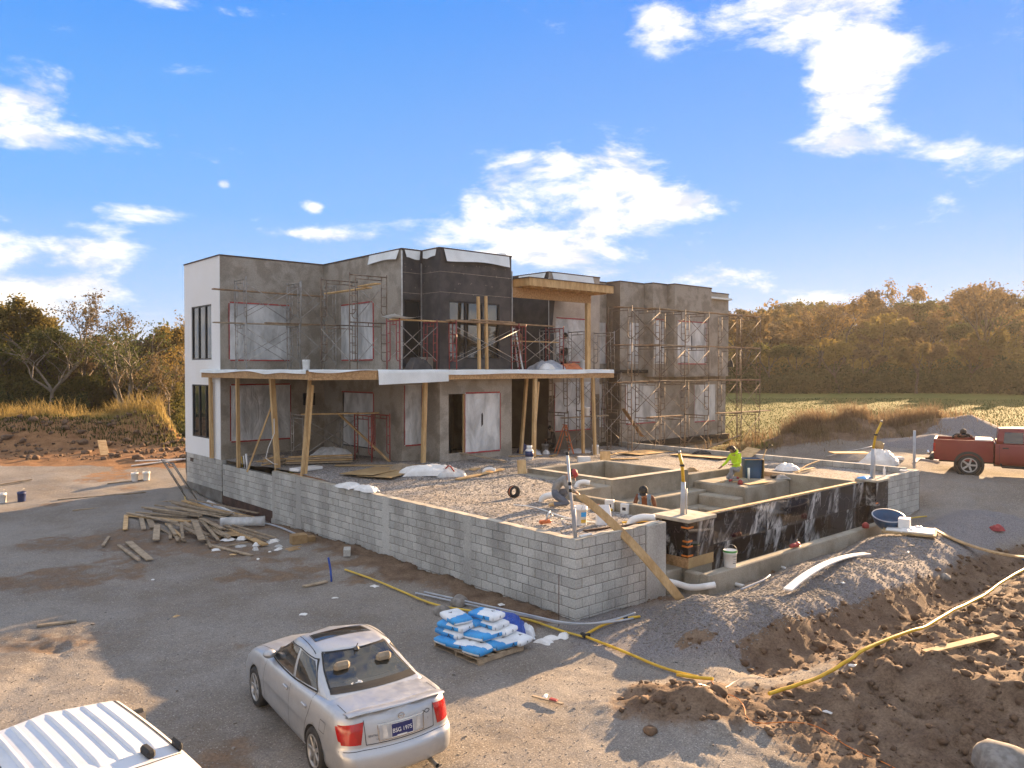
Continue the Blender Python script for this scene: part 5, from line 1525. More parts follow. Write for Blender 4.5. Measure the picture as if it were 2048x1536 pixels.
# ---------------- red pickup
PH = math.atan2(-.51, .86)
pk = thing('pickup_truck', 'red pickup truck with a white chest in its bed, at the right edge', 'truck', (19.79, 30.24, G(19.2, 30.0)), PH)
m = MB()
TO = .55
def slab_side(y0, y1, x0, x1, z0, z1, mi=0): m.bx((x0, min(y0, y1), z0), (x1, max(y0, y1), z1), mi, ch=.03)
bl = [(-2.95, TO), (-2.97, .85), (-2.95, 1.30), (-2.93, 1.36), (-.93, 1.36), (-.93, TO)]
for sg in (-1, 1):
    def sidef(i, j):
        x = -2.95 + 2.0 * i; z = TO + .81 * j
        return Vector((x, sg * (.90 + .07 * math.exp(-((x + 1.75) / .55) ** 2) * (1 - j * .6) - .03 * (1 - j) ** 3), z))
    m.grid(sidef, 30, 10); m.bx((-2.95, sg * .80 - (.0 if sg > 0 else .09), 1.335), (-.95, sg * .80 + (.09 if sg > 0 else 0), 1.365), ch=.01)
    m.bx((-2.92, sg * .78 - .015, .95), (-.95, sg * .78 + .015, 1.335))
m.bx((-2.97, -.86, .72), (-2.90, .86, 1.36), ch=.02); m.bx((-.99, -.86, .6), (-.94, .86, 1.36)); m.bx((-2.9, -.78, .86), (-.95, .78, .92))
m.build('bed', 'redpaint', pk)
m = MB(); m.bx((-2.965, -.84, 1.36), (-2.88, .84, 1.385), ch=.008); m.build('tailgate_cap', 'white', pk)
for sg in (-1, 1):
    m = MB(); m.bx((-2.985, sg * .86 - .07, .88), (-2.90, sg * .86 + .09, 1.22), ch=.02); m.build('tail_lamp', 'lamp_red', pk)
lev = [ring_half(-.92, 2.75, qi(q, [0, .1, .6, 1], [.86, .93, .95, .90]), .06, .35, .02, .15, .01, tap_f=.04) for q in QS2]
b3 = shell(lev, lambda k, x, y: TO - .1 + QS2[k] * (1.26 - .04 * max(0, x - .9) - TO + .1), lambda x: .04).build('body', 'redpaint', pk); weld(b3.data)
lev = [ring_half(-.90 + .10 * q, 1.55 - .85 * q, .85 - .13 * q - .03 * q ** 8, .10, .16, .03, .12, .02) for q in GQ2]
g3 = shell(lev, lambda k, x, y: (1 - GQ2[k]) * 1.24 + GQ2[k] * (1.86 - .04 * (x - .1) ** 2), lambda x: .03).build('cab', 'redpaint', pk); weld(g3.data)
sk3 = Skin([b3.data, g3.data])
for sd in ('left', 'right'):
    for (a, b) in ((-.62, .02), (.12, 1.0)):
        m = MB(); sk3.patch(m, sd, ((a, 1.30), (b + (.18 if b > .5 else 0), 1.30), (b - (.28 if b > .5 else 0), 1.72), (a + .04, 1.72)), 6, 6, .006); m.build('side_window', 'carglass', pk)
    m = MB(); sk3.line(m, sd, ((.07, 1.24), (.07, .6)), .012, .004); sk3.line(m, sd, ((-.75, 1.24), (-.75, .6)), .01, .004); m.build('door_gap', 'seam', pk)
    m = MB(); p = sk3.at(sd, -.55, 1.12, .012); m.box(p, (.2, .02, .045)); m.build('door_handle', 'seam', pk)
m = MB(); sk3.patch(m, 'rear', ((-.60, 1.40), (.60, 1.40), (.56, 1.72), (-.56, 1.72)), 8, 6, .006); m.build('rear_window', 'carglass', pk)
m = MB(); sk3.patch(m, 'front', ((-.66, 1.30), (.66, 1.30), (.58, 1.72), (-.58, 1.72)), 8, 6, .006); m.build('windscreen', 'carglass', pk)
m = MB(); m.bx((-3.12, -.92, .52), (-2.96, .92, .70), ch=.03); m.bx((-3.30, -.05, .46), (-3.1, .05, .54)); m.build('rear_bumper', 'black', pk)
m = MB(); m.lathe([(0, 0), (.09, .02), (.10, .1), (.06, .14), (0, .15)], 10, (-3.08, -.80, .82), rot=Matrix.Rotation(R(-90), 3, 'Y')); m.build('rear_spot_lamp', 'chrome', pk)
m = MB(); m.bx((-.93, -.8, .40), (2.0, .8, .5)); m.bx((-2.8, -.45, .45), (-.9, .45, .7)); m.build('chassis', 'black', pk)
for sg in (-1, 1):
    m = MB(); m.tube([(-.7, sg * .88, .52), (-.66, sg * .95, .40), (1.2, sg * .95, .38), (1.25, sg * .88, .52)], .04, 8); m.build('side_step', 'black', pk)
    m = MB(); m.lathe([(.52, -.03), (.52, .06), (.42, .07)], 32, (-1.75, sg * .915, .42), rot=Matrix.Rotation(R(-90 * sg), 3, 'X')); m.build('wheel_arch', 'black', pk)
    for wx_ in (-1.75, 1.85): wheel(pk, wx_, sg * .84, .405, .27, sg, 5)
m = MB(); m.box((0, 0, .22), (.52, 1.35, .42), ch=.02); m.box((.0, 0, .455), (.56, 1.42, .06), ch=.02)
tc_ = single(m, 'tool_chest', 'white', 'white lidded tool chest standing across the red pickup bed', 'chest', pk.matrix_basis @ Vector((-1.28, 0, .92)), PH)
# ------------------------------------------------------------------ small things on site
def V3(x, y, dz=0.0): return Vector((x, y, G(x, y) + dz))


def bucket(loc, label, body='white', h=.37, r=.15, band=None, lidm=None, handle=True, rot=0.0, labelp=None, cat='bucket', fill=None):
    o = thing('bucket', label, cat, loc, rot)
    m = MB(); m.lathe([(0, 0), (r * .86, 0), (r * .88, .01), (r * .97, h * .80), (r * 1.03, h * .81), (r * 1.04, h * .86), (r, h * .87), (r, h), (r * .95, h), (r * .90, h * .3 if not fill else h * .9), (0, h * .3 if not fill else h * .9)], 20)
    m.build('pail', body, o)
    if band:
        m = MB(); m.lathe([(r * 1.005, h * .88), (r * 1.06, h * .89), (r * 1.07, h * .97), (r * 1.02, h * 1.005)], 20); m.build('rim_band', band, o)
    if handle:
        m = MB(); m.tube([(0, r * 1.02, h * .88)] + [(r * .55 * math.sin(a) , r * 1.02 * math.cos(a), h * .88 + .16 * math.sin(a)) for a in [math.pi * k / 8 for k in range(1, 8)]] + [(0, -r * 1.02, h * .88)], .005, 5); m.build('handle', 'steel', o)
    for (mat, a0, a1, z0, z1) in (labelp or ()):
        m = MB(); m.grid(lambda i, j: Vector((math.cos(a0 + (a1 - a0) * i) * (r * (.885 + .09 * (z0 + (z1 - z0) * j)) + .004), math.sin(a0 + (a1 - a0) * i) * (r * (.885 + .09 * (z0 + (z1 - z0) * j)) + .004), h * (z0 + (z1 - z0) * j))), 8, 2)
        m.build('label_patch', mat, o, fix=False)
    return o


def board(a, b, wd, th, label, mat='lumber', name='board', cat='board', group=None, up=(0, 0, 1)):
    a, b = Vector(a), Vector(b); c = (a + b) / 2
    m = MB(); m.bar(a - c, b - c, wd, th, up=up, ch=min(.004, th / 4))
    return single(m, name, mat, label, cat, c, None, group)


def pipe(pts, r, label, mat, name='pipe', cat='pipe', n=8, group=None):
    pts = [Vector(p) for p in pts]
    # smooth the run
    for _ in range(2):
        if len(pts) > 2:
            q = [pts[0]]
            for p0, p1 in zip(pts[:-1], pts[1:]): q += [p0 * .75 + p1 * .25, p0 * .25 + p1 * .75]
            pts = q + [pts[-1]]
    c = pts[0].copy()
    m = MB(); m.tube([p - c for p in pts], r, n)
    return single(m, name, mat, label, cat, c, None, group)


def crumple(loc, sx_, sy_, sz_, label, mats, name='plastic_sheet', cat='plastic', seed=0, nu=18, rot=0.0, group=None):
    def fn(i, j):
        x, y = (i - .5) * 2, (j - .5) * 2
        e = max(0, 1 - x * x) * max(0, 1 - y * y)
        q = e ** .5 * (.45 + .55 * float(fbm(np.array(i * 4.5 + seed), np.array(j * 4.5 + seed * 2), 4, seed, .6)) * 1.3)
        return Vector((x * sx_ * (1 + .12 * math.sin(j * 9 + seed)), y * sy_ * (1 + .15 * math.sin(i * 7 + seed)), .006 + sz_ * q))
    m = MB(); m.grid(fn, nu, nu, 0, False)
    return single(m, name, mats, label, cat, loc, rot, group)


# --- lumber pile in front of the left wall
pile = 'loose boards in the lumber pile'
kinds = ['pale', 'brownish', 'greyish', 'weathered', 'yellowish']
wn_ = ['long', 'short', 'middling', 'broken', 'narrow']
LP = []
r_ = random.Random(21)
for i in range(26):
    f = i / 25; a = Vector((-12.9 + 1.4 * f + r_.uniform(-.5, .5), 26.7 + 2.3 * f + r_.uniform(-.2, .2), 0)); L = r_.uniform(1.9, 3.2)
    ang = R(-20 + r_.uniform(-11, 9)); LP.append((a, a + Vector((math.cos(ang), math.sin(ang), 0)) * L, .06 + .33 * math.sin(f * 3.0) * r_.uniform(.1, 1), 'upper, flatter part of the pile'))
for i in range(22):
    f = i / 21; a = Vector((-11.6 + 2.5 * f + r_.uniform(-.25, .25), 25.6 - .4 * f + r_.uniform(-.5, .5), 0)); L = r_.uniform(1.6, 3.1)
    ang = R(-62 + r_.uniform(-9, 14) + 10 * f); LP.append((a, a + Vector((math.cos(ang), math.sin(ang), 0)) * L, .05 + .24 * r_.uniform(0, 1) * math.sin(f * 3.1), 'lower part of the pile, pointing at the camera'))
for (a, b) in (((-13.35, 26.9), (-12.3, 24.7)), ((-12.9, 27.0), (-11.75, 24.8)), ((-12.7, 27.1), (-11.55, 25.0)), ((-11.6, 22.9), (-9.9, 20.6)), ((-11.4, 23.1), (-9.75, 20.9)), ((-12.4, 23.9), (-11.9, 22.6))):
    LP.append((Vector((*a, 0)), Vector((*b, 0)), .04, 'left edge of the pile, lying apart'))
for k, (a, b, h, where) in enumerate(LP):
    wd = r_.choice((.09, .09, .14, .09, .19)); th = .04
    za, zb = G(a.x, a.y) + h, G(b.x, b.y) + .03 + h * r_.uniform(.3, 1)
    ends = 'tilted' if abs(za - zb) > .12 else 'flat'
    board((a.x, a.y, za), (b.x, b.y, zb), wd, th, 'loose sawn board in the ' + where, 'lumber_grey' if r_.random() < .7 else 'lumber', 'lumber_board', 'board', pile + ', ' + where)
for (a, b, w_, lab) in (((-9.0, 22.9), (-7.2, 21.5), .10, 'pale pole lying to the right of the lumber pile'), ((-8.6, 22.4), (-7.9, 23.2), .08, 'short white stick crossing a pale pole by the lumber pile'),
                        ((-9.5, 15.5), (-8.9, 15.85), .12, 'short stake lying at the edge of the sunlit patch, lower left'), ((-16.9, 32.5), (-15.6, 33.4), .14, 'pale board on the gravel before the two white buckets'),
                        ((-15.6, 27.6), (-13.2, 29.8), .05, 'thin dark stick on the gravel left of the pile'), ((-17.3, 29.6), (-14.6, 31.0), .12, 'dark flat board on the gravel far left'),
                        ((-4.95, 18.4), (-4.5, 18.85), .12, 'short board in the dirt left of the blue pipe stub')):
    board(V3(*a, .03), V3(*b, .03), w_, .04, lab, 'lumber_grey')
# PVC and conduit by the wall
for k, (o, l, lab) in enumerate(((0, 0, 'white'), (.16, .4, 'grey'), (.33, -.2, 'light grey'))):
    A, B = S(-.35 - o, 19.3 - l, 0), S(-.55 - o, 14.9 - l * .5, 0)
    pipe([V3(A.x, A.y, .07), V3(B.x, B.y, .07)], .055, lab + ' plastic pipe in the bundle of three along the low wall', 'pvc' if k == 0 else 'pvc_grey', 'plastic_pipe', group='pipes along the low wall')
pipe([V3(-8.7, 26.6, .05), V3(-7.6, 25.3, .04), V3(-6.57, 24.0, .04)], .03, 'thin grey conduit running from the pipe bundle along the tall wall', 'pvc_grey', 'conduit')
m = MB(); m.lathe([(0, -.7), (.16, -.7), (.17, -.3), (.15, .2), (.17, .7), (0, .7)], 14, rot=Matrix.Rotation(R(90), 3, 'Y'))
single(m, 'plastic_roll', 'sheet', 'rolled clear plastic film lying behind the cardboard, right of the lumber', 'roll', V3(-8.9, 25.7, .16), R(12))
m = MB(); m.grid(lambda i, j: Vector(((i - .5) * 1.25, (j - .5) * .75 * (1 - .4 * abs(i - .5)), .03 + .05 * math.sin(i * 4))), 8, 5)
single(m, 'cardboard', 'cardboard', 'flattened brown cardboard with a purple print beside the lumber pile', 'cardboard', V3(-8.6, 24.2, .02), R(20))
m = MB(); m.box((0, 0, .14), (.45, .35, .28), ch=.01); m.box((.35, .1, .08), (.3, .3, .16))
single(m, 'carton', 'cardboard', 'crushed brown carton against the foot of the tall block wall', 'box', V3(-6.35, 23.1), R(30))
m = MB(); m.box((0, 0, .1), (.40, .19, .19), ch=.01); single(m, 'loose_block', 'cmu', 'single loose concrete block lying at the foot of the wall', 'block', V3(-4.5, 21.2), R(100))
rr = random.Random(5)
for k in range(13):
    x, y = -8.9 + rr.uniform(0, 2.7), 22.2 + rr.uniform(0, 1.8)
    crumple(V3(x, y, .0), rr.uniform(.07, .22), rr.uniform(.07, .2), rr.uniform(.05, .14), 'scrap of white wrapping in the litter right of the lumber pile', rr.choice(['white', 'sheet', 'white', 'cardboard']), 'litter_scrap', 'scrap', k, 6, rr.uniform(0, 6), 'litter scraps by the lumber')
pipe([V3(-4.42, 19.0), V3(-4.44, 19.0, .30), V3(-4.50, 19.02, .58)], .025, 'upright blue pipe stub in the dirt in front of the tall wall', 'tarp', 'pipe_stub')
pipe([V3(-13.0, 30.9, .05), V3(-12.6, 30.0, .05), V3(-11.9, 28.9, .04), V3(-11.2, 28.2, .04)], .025, 'short yellow hose curling at the foot of the aluminium frame', 'hoseY', 'hose')
# scaffold frame leaning against the foundation
lf = thing('spare_scaffold', 'spare scaffold frame leaning against the block wall under the white house end', 'scaffold', S(-.9, 19.55, .22), SITE_ANG + R(90))
fo = link('frame', fmesh(('frame', 1.3), lambda: frame_mesh(1.3, 1.75), 'scaf_grey'), lf); fo.rotation_euler = (R(-30), 0, 0)
# buckets far left
bucket(V3(-16.05, 33.1), 'left one of two white buckets on the gravel before the clay strip', rot=.3); bucket(V3(-15.65, 33.3), 'right one of two white buckets on the gravel before the clay strip', rot=2)
bucket(V3(-19.15, 29.2), 'white bucket at the far left edge of the picture'); bucket(V3(-18.6, 29.5), 'dark blue bucket beside the white one at the left edge', 'navy')
board(V3(-21.5, 40.8, .5), V3(-20.6, 39.4, .05), .4, .04, 'pale board leaning on the earth heap at the left', 'lumber')
for (a, b, lab) in (((-18.2, 37.6), (-15.2, 38.4), 'long white trim board at the foot of the left earth heap'), ((-17.9, 36.6), (-15.9, 38.2), 'white downpipe lying across the clay strip'), ((-15.4, 38.3), (-13.9, 38.6), 'short pale board near the house end on the clay strip'), ((-21.3, 32.2), (-20.5, 33.2), 'thin dark stick on the gravel by the left edge')):
    board(V3(*a, .06), V3(*b, .06), .12, .05, lab, 'white' if 'white' in lab else 'lumber_grey')
crumple(V3(-14.1, 38.6), .3, .25, .3, 'white lump of packaging near the clay strip', 'white', 'litter_scrap', 'scrap', 3, 6)

# --- pallet with bags of mortar mix
PA = math.atan2(-.73, .68)
pal = thing('pallet', 'wooden pallet under the blue and white bags', 'pallet', V3(-.62, 14.45), PA)
for k in range(5): m = MB(); m.box((0, -.50 + .25 * k, .125), (1.32, .15, .022), ch=.003); m.build('deck_board', 'lumber_grey', pal)
for k in range(3): m = MB(); m.box((0, -.48 + .48 * k, .014), (1.32, .12, .022), ch=.003); m.build('bottom_board', 'lumber_grey', pal)
for k in range(3): m = MB(); m.box((-.62 + .62 * k, 0, .07), (.045, 1.1, .085), ch=.003); m.build('stringer', 'lumber_grey', pal)


def bag_mesh():
    m = MB(); nx_, ny_ = 16, 12
    def pos(x, y, s_):
        e = (1 - abs(x) ** 6) ** .5 * (1 - abs(y) ** 6) ** .5
        rx, ry = x * .31 * (1 - .03 * y * y - .03 * abs(y) ** 8), y * .205 * (1 - .03 * x * x - .05 * abs(x) ** 8)
        return Vector((rx, ry, s_ * (.036 + .028 * e * (1 + .05 * math.sin(x * 5 + s_) * math.cos(y * 4)))))
    m.grid(lambda i, j: pos(2 * i - 1, 2 * j - 1, 1), nx_, ny_); m.grid(lambda i, j: pos(2 * i - 1, 2 * j - 1, -1), nx_, ny_)
    for sg in (-1, 1):
        m.grid(lambda i, j: pos(2 * i - 1, sg, 2 * j - 1) + Vector((0, sg * .012 * (1 - (2 * j - 1) ** 2), 0)), nx_, 4)
        m.grid(lambda i, j: pos(sg, 2 * i - 1, 2 * j - 1) + Vector((sg * .010 * (1 - (2 * j - 1) ** 2), 0, 0)), ny_, 4)
    for k in range(len(m.f)):
        c = sum((Vector(m.v[i]) for i in m.f[k]), Vector()) / 4
        m.m[k] = 1 if (c.y < -.19 and c.x < .22) or (c.y > .19 and c.x < -.05) or (c.z > 0 and c.x < -.12 - .25 * c.y and abs(c.x) < .32) else 0
    me_ = m.mesh('bag'); weld(me_, .0008)
    return me_
BAGM = bag_mesh(); BAGM.materials.append(MT['bagwhite']); BAGM.materials.append(MT['bagblue'])
AM = text_mesh('A', .10, .0015); AM.materials.append(MT['ink'])
bags = [(-.36, -.33, 0, 90), (.02, -.38, 0, 12), (.40, -.30, 0, 100), (.46, .15, 0, 95), (-.35, .25, 0, 95), (.06, .2, 0, 5), (.40, .52, 0, 8),
        (-.38, -.30, 1, 5), (-.05, .0, 1, 92), (.18, .02, 1, 100), (-.36, .3, 1, 10), (.10, .42, 1, 8), (-.36, -.26, 2, 12), (-.28, .22, 2, 95), (.0, .30, 2, 5), (-.40, -.22, 3, 170), (-.12, .30, 3, 15)]
places = ['bottom layer', 'second layer', 'third layer', 'top of the stack']
corner = lambda x, y: ('front' if y < -.1 else 'rear' if y > .28 else 'middle') + (' left' if x < -.2 else ' right' if x > .25 else ' centre')
for k, (x, y, l, a) in enumerate(bags):
    o = tag(link('cement_bag', BAGM), 'blue and white paper bag, %s, %s%s' % (places[l], corner(x, y), ', turned lengthwise' if a < 50 else ', set crosswise' if a < 120 else ', set back to front'), 'bag', 'bags on the pallet')
    q = pal.matrix_basis @ Vector((x, y, .20 + .122 * l))
    o.location = q; o.rotation_euler = (R(rng.uniform(-4, 4)), R(rng.uniform(-4, 4)), PA + R(a + rng.uniform(-5, 5)))
    lg = link('printed_mark', AM, o, (.12, -.185, .005), (R(90), 0, 0)); lg.location = (.10, -.221, .004)
    lg = link('printed_mark', AM, o, (.10, .06, .067), (0, 0, R(90)))
    lg = link('printed_mark', AM, o, (.322, 0, .004), (R(90), 0, R(90))); lg.scale = (.7, .7, .7)
crumple(V3(-.15, 15.15), .42, .45, .52, 'crumpled bright blue tarpaulin behind the bag stack', 'tarp', 'tarpaulin', 'tarp', 4, 20, R(40))
crumple(V3(.28, 15.05), .16, .14, .3, 'half empty white bag slumped beside the blue tarpaulin', 'bagwhite', 'empty_bag', 'bag', 8, 10)
for k, (x, y) in enumerate(((.75, 14.95), (1.0, 15.05), (.6, 14.75))): crumple(V3(x, y), .16, .10, .08, 'torn white paper on the ground right of the pallet', 'white', 'litter_scrap', 'scrap', k + 30, 7, k * 1.3, 'torn paper right of the pallet')
# hoses and conduits along the wall
pipe([V3(x, y, .05) for x, y in ((-4.28, 19.9), (-3.41, 18.95), (-2.58, 17.9), (-1.67, 16.85), (-.9, 16.45), (-.2, 16.1), (.3, 15.75), (.94, 15.26), (1.37, 14.95))], .024, 'yellow hose running along the foot of the tall wall to the corner', 'hoseY', 'hose', 'hose')
pipe([V3(x, y, .05) for x, y in ((1.4, 14.95), (2.05, 14.1), (2.61, 13.25), (3.1, 12.9))], .026, 'yellow pipe from the wall corner to the front of the gravel mound', 'yellow', 'hose', 'hose')
pipe([V3(1.38, 14.95, .06), V3(1.75, 15.35, .07), V3(2.2, 15.68, .06), V3(2.62, 15.9, .04)], .028, 'short yellow pipe bending round the near wall corner', 'yellow', 'hose', 'hose')
m = MB(); m.box((0, 0, 0), (.14, .07, .08), ch=.015); m.box((.03, .07, 0), (.06, .12, .06), ch=.01); single(m, 'pipe_tee', 'black', 'black tee joint where the yellow pipes meet', 'joint', V3(1.38, 14.96, .07), R(-60))
m = MB(); m.box((0, 0, 0), (.12, .06, .06), ch=.015); single(m, 'pipe_coupling', 'black', 'black coupling near the end of the short yellow pipe', 'joint', V3(2.3, 15.72, .07), R(35))
for k, dz in enumerate((0, .06)):
    pipe([V3(-2.2 + .2 * k, 17.7, .06), V3(-.9, 16.75, .06 + dz), V3(.3, 15.75 - .1 * k, .10 + dz), V3(1.15, 15.3 - .1 * k, .12 + dz), V3(1.9, 15.35 - .2 * k, .14 + dz), V3(2.5 - .1 * k, 15.75 - .4 * k, .16)], .02, ('upper' if k else 'lower') + ' one of two grey conduits curving round the wall corner', 'pvc_grey', 'conduit', 'conduit', group='grey conduits')
pipe([V3(-.28, 15.98, 0) + Vector((1.22, -.42, 0)), V3(.94, 15.56, 1.05)], .008, 'thin rusty rod standing against the wall by the corner', 'brown', 'steel_rod', 'rod')
gp_ = []
gq = [(4.0, 12.05), (4.77, 12.4), (5.81, 12.95), (7.47, 14.05), (9.51, 16.2), (11.2, 17.9), (12.9, 19.5), (14.5, 21)]
for (p0, p1) in zip(gq[:-1], gq[1:]):
    for k in range(6): f = k / 6; gp_.append((p0[0] * (1 - f) + p1[0] * f, p0[1] * (1 - f) + p1[1] * f))
gh_ = [max(G(x + dx, y + dy) for dx in (-.12, 0, .12) for dy in (-.12, 0, .12)) + .05 for x, y in gp_]
gh_ = [max(gh_[max(0, i - 2):i + 3]) * .5 + sum(gh_[max(0, i - 3):i + 4]) / len(gh_[max(0, i - 3):i + 4]) * .5 for i in range(len(gh_))]
pipe([Vector((x, y, h)) for (x, y), h in zip(gp_, gh_)], .03, 'thick yellow gas pipe sweeping along the trench', 'yellow', 'gas_pipe', 'pipe')
pipe([V3(2.75, 12.95, .05), V3(3.05, 12.86, .05), V3(3.3, 12.7, .05)], .03, 'short cut end of yellow pipe at the mound foot', 'yellow', 'pipe_offcut')
pipe([V3(x, y, .03) for x, y in ((3.28, 12.8), (3.25, 12.2), (3.5, 11.7), (3.37, 11.1), (4.1, 11.25), (4.46, 11.2), (4.62, 10.6), (4.99, 10.1), (5.2, 9.4), (5.3, 8.8))], .007, 'thin orange wire snaking over the dug earth', 'otape', 'wire', 'wire', 4)
pipe([V3(x, y, .05) for x, y in ((2.6, 12.3), (2.9, 12.0), (3.0, 12.25), (3.3, 12.2), (3.8, 12.9), (4.2, 12.85))], .006, 'loose grey wire looped over the small earth heap', 'steel', 'wire', 'wire', 4)
# boards and rocks on the gravel berm
def bent_board(pts, wd, th, label, mat, name='board', side_v=None):
    pts = [Vector(p) for p in pts]; c = pts[0].copy(); n = 14
    def at_(t):
        a = pts[0].lerp(pts[1], t); b = pts[1].lerp(pts[2], t); return a.lerp(b, t)
    m = MB(); side = (side_v or (pts[2] - pts[0]).cross(Vector((0, 0, 1)))).normalized() * wd / 2
    for sz_ in (th, 0): m.grid(lambda i, j: at_(i) - c + side * (2 * j - 1) + Vector((0, 0, sz_)), n, 1)
    for sg in (-1, 1): m.grid(lambda i, j: at_(i) - c + side * sg + Vector((0, 0, th * j)), n, 1)
    for e in (0, 1): m.grid(lambda i, j: at_(e) - c + side * (2 * i - 1) + Vector((0, 0, th * j)), 1, 1)
    bm_ = m.build(name, mat, None, c); return tag(bm_, label, 'board')
wb_ = max(G(5.71 + 3.3 * k / 20 , 16.07 + 3.7 * k / 20) - (G(5.71, 16.07) * (1 - k / 20) + G(9.03, 19.73) * k / 20) for k in range(21))
bent_board([V3(5.71, 16.07, .05 + wb_ * .4), V3(7.25, 18.0, 0) * .0 + Vector((7.25, 18.0, (G(5.71, 16.07) + G(9.03, 19.73)) / 2 + wb_ * 1.7 + .08)), V3(9.03, 19.73, .05 + wb_ * .4)], .19, .03, 'long white curved plank lying on the gravel berm', 'white')
bent_board([V3(12.0, 22.1, .10), V3(12.9, 21.2, .10), V3(14.2, 20.2, .1)], .19, .04, 'pale plank over the berm at the right edge', 'lumber')
board(V3(6.81, 12.78, .06), V3(8.25, 13.2, .08), .16, .04, 'pale board resting on the dug earth right of the yellow pipe', 'lumber')
board(V3(7.62, 13.6, .12), V3(7.56, 13.15, .10), .12, .04, 'short board crossing behind another on the dug earth', 'lumber')
bent_board([S(2.15, -1.0, G(*S(2.15, -1.0).xy) + .02), S(1.42, .02, 1.80), S(.92, .75, 2.42)], .20, .035, 'long pale board leaning over the near block wall from the gravel', 'lumber', side_v=Vector((.93, .25, .12)))
rk = [(-1.5, 16.45, .17, 'grey boulder on the yellow hose by the wall'), (-1.15, 16.95, .20, 'pale triangular rock behind the grey boulder by the wall'), (6.2, 9.75, .33, 'large pale rock at the lower right corner'), (1.95, 10.9, .09, 'brown rock in front of the small earth heap'), (10.83, 19.4, .14, 'flat pale rock on the berm'), (3.2, 12.0, .15, 'brown clod on the small earth heap'), (5.9, 14.9, .14, 'brown clod on the slope of the berm')]
for k, (x, y, r, lab) in enumerate(rk):
    m = MB(); bm = bmesh.new(); bmesh.ops.create_icosphere(bm, subdivisions=3, radius=1)
    rr2 = random.Random(k); offs = [rr2.uniform(-.5, .5) for _ in range(6)]
    for v in bm.verts:
        n = v.co.copy(); v.co *= 1 + .18 * math.sin(n.x * 3 + offs[0] * 6) * math.cos(n.y * 3.4 + offs[1] * 6) + .05 * rr2.uniform(-1, 1)
        v.co.z *= .75
    m.add([tuple(v.co * r) for v in bm.verts], [tuple(v.index for v in f.verts) for f in bm.faces], 0, True); bm.free()
    single(m, 'rock', 'stone' if 'brown' not in lab else 'clod', lab, 'rock', V3(x, y, r * .35), k)
st_ = thing('marker_stake', 'short wooden stake with red ribbon lying on the dirt in front of the pallet', 'stake', V3(.55, 12.0, .03), R(-35))
m = MB(); m.bar((-.28, 0, .01), (.28, 0, .02), .05, .025); m.build('stick', 'lumber_grey', st_); m = MB(); m.box((.1, .02, .035), (.14, .07, .03), ch=.008); m.build('ribbon', 'red', st_)
r_ = random.Random(77)
for k in range(26):
    x, y = r_.uniform(-9, 12), r_.uniform(9.5, 24)
    s_, t_ = to_st(x, y)
    if (s_ > -.3 and t_ > -1.2) or (abs(x + 2.6) < 2.6 and abs(y - 11.3) < 2.6) or x < -2 and y < 9.5: continue
    crumple(V3(x, y), r_.uniform(.03, .10), r_.uniform(.03, .08), .03, 'small pale scrap of paper or plastic littering the site ground', r_.choice(['white', 'white', 'lumber']), 'litter_scrap', 'scrap', k + 60, 5, r_.uniform(0, 6), 'scraps scattered over the ground')
# drain pipes at the pool curb
pipe([S(2.80, -.05, .40), S(2.95, -.35, .36), S(3.05, -.65, .30), S(3.5, -.95, .36)], .075, 'fat white drain pipe coming out beside the wall pilaster', 'pvc', 'drain_pipe')
pipe([S(4.55, -.70, .16), S(4.55, -1.0, .15), S(4.57, -1.02, .14), S(4.58, -1.03, -.1)], .045, 'white elbow pipe dropping from the pool curb', 'pvc', 'drain_pipe')
pipe([S(6.6, -.78, .22), S(6.62, -.95, .2), S(6.63, -.96, .0)], .03, 'thin white pipe stub further along the pool curb', 'pvc', 'drain_pipe')
pipe([V3(*S(4.0, -1.3).xy, .05), V3(*S(4.9, -1.35).xy, .07), V3(*S(5.4, -1.2).xy, .08)], .025, 'grey conduit end lying in the gravel by the elbow pipe', 'pvc_grey', 'conduit', 'conduit')

# --- along the pool and terrace
bucket(S(4.49, -.70, .552), 'white bucket with green rim standing on the concrete curb', band='green', h=.40, r=.155, rot=.9, labelp=[('ink', -2.4, -1.2, .66, .68), ('ink', -2.2, -1.4, .50, .515), ('ink', -2.2, -1.5, .38, .395), ('ink', -2.3, -1.3, .26, .30)], fill=True)
tl = thing('grinder', 'rusty red grinder lying on the concrete curb with its cord', 'tool', S(7.4, -.72, .555), SITE_ANG)
m = MB(); m.lathe([(0, -.17), (.05, -.16), (.06, 0), (.05, .12), (.07, .14), (.07, .2), (0, .21)], 10, (0, 0, .07), rot=Matrix.Rotation(R(90), 3, 'Y')); m.build('motor_body', 'red', tl)
m = MB(); m.lathe([(0, 0), (.07, 0), (.07, .012), (0, .012)], 14, (.2, 0, .02)); m.tube([(.18, .02, .1), (.2, .03, .2)], .012, 6); m.build('disc_guard', 'steel', tl)
bb = thing('tub', 'round blue plastic mortar tub tilted beside the far pier', 'tub', S(11.75, -1.25, .62), (R(14), R(-8), .3))
m = MB(); m.lathe([(0, .0), (.26, .0), (.36, .12), (.42, .30), (.43, .34), (.41, .34), (.34, .12), (.25, .02), (0, .02)], 24); m.build('bowl', 'blue', bb); m = MB(); m.lathe([(.41, .335), (.445, .335), (.445, .355), (.41, .355)], 24); m.build('rim', 'pvc_grey', bb)
m = MB(); m.lathe([(0, 0), (.10, 0), (.10, .10), (.04, .16), (0, .16)], 10); single(m, 'red_valve', 'red', 'small red tool left of the blue tub', 'tool', S(11.35, -.8, .56), 1)
sl = thing('foam_board_stack', 'white foam sheets lying on a wooden board right of the blue tub', 'sheets', S(11.55, -1.95, G(*S(11.55, -1.95).xy) + .08), SITE_ANG + R(-72))
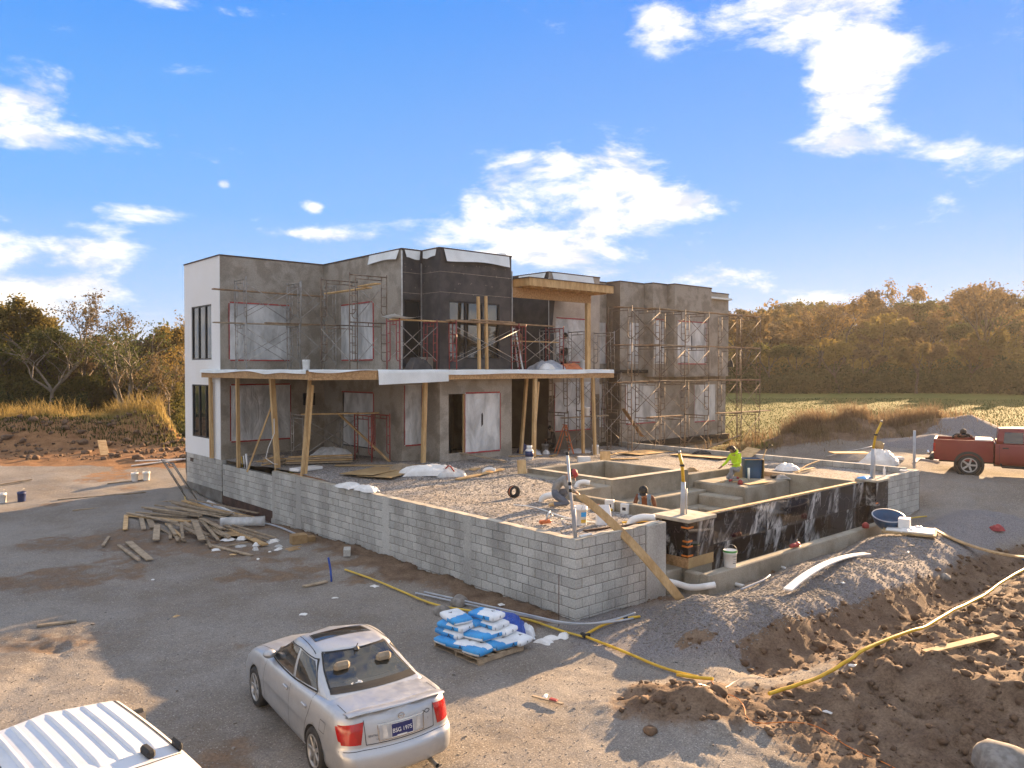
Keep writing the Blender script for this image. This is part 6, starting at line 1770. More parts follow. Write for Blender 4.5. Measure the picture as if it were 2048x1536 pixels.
m = MB(); m.box((0, 0, .03), (1.35, 1.0, .05), ch=.004); m.build('base_board', 'ply', sl); m = MB(); m.box((.02, .03, .075), (1.2, .85, .035), ch=.004); m.build('foam_sheet', 'white', sl)
m = MB(); m.box((0, 0, .17), (.42, .30, .34), ch=.01); cb = single(m, 'carton', 'white', 'white carton with blue side standing on the foam sheets', 'box', S(11.7, -1.75, .60), SITE_ANG + .3)
m = MB(); m.box((.213, 0, .17), (.004, .28, .30)); m.build('blue_print', 'bagblue', cb)
for k in range(4): crumple(S(11.3 + .22 * k, -1.9 - .12 * (k % 2), .63), .16, .14, .10, 'crumpled white packing film on the foam sheets', 'white', 'packing_film', 'plastic', 40 + k, 7, k, 'packing film on the foam')
pipe([V3(*S(14.36, -.35).xy, .05), V3(*S(15.1, -.45).xy, .12), V3(*S(15.6, -.5).xy, .10), V3(*S(16.1, -.7).xy, .04)], .024, 'short yellow hose lying before the far tan block wall', 'hoseY', 'hose', 'hose')


def fill_pipe(base, top, bend, label):
    o = thing('conduit_riser', label, 'pipe', base, 0)
    m = MB(); h = Vector(top); m.tube([(0, 0, 0), h], .055, 10); m.tube([(.10, .02, 0), (.10, .02, h.z * .8)], .02, 6); m.build('grey_sleeve', 'pvc_grey', o)
    m = MB(); b = [h + Vector(q) for q in bend]; m.tube([h] + b, .040, 8); m.build('yellow_tube', 'yellow', o)
    m = MB(); m.box(h.lerp(b[-1], .6) if False else b[0], (.10, .10, .06), ch=.015); m.build('black_clamp', 'black', o)
    m = MB(); m.lathe([(0, 0), (.035, 0), (.035, .07), (0, .07)], 8, b[-1]); m.build('end_fitting', 'steel', o)
fill_pipe(S(4.02, .32, 1.705), (.02, 0, .78), ((-.03, 0, .40), (-.10, 0, .68)), 'grey and yellow pipe riser bending left on the near marble pier')
fill_pipe(S(13.9, .15, 1.68), (.03, 0, .95), ((.08, 0, .45), (.26, 0, .85)), 'grey and yellow pipe riser bending right on the far marble pier')
pipe([S(17.15, .12, 1.72), S(17.15, .12, 3.05)], .045, 'plain grey pole standing on the far end of the terrace wall', 'pvc_grey', 'pole', 'pole')
cp = thing('conduit_pole', 'tall grey conduit pole standing on the near wall corner', 'pole', S(.12, .14, 1.725))
m = MB(); m.tube([(0, 0, 0), (-.16, .02, 1.75)], .028, 8); m.tube([(.03, .05, 0), (.0, .05, .6)], .022, 8); m.build('tube', 'pvc_grey', cp)
for q in (.98, 1.12, 1.74): m = MB(); m.tube([(-.16 * q / 1.75, .02 * q / 1.75, q - .035), (-.16 * q / 1.75, .02 * q / 1.75, q + .035)], .034, 8); m.build('coupling', 'black', cp)
m = MB(); m.box((0, 0, 0), (.36, .07, .03), ch=.008); single(m, 'trowel_float', 'white', 'small pale float lying on the near wall corner', 'tool', S(.42, .12, 1.745), SITE_ANG)
bucket(SP(1.62, 1.40), 'white bucket with blue and yellow label behind the corner pole', h=.42, r=.155, rot=0, labelp=[('bagblue', -1.6, -.6, .45, .70), ('hoseY', -1.6, -.7, .12, .30)])
m = MB()
def sack(i, j):
    a = i * 2 * math.pi; k = 1 - .25 * j ** 3
    return Vector((.18 * k * (abs(math.cos(a)) ** .5) * math.copysign(1, math.cos(a)), .11 * (1 - .75 * j ** 2) * (abs(math.sin(a)) ** .5) * math.copysign(1, math.sin(a)), .46 * j))
m.grid(sack, 20, 8); single(m, 'open_bag', 'bagwhite', 'white paper sack standing open beside the labelled bucket', 'bag', SP(1.98, 1.02), SITE_ANG - .4)
bt = thing('corded_tool', 'small orange and steel hand tool on the gravel near the wall corner', 'tool', SP(.82, 1.75, .02), .4)
m = MB(); m.box((0, 0, .05), (.28, .10, .08), ch=.02); m.build('tool_body', 'orange', bt); m = MB(); m.tube([(.02, 0, .08), (.10, .05, .22), (.18, .12, .26)], .022, 6); m.tube([(.05, 0, .1), (.16, -.06, .2)], .016, 6); m.build('tool_handle', 'alu', bt)
rl = thing('cord_reel', 'orange and black cord reel standing on the sunlit gravel', 'reel', SP(2.79, 5.04, .17), (0, 0, .5))
rm = Matrix.Rotation(R(90), 3, 'X')
m = MB(); m.lathe([(.10, -.06), (.17, -.06), (.17, -.05), (.11, -.04), (.11, .04), (.17, .05), (.17, .06), (.10, .06)], 18, rot=rm); m.build('spool', 'black', rl); m = MB(); m.lathe([(.112, -.04), (.15, -.03), (.15, .03), (.112, .04)], 18, rot=rm); m.build('wound_cord', 'orange', rl)
for k, o in enumerate((0, .06, .12)):
    pipe([SP(1.85 + o, 4.0 - o, .02), SP(2.07, 3.5 + o * .3, .02), SP(1.95 + o * .5, 2.9, .025), SP(1.92 - o, 2.37, .02), SP(1.83 + o, 1.62, .02), SP(1.96 + o, 1.11, .02)], .011, 'strand of the pale extension cord lying in loose loops on the gravel', 'pvc', 'extension_cord', 'cord', 5, 'extension cord strands')
pipe([SP(1.95, 1.9, .02), SP(1.6, 2.1, .03), SP(1.35, 1.6, .03), SP(1.32, 1.25, .03), SP(1.55, 1.15, .02)], .011, 'looped end of the pale cord beside the labelled bucket', 'pvc', 'extension_cord', 'cord', 5)
for (a, b, r, lab) in (((2.6, .75), (3.1, .45), .085, 'white elbow pipe in the hollow behind the near wall'), ((2.95, 4.1), (3.3, 3.75), .085, 'white elbow pipe beside the kneeling man'), ((5.5, 5.25), (5.75, 4.95), .075, 'white elbow pipe in the trough below the spa'), ((5.05, 9.1), (5.3, 8.8), .06, 'small white pipe end at the corner of the spa step')):
    A, B = SP(*a), SP(*b)
    pipe([A + Vector((0, 0, -.10)), A + Vector((0, 0, .10)), A.lerp(B, .5) + Vector((0, 0, .17)), B + Vector((0, 0, .13))], r, lab, 'white', 'pipe_elbow', n=10)
board(SP(.9, .62, .03), SP(3.2, .45, .03), .06, .04, 'dark timber edge strip on the gravel behind the near wall', 'footing')
board(SP(3.15, .55, .03), SP(2.5, .9, .05), .06, .03, 'yellow spirit level lying behind the near wall', 'yellow', 'spirit_level', 'tool')
for (q, d, a, mat, lab) in (((4.00, 2.62, 1.472), (.24, .12, .30), .2, 'white', 'white box standing on the pool ledge, left of two'), ((4.0, 2.1, 1.472), (.22, .10, .26), -.1, 'white', 'white box standing on the pool ledge, right of two'), ((3.78, 2.5, 1.472), (.26, .12, .11), .1, 'yellow', 'yellow sponge block on the pool ledge'), ((3.95, 3.05, 1.472), (.20, .12, .13), .4, 'orange', 'orange tin on the pool ledge')):
    m = MB(); m.box((0, 0, d[2] / 2), d, ch=.012); o = single(m, 'box', mat, lab, 'box', S(*q), SITE_ANG + math.pi / 2 + a + R(20))
    if mat == 'white':
        m = MB(); m.box((0, d[1] / 2 + .002, d[2] * .5), (.10, .002, .08)); m.box((0, -d[1] / 2 - .002, d[2] * .55), (.09, .002, .09)); m.build('printed_mark', 'ink', o)
lp = thing('propane_cylinder', 'white propane cylinder with blue label standing on the gravel near the slanting props', 'cylinder', SP(8.39, 10.48), SITE_ANG)
m = MB(); m.lathe([(0, .02), (.12, .02), (.15, .06), (.155, .12), (.155, .33), (.14, .38), (.07, .42), (.0, .43)], 18); m.lathe([(.11, 0), (.12, 0), (.12, .04), (.11, .04)], 18); m.build('tank', 'white', lp)
m = MB(); m.lathe([(.157, .12), (.158, .12), (.158, .33), (.157, .33)], 18); m.build('label_band', 'navy', lp); m = MB(); m.lathe([(.10, .39), (.105, .39), (.105, .54), (.10, .54)], 18); m.build('collar', 'white', lp); m = MB(); m.lathe([(0, .42), (.03, .42), (.03, .5), (0, .5)], 8); m.build('valve', 'steel', lp)
m = MB(); m.box((0, 0, .22), (.30, .02, .46)); single(m, 'plywood_offcut', 'lumber', 'plywood piece leaning upright at the left spa corner', 'board', S(6.05, 8.3, 1.70), (R(-14), 0, R(12)))
m = MB(); m.box((0, 0, .24), (.40, .02, .46)); single(m, 'plywood_offcut', 'lumber', 'square plywood piece standing upright behind the far spa corner', 'board', SP(11.0, 9.0), (R(-8), 0, R(10)))
m = MB(); m.bx((-.24, -.14, 0), (.24, .14, .24), ch=.01); single(m, 'white_box', 'white', 'small white foam box behind the spa', 'box', SP(10.1, 9.3), R(6))
board(SP(12.0, 9.75, .03), SP(12.6, 9.7, .04), .32, .03, 'short orange toned board beyond the upright plywood piece', 'lumber'); board(SP(12.7, 9.7, .03), SP(13.5, 9.5, .03), .30, .03, 'second short orange toned board beyond the upright plywood piece', 'lumber')
board(SP(3.44, 8.43, .03), SP(5.99, 9.23, .05), .20, .04, 'long golden board lying in the sun in the middle of the terrace', 'lumber')
board(SP(5.0, 9.7, .03), SP(5.4, 9.85, .03), .22, .05, 'short golden offcut near the long golden board', 'lumber')
for (a, w_, L, rt, lab, mat) in (((2.1, 11.15), 1.22, 2.3, 28, 'rear one of two plywood sheets lying on the left of the terrace', 'ply'), ((2.35, 10.55), 1.22, 2.2, 28, 'front one of two plywood sheets lying on the left of the terrace', 'ply'),
                                 ((15.7, 10.85), 1.22, 2.44, 2, 'plywood sheet in the sun near the far terrace edge, behind the spa', 'lumber'), ((16.3, 8.35), 1.1, 2.44, 94, 'plywood sheet in the sun by the low far wall, left of the man in yellow', 'lumber')):
    m = MB(); m.box((0, 0, .0), (L, w_, .018), ch=.002); single(m, 'plywood_sheet', mat, lab, 'sheet', SP(*a, .045), (R(rng.uniform(-1, 1)), R(rng.uniform(-1, 1)), SITE_ANG + R(rt)), 'plywood sheets')
m = MB(); m.box((0, 0, 0), (1.5, .55, .018)); single(m, 'plywood_sheet', 'lumber', 'plywood strip leaning over the low far wall behind the man in yellow', 'sheet', S(16.9, 6.55, 1.72), (R(8), R(-14), SITE_ANG + R(10)), 'plywood sheets')
board(SP(1.9, 13.4, .04), SP(4.4, 11.2, .04), .3, .03, 'olive board lying along the base of the narrow taped window', 'ply')
for k in range(6): board(SP(.75 + .1 * k, 14.9 + .16 * k, .06 + .06 * (k % 3)), SP(2.75 + .1 * k, 13.7 + .18 * k, .07 + .055 * (k % 3)), .2, .045, 'reddish board in the stack behind the corner prop', 'lumber' if k % 2 else 'lumber_grey', 'lumber_board', 'board', 'boards stacked behind the corner prop')
for k in range(14):
    a = rng.uniform(-.5, .5); c = Vector((.45 + rng.uniform(0, .6), 15.0 + rng.uniform(0, 1.2)))
    A, B = SP(c.x - .35 * math.cos(a), c.y - .35 * math.sin(a) * 2, .05 + .05 * (k % 5)), SP(c.x + .4 * math.cos(a), c.y + .35 * math.sin(a) * 2, .06 + .055 * (k % 4))
    board(A, B, .14, .035, 'short offcut in the heap of broken boards on the low wall', 'lumber_grey' if k % 3 else 'lumber', 'board_offcut', 'board', 'offcuts heaped on the low wall')
m = MB(); m.box((0, 0, .05), (1.0, .5, .10), ch=.02); single(m, 'cement_bag', 'white', 'folded pale sheet at the foot of the corner prop', 'sheet', SP(.6, 13.0), SITE_ANG + .2)
for (q, lab, mt_) in (((.15, 16.75, .6), 'white pipe standing with red tape on the low wall', 'white'), ((.2, 17.1, .5), 'thin white pipe standing on the low wall', 'pvc'), ((.22, 17.35, .45), 'thin yellow pipe standing on the low wall', 'yellow')):
    pipe([S(q[0], q[1], 1.5), S(q[0] - .03, q[1] + .03, 1.5 + q[2])], .035 if mt_ == 'white' else .022, lab, mt_, 'pipe_stub')
crumple(SP(2.9, 15.6), .75, .5, .5, 'heap of crumpled clear plastic under the deck', 'sheet', 'plastic_heap', 'plastic', 5, 22, .4)
crumple(SP(3.2, 9.75), .85, .38, .42, 'big crumpled white plastic sack in the shade on the terrace', 'white', 'plastic_sack', 'plastic', 9, 22, .25)
crumple(SP(3.75, 9.2), .45, .28, .38, 'crumpled pinkish plastic with red tape beside the big white sack', 'sheet', 'plastic_sack', 'plastic', 12, 18, .2)
m = MB(); m.tube([(-.12, 0, .02), (-.06, .04, .2), (.02, -.02, .3), (.1, .02, .28), (.2, -.1, .12)], .025, 5); single(m, 'red_tape_strip', 'red', 'curl of red tape on the crumpled plastic', 'tape', SP(3.58, 9.15, .06), .3)
crumple(S(.12, 9.3, 1.735), .3, .45, .16, 'white plastic bag lying on the terrace wall top, nearest the props', 'white', 'plastic_sack', 'plastic', 15, 14, SITE_ANG); crumple(S(.14, 8.35, 1.735), .22, .40, .2, 'pale plastic bag lying on the sunlit part of the terrace wall top', 'white', 'plastic_sack', 'plastic', 18, 14, SITE_ANG)
crumple(SP(3.0, 10.9, .03), .45, .25, .25, 'small heap of offcuts and dry plants beyond the plywood sheets', 'lumber_grey', 'rubbish_heap', 'rubbish', 23, 9, .4)
# at the house foot, right
ol = thing('stepladder', 'orange stepladder standing open below the deck', 'ladder', SP(12.85, 13.0), SITE_ANG - R(30))
for sg in (-1, 1):
    m = MB(); m.bar((-.35 * .0 + .30, sg * .29, 0), (.0, sg * .16, 1.25), .06, .03, up=(0, 1, 0)); m.build('side_rail', 'orange', ol); m = MB(); m.bar((-.42, sg * .27, 0), (-.02, sg * .17, 1.2), .04, .025, up=(0, 1, 0)); m.build('rear_rail', 'orange', ol)
for k in range(4): f = (k + 1) / 5; m = MB(); m.box((.30 * (1 - f), 0, 1.25 * f), (.09, .52 - .22 * f, .025)); m.build('tread', 'alu', ol)
m = MB(); m.box((-.01, 0, 1.26), (.14, .40, .03), ch=.01); m.build('top_cap', 'orange', ol)
bucket(SP(12.3, 13.7), 'grey bucket on the gravel left of the orange stepladder', 'scaf_grey', h=.38); bucket(SP(13.7, 12.0), 'white bucket standing behind the last slanting prop', h=.4); bucket(S(14.0, 12.8, 3.125), 'white bucket standing up on a plank in the lower right scaffold', h=.40, rot=2)
crumple(SP(10.6, 13.2), .28, .25, .4, 'purple bag slumped by the slanting props', 'navy', 'shopping_bag', 'bag', 31, 12); crumple(SP(10.5, 12.6), .35, .3, .25, 'pale green plastic bag slumped by the slanting props', 'sheet', 'shopping_bag', 'bag', 33, 12); crumple(SP(11.3, 12.6), .14, .14, .2, 'small white bag right of the slanting props', 'white', 'shopping_bag', 'bag', 35, 9)
for k, (a, b, lab) in enumerate((((8.4, 11.6), (10.2, 11.7), 'short board on the gravel at the bay corner'), ((10.2, 11.2), (11.3, 12.0), 'pale board lying toward the dark recess'), ((11.4, 10.9), (12.3, 11.5), 'golden board near the slanted props'), ((12.8, 10.9), (15.2, 11.8), 'long thin lath beyond the slanted props'))):
    board(SP(*a, .03), SP(*b, .03), .15 if k < 3 else .06, .035, lab, 'lumber')
crumple(SP(13.6, 12.9), .6, .35, .2, 'litter of pale plastic by the last slanting prop', 'sheet', 'litter', 'plastic', 37, 14); crumple(SP(14.3, 12.2), .5, .3, .18, 'dark bundle on the gravel under the far scaffold', 'stone', 'bundle', 'bundle', 38, 12)
# on the deck upstairs
bucket(S(2.62, 17.0, 5.18), 'white bucket on the upper deck by the left scaffold', h=.38)
bucket(S(13.55, 12.6, 5.18), 'white bucket on the upper deck near the canopy post', h=.42, rot=1); crumple(S(12.4, 12.3, 5.18), .6, .35, .30, 'heap of orange and yellow straps on the upper deck', 'orange', 'strap_heap', 'straps', 41, 14, SITE_ANG)
crumple(S(10.9, 12.1, 5.18), .75, .45, .42, 'crumpled grey tarpaulin on the upper deck before the recess', 'pvc_grey', 'tarpaulin', 'tarp', 43, 18, SITE_ANG); crumple(S(10.4, 11.6, 5.18), .3, .25, .3, 'white plastic scrap at the edge of the upper deck', 'white', 'plastic_scrap', 'plastic', 44, 12)
crumple(S(4.55, 12.2, 5.18), .42, .3, .55, 'dark felt offcut bunched below the narrow bay window', 'felt', 'felt_scrap', 'felt', 46, 14, SITE_ANG); m = MB(); m.bx((-.34, -.05, 0), (.34, .05, .45), ch=.04); single(m, 'mesh_roll', 'stucco', 'grey roll lying below the narrow bay window', 'roll', S(5.0, 12.3, 5.18), SITE_ANG)
sl2 = thing('stepladder', 'pale aluminium stepladder inside the dark upper recess', 'ladder', S(10.0, 13.2, 5.18), SITE_ANG - R(25))
for sg in (-1, 1):
    m = MB(); m.bar((.32, sg * .30, 0), (0, sg * .17, 1.8), .06, .03, up=(0, 1, 0)); m.build('side_rail', 'alu', sl2); m = MB(); m.bar((-.5, sg * .28, 0), (-.02, sg * .17, 1.75), .04, .025, up=(0, 1, 0)); m.build('rear_rail', 'alu', sl2)
for k in range(6): f = (k + 1) / 7; m = MB(); m.box((.32 * (1 - f), 0, 1.8 * f), (.09, .56 - .24 * f, .025)); m.build('tread', 'alu', sl2)
# on and by the tanning deck
bn = thing('bin', 'large square blue plastic bin standing on the raised pool deck', 'bin', S(12.62, 3.72, 1.45), SITE_ANG - R(42))
m = MB(); q = [(.27, 0), (.285, .03), (.31, .62), (.325, .63), (.325, .66), (.30, .66), (.285, .06), (0, .06)]
for (a, b) in zip(q[:-1], q[1:]): pass
def binf(i, j):
    k = min(int(j * 7), 6); f = j * 7 - k; r = q[k][0] * (1 - f) + q[k + 1][0] * f; z = q[k][1] * (1 - f) + q[k + 1][1] * f
    a = i * 2 * math.pi; c, s2 = math.cos(a), math.sin(a)
    return Vector((r * math.copysign(abs(c) ** .35, c), r * math.copysign(abs(s2) ** .35, s2), z))
m.grid(binf, 48, 14); m.build('bin_body', 'blue', bn); m = MB(); m.bx((-.33, -.335, .64), (.33, -.325, .665)); m.bx((.325, -.33, .0), (.335, .3, .66)); m.build('pale_edge', 'lumber', bn)
pipe([S(12.0, 3.45, 1.45), S(12.0, 3.45, 1.85)], .04, 'short white pipe standing beside the blue bin', 'white', 'pipe_stub')
m = MB(); m.box((0, 0, .2), (.28, .06, .40)); single(m, 'olive_board', 'ply', 'olive board standing between the man in yellow and the blue bin', 'board', S(12.15, 3.95, 1.45), SITE_ANG - R(40))
board(S(10.9, 2.85, 1.47), S(11.9, 2.72, 1.48), .26, .02, 'thin pale sheet at the front edge of the pool deck', 'lumber'); board(S(11.1, 3.5, 1.465), S(11.4, 3.3, 1.47), .15, .03, 'small wood scrap before the man in yellow', 'lumber'); board(S(10.75, 3.7, 1.465), S(10.95, 3.75, 1.47), .12, .03, 'small wood scrap at the left of the pool deck', 'lumber')
m = MB(); m.box((0, 0, .06), (.34, .13, .11), ch=.03); single(m, 'tool_case', 'seam', 'black tool case at the right of the pool deck', 'case', S(13.0, 3.05, 1.45), .2); crumple(S(13.1, 2.85, 1.45), .25, .18, .15, 'crumpled grey cloth beside the black tool case', 'scaf_grey', 'cloth', 'cloth', 51, 10)
m = MB(); m.lathe([(0, 0), (.09, 0), (.08, .1), (.03, .16), (0, .16)], 10); single(m, 'drill', 'red', 'red power tool at the feet of the man in yellow', 'tool', S(10.85, 3.05, 1.45), 1)
sh = thing('shovel', 'shovel stuck in the gravel near the low far wall', 'shovel', SP(15.6, 5.2))
m = MB(); m.tube([(0, 0, -.05), (.26, .0, .62)], .02, 6); m.build('shaft', 'lumber', sh); m = MB(); m.tube([(.26, 0, .62), (.40, 0, .78), (.5, 0, .74)], .025, 6); m.build('grip', 'black', sh)
crumple(SP(15.6, 4.5), .5, .28, .16, 'dark green coil of hose on the far gravel', 'stone', 'hose_coil', 'hose', 53, 12, .4); crumple(SP(14.9, 3.65), .4, .3, .3, 'pile of white and grey tools on the far gravel', 'white', 'tool_pile', 'tools', 55, 9, .2); board(SP(15.6, 4.1, .04), SP(15.1, 3.9, .05), .12, .04, 'orange board beside the tool pile', 'orange')
bent_board([SP(14.4, 3.1, .04), SP(14.9, 2.9, .12), SP(15.6, 3.0, .08)], .14, .02, 'bent pale strip on the far gravel', 'lumber'); bent_board([SP(14.3, 2.9, .04), SP(15.2, 3.3, .12), SP(16.6, 3.3, .25)], .06, .03, 'long pale curved lath on the far gravel', 'lumber')
m = MB(); m.lathe([(0, 0), (.04, 0), (.045, .02), (.045, .2), (.02, .26), (.02, .3), (0, .3)], 10); single(m, 'bottle', 'pvc', 'clear bottle standing on the wall end by the far pier', 'bottle', S(14.7, .1, 1.69))
m = MB(); m.lathe([(.07, 0), (.13, .02), (.14, .05), (.08, .07), (.07, .05)], 14); single(m, 'tape_roll', 'white', 'white roll lying on the far end of the terrace wall', 'roll', S(16.2, .1, 1.69)); crumple(S(13.7, .3, 1.68), .25, .15, .08, 'blue cloth on the cap of the far pier', 'bagblue', 'cloth', 'cloth', 57, 9, SITE_ANG)
crumple(SP(16.9, 8.7), .45, .2, .22, 'dark jacket thrown down beside the low far wall', 'seam', 'jacket', 'jacket', 58, 12, .3); crumple(S(10.75, 4.9, 1.69), .35, .12, .16, 'brown work bag on the wall behind the spa corner', 'cardboard', 'work_bag', 'bag', 59, 10, SITE_ANG)
# beyond the terrace, right
cl = thing('cooler', 'red cooler with white lid beyond the terrace', 'cooler', V3(14.6, 32.8), .1)
m = MB(); m.box((0, 0, .17), (.75, .4, .34), ch=.03); m.build('cooler_body', 'red', cl); m = MB(); m.box((0, 0, .37), (.78, .43, .08), ch=.02); m.build('cooler_lid', 'white', cl)
m = MB(); m.box((0, 0, .3), (.75, .5, .6), ch=.01); o = single(m, 'microwave_box', 'pvc', 'pale open topped box on dark cartons left of the red cooler', 'box', V3(13.5, 33.5), .05)
m = MB(); m.bx((.06, -.252, .34), (.34, -.251, .54)); m.build('dark_window', 'dark', o)
m = MB(); m.box((0, 0, .2), (.4, .35, .40), ch=.01); single(m, 'carton', 'cardboard', 'brown carton between the pale box and the red cooler', 'box', V3(13.95, 32.9), .2); m = MB(); m.box((0, 0, .22), (.45, .4, .44), ch=.02); single(m, 'crate', 'blue', 'bluish crate at the left of the stored goods', 'crate', V3(13.2, 32.9), .2)
m = MB(); m.box((0, 0, .02), (1.6, .7, .04)); single(m, 'table_board', 'lumber', 'pale board laid over the goods behind the red cooler', 'board', V3(14.7, 33.9, .6), .02)
crumple(V3(15.5, 32.8, .0), .75, .55, .85, 'bulky load wrapped in white film beyond the terrace', 'white', 'wrapped_load', 'load', 61, 18, .1); crumple(V3(14.98, 32.6), .22, .2, .5, 'orange bag between the cooler and the wrapped load', 'orange', 'bag', 'bag', 62, 9); m = MB(); m.lathe([(0, -.05), (.2, -.05), (.2, .05), (0, .05)], 14, rot=Matrix.Rotation(R(80), 3, 'X')); single(m, 'round_lid', 'ply', 'olive round lid lying on the white wrapped load', 'lid', V3(15.4, 32.7, .92))
m = MB(); m.box((0, 0, .03), (.9, .5, .06)); single(m, 'board_stack', 'lumber', 'low stack of golden boards on the far gravel edge', 'boards', V3(11.6, 33.0, .1), .1); crumple(V3(11.2, 33.6), .28, .24, .35, 'white and purple bag on the far gravel edge', 'white', 'bag', 'bag', 64, 9)
m = MB(); m.box((0, 0, .09), (.45, .3, .16), ch=.03); single(m, 'basin', 'white', 'small white basin on the dirt right of the wrapped load', 'basin', V3(16.5, 33.3), .1)
board(V3(16.9, 32.7, .03), V3(17.5, 33.5, .05), .16, .05, 'pale board on the dirt left of the pickup, first of two', 'white'); board(V3(17.6, 33.5, .03), V3(18.1, 32.9, .05), .16, .05, 'pale board on the dirt left of the pickup, second of two', 'white')
pipe([V3(14.5, 36.0, .15), V3(17.4, 36.4, .3)], .03, 'thin metal frame leaning on the slope behind the stored goods', 'steel', 'metal_rail', 'rail'); board(V3(9.0, 39.6, .1), V3(12.3, 42.0, .5), .10, .05, 'long pale pole lying on the weedy heap', 'lumber_grey')
crumple(V3(11.2, 39.6), .35, .3, .55, 'dark bag hanging low on the corner scaffold', 'seam', 'dark_bag', 'bag', 66, 10); crumple(S(24.0, 11.95, 5.3), .15, .15, .5, 'dark jacket hanging on the far scaffold', 'seam', 'jacket', 'jacket', 67, 9)
m = MB(); m.lathe([(0, 0), (.22, 0), (.22, .05), (0, .05)], 14); single(m, 'drum_lid', 'blue', 'bluish lid on the dirt at the right edge', 'lid', V3(14.9, 22.4, .02)); crumple(V3(14.6, 23.4), .2, .15, .2, 'red scrap on the dirt at the right edge', 'red', 'scrap', 'scrap', 68, 8)

# ------------------------------------------------------------------ people
def person(label, loc, rot, J, shirt, pants, shoe='brown', hat=None, skin='skin', hair=True, sc=1.0, hood=False, vest=None):
    """J: joint positions; x forward, y left, z up"""
    root = thing('person', label, 'person', loc, rot)
    rad = dict(pelvis=.135, spine=.125, chest=.145, neck=.058, jaw=.072, head=.098, crown=.070, nose=.018, lsh=.068, lel=.050, lwr=.036, lpa=.036, rsh=.068, rel=.050, rwr=.036, rpa=.036,
               lhip=.098, lkn=.066, lan=.046, lto=.042, rhip=.098, rkn=.066, ran=.046, rto=.042)
    if 'crown' not in J:
        h, n = Vector(J['head']), Vector(J['neck']); d = (h - n).normalized()
        J['crown'] = h + d * .085
        fw = Vector(J.get('look', (1, 0, -.3))).normalized(); fw = (fw - d * fw.dot(d) * .6).normalized()
        J['jaw'] = n + (h - n) * .45 + fw * .03; J['nose'] = h + fw * .118 - d * .02
    for s in 'lr':
        w_, e_ = Vector(J[s + 'wr']), Vector(J[s + 'el']); d = (w_ - e_).normalized(); J[s + 'pa'] = w_ + d * .06
    names = [k for k in rad if k in J]; idx = {k: i for i, k in enumerate(names)}
    V = [Vector(J[k]) * sc for k in names]
    E = [('pelvis', 'spine'), ('spine', 'chest'), ('chest', 'neck'), ('neck', 'jaw'), ('jaw', 'head'), ('head', 'crown'), ('head', 'nose')]
    for s in 'lr': E += [('chest', s + 'sh'), (s + 'sh', s + 'el'), (s + 'el', s + 'wr'), (s + 'wr', s + 'pa'), ('pelvis', s + 'hip'), (s + 'hip', s + 'kn'), (s + 'kn', s + 'an'), (s + 'an', s + 'to')]
    E = [(idx[a], idx[b]) for a, b in E]; radl = [rad[k] * sc for k in names]
    bone = [k for k in names]
    for s in 'lr':           # four fingers and a thumb
        w_, p_ = Vector(J[s + 'wr']), Vector(J[s + 'pa']); d = (p_ - w_).normalized(); sd = d.cross(Vector((0, 0, 1))); sd = sd.normalized() if sd.length > .1 else Vector((0, 1, 0)); cu = sd.cross(d)
        for k in range(4):
            b0 = len(V); L = (.055, .065, .062, .048)[k]
            V.append((p_ + d * .03 + sd * (.018 * (k - 1.5))) * sc); V.append((p_ + d * (.03 + L * .55) + sd * (.019 * (k - 1.5)) + cu * .010) * sc); V.append((p_ + d * (.03 + L * .8) + sd * (.019 * (k - 1.5)) + cu * .035) * sc)
            E += [(idx[s + 'pa'], b0), (b0, b0 + 1), (b0 + 1, b0 + 2)]; radl += [.010, .009, .008]; bone += [s + 'pa'] * 3
        b0 = len(V); V.append((w_ + d * .03 + sd * .035) * sc); V.append((w_ + d * .075 + sd * .052) * sc); E += [(idx[s + 'wr'], b0), (b0, b0 + 1)]; radl += [.012, .010]; bone += [s + 'pa'] * 2
    me_ = bpy.data.meshes.new('body'); me_.from_pydata([tuple(v) for v in V], E, [])
    o = link('body', me_, root)
    md = o.modifiers.new('skin', 'SKIN'); md.use_smooth_shade = True; md.branch_smoothing = .3
    sl_ = me_.skin_vertices[0].data
    for i, r in enumerate(radl): sl_[i].radius = (r, r); sl_[i].use_root = (i == 0)
    sb = o.modifiers.new('sub', 'SUBSURF'); sb.levels = 2; sb.render_levels = 2
    dg = bpy.context.evaluated_depsgraph_get(); dg.update()
    m2 = bpy.data.meshes.new_from_object(o.evaluated_get(dg)); o.modifiers.clear(); o.data = m2; bpy.data.meshes.remove(me_)
    m2.materials.clear()
    for k in (skin, shirt, pants, shoe): m2.materials.append(MT[k])
    tip = {}
    reg = []
    for (a, b) in E: reg.append((V[a], V[b], bone[a], bone[b], radl[a]))
    def cls(c):
        best = None; bd_ = 1e9
        for (p, q_, a, b, r) in reg:
            d = q_ - p; L2 = d.length_squared; t = max(0, min(1, (c - p).dot(d) / L2)) if L2 > 0 else 0
            dist = (c - p - d * t).length - r * .9
            if dist < bd_: bd_ = dist; best = (a, b, t)
        a, b, t = best; n = b
        if n in ('jaw', 'head', 'crown', 'nose') or (n == 'neck' and t > .6): return 0
        if n[1:] == 'pa' or (n[1:] == 'wr' and t > .88): return 0
        if n in ('lto', 'rto') or (n[1:] == 'an' and t > .93): return 3
        if n[1:] in ('hip', 'kn', 'an'): return 2
        if n == 'spine' and t < .25: return 2
        return 1
    for p in m2.polygons: p.material_index = cls(p.center); p.use_smooth = True
    h, n = Vector(J['head']) * sc, Vector(J['neck']) * sc; d = (h - n).normalized(); fw = (Vector(J['nose']) * sc - h); fw = (fw - d * fw.dot(d)).normalized(); lf_ = d.cross(fw)
    B = Matrix((fw, lf_, d)).transposed()
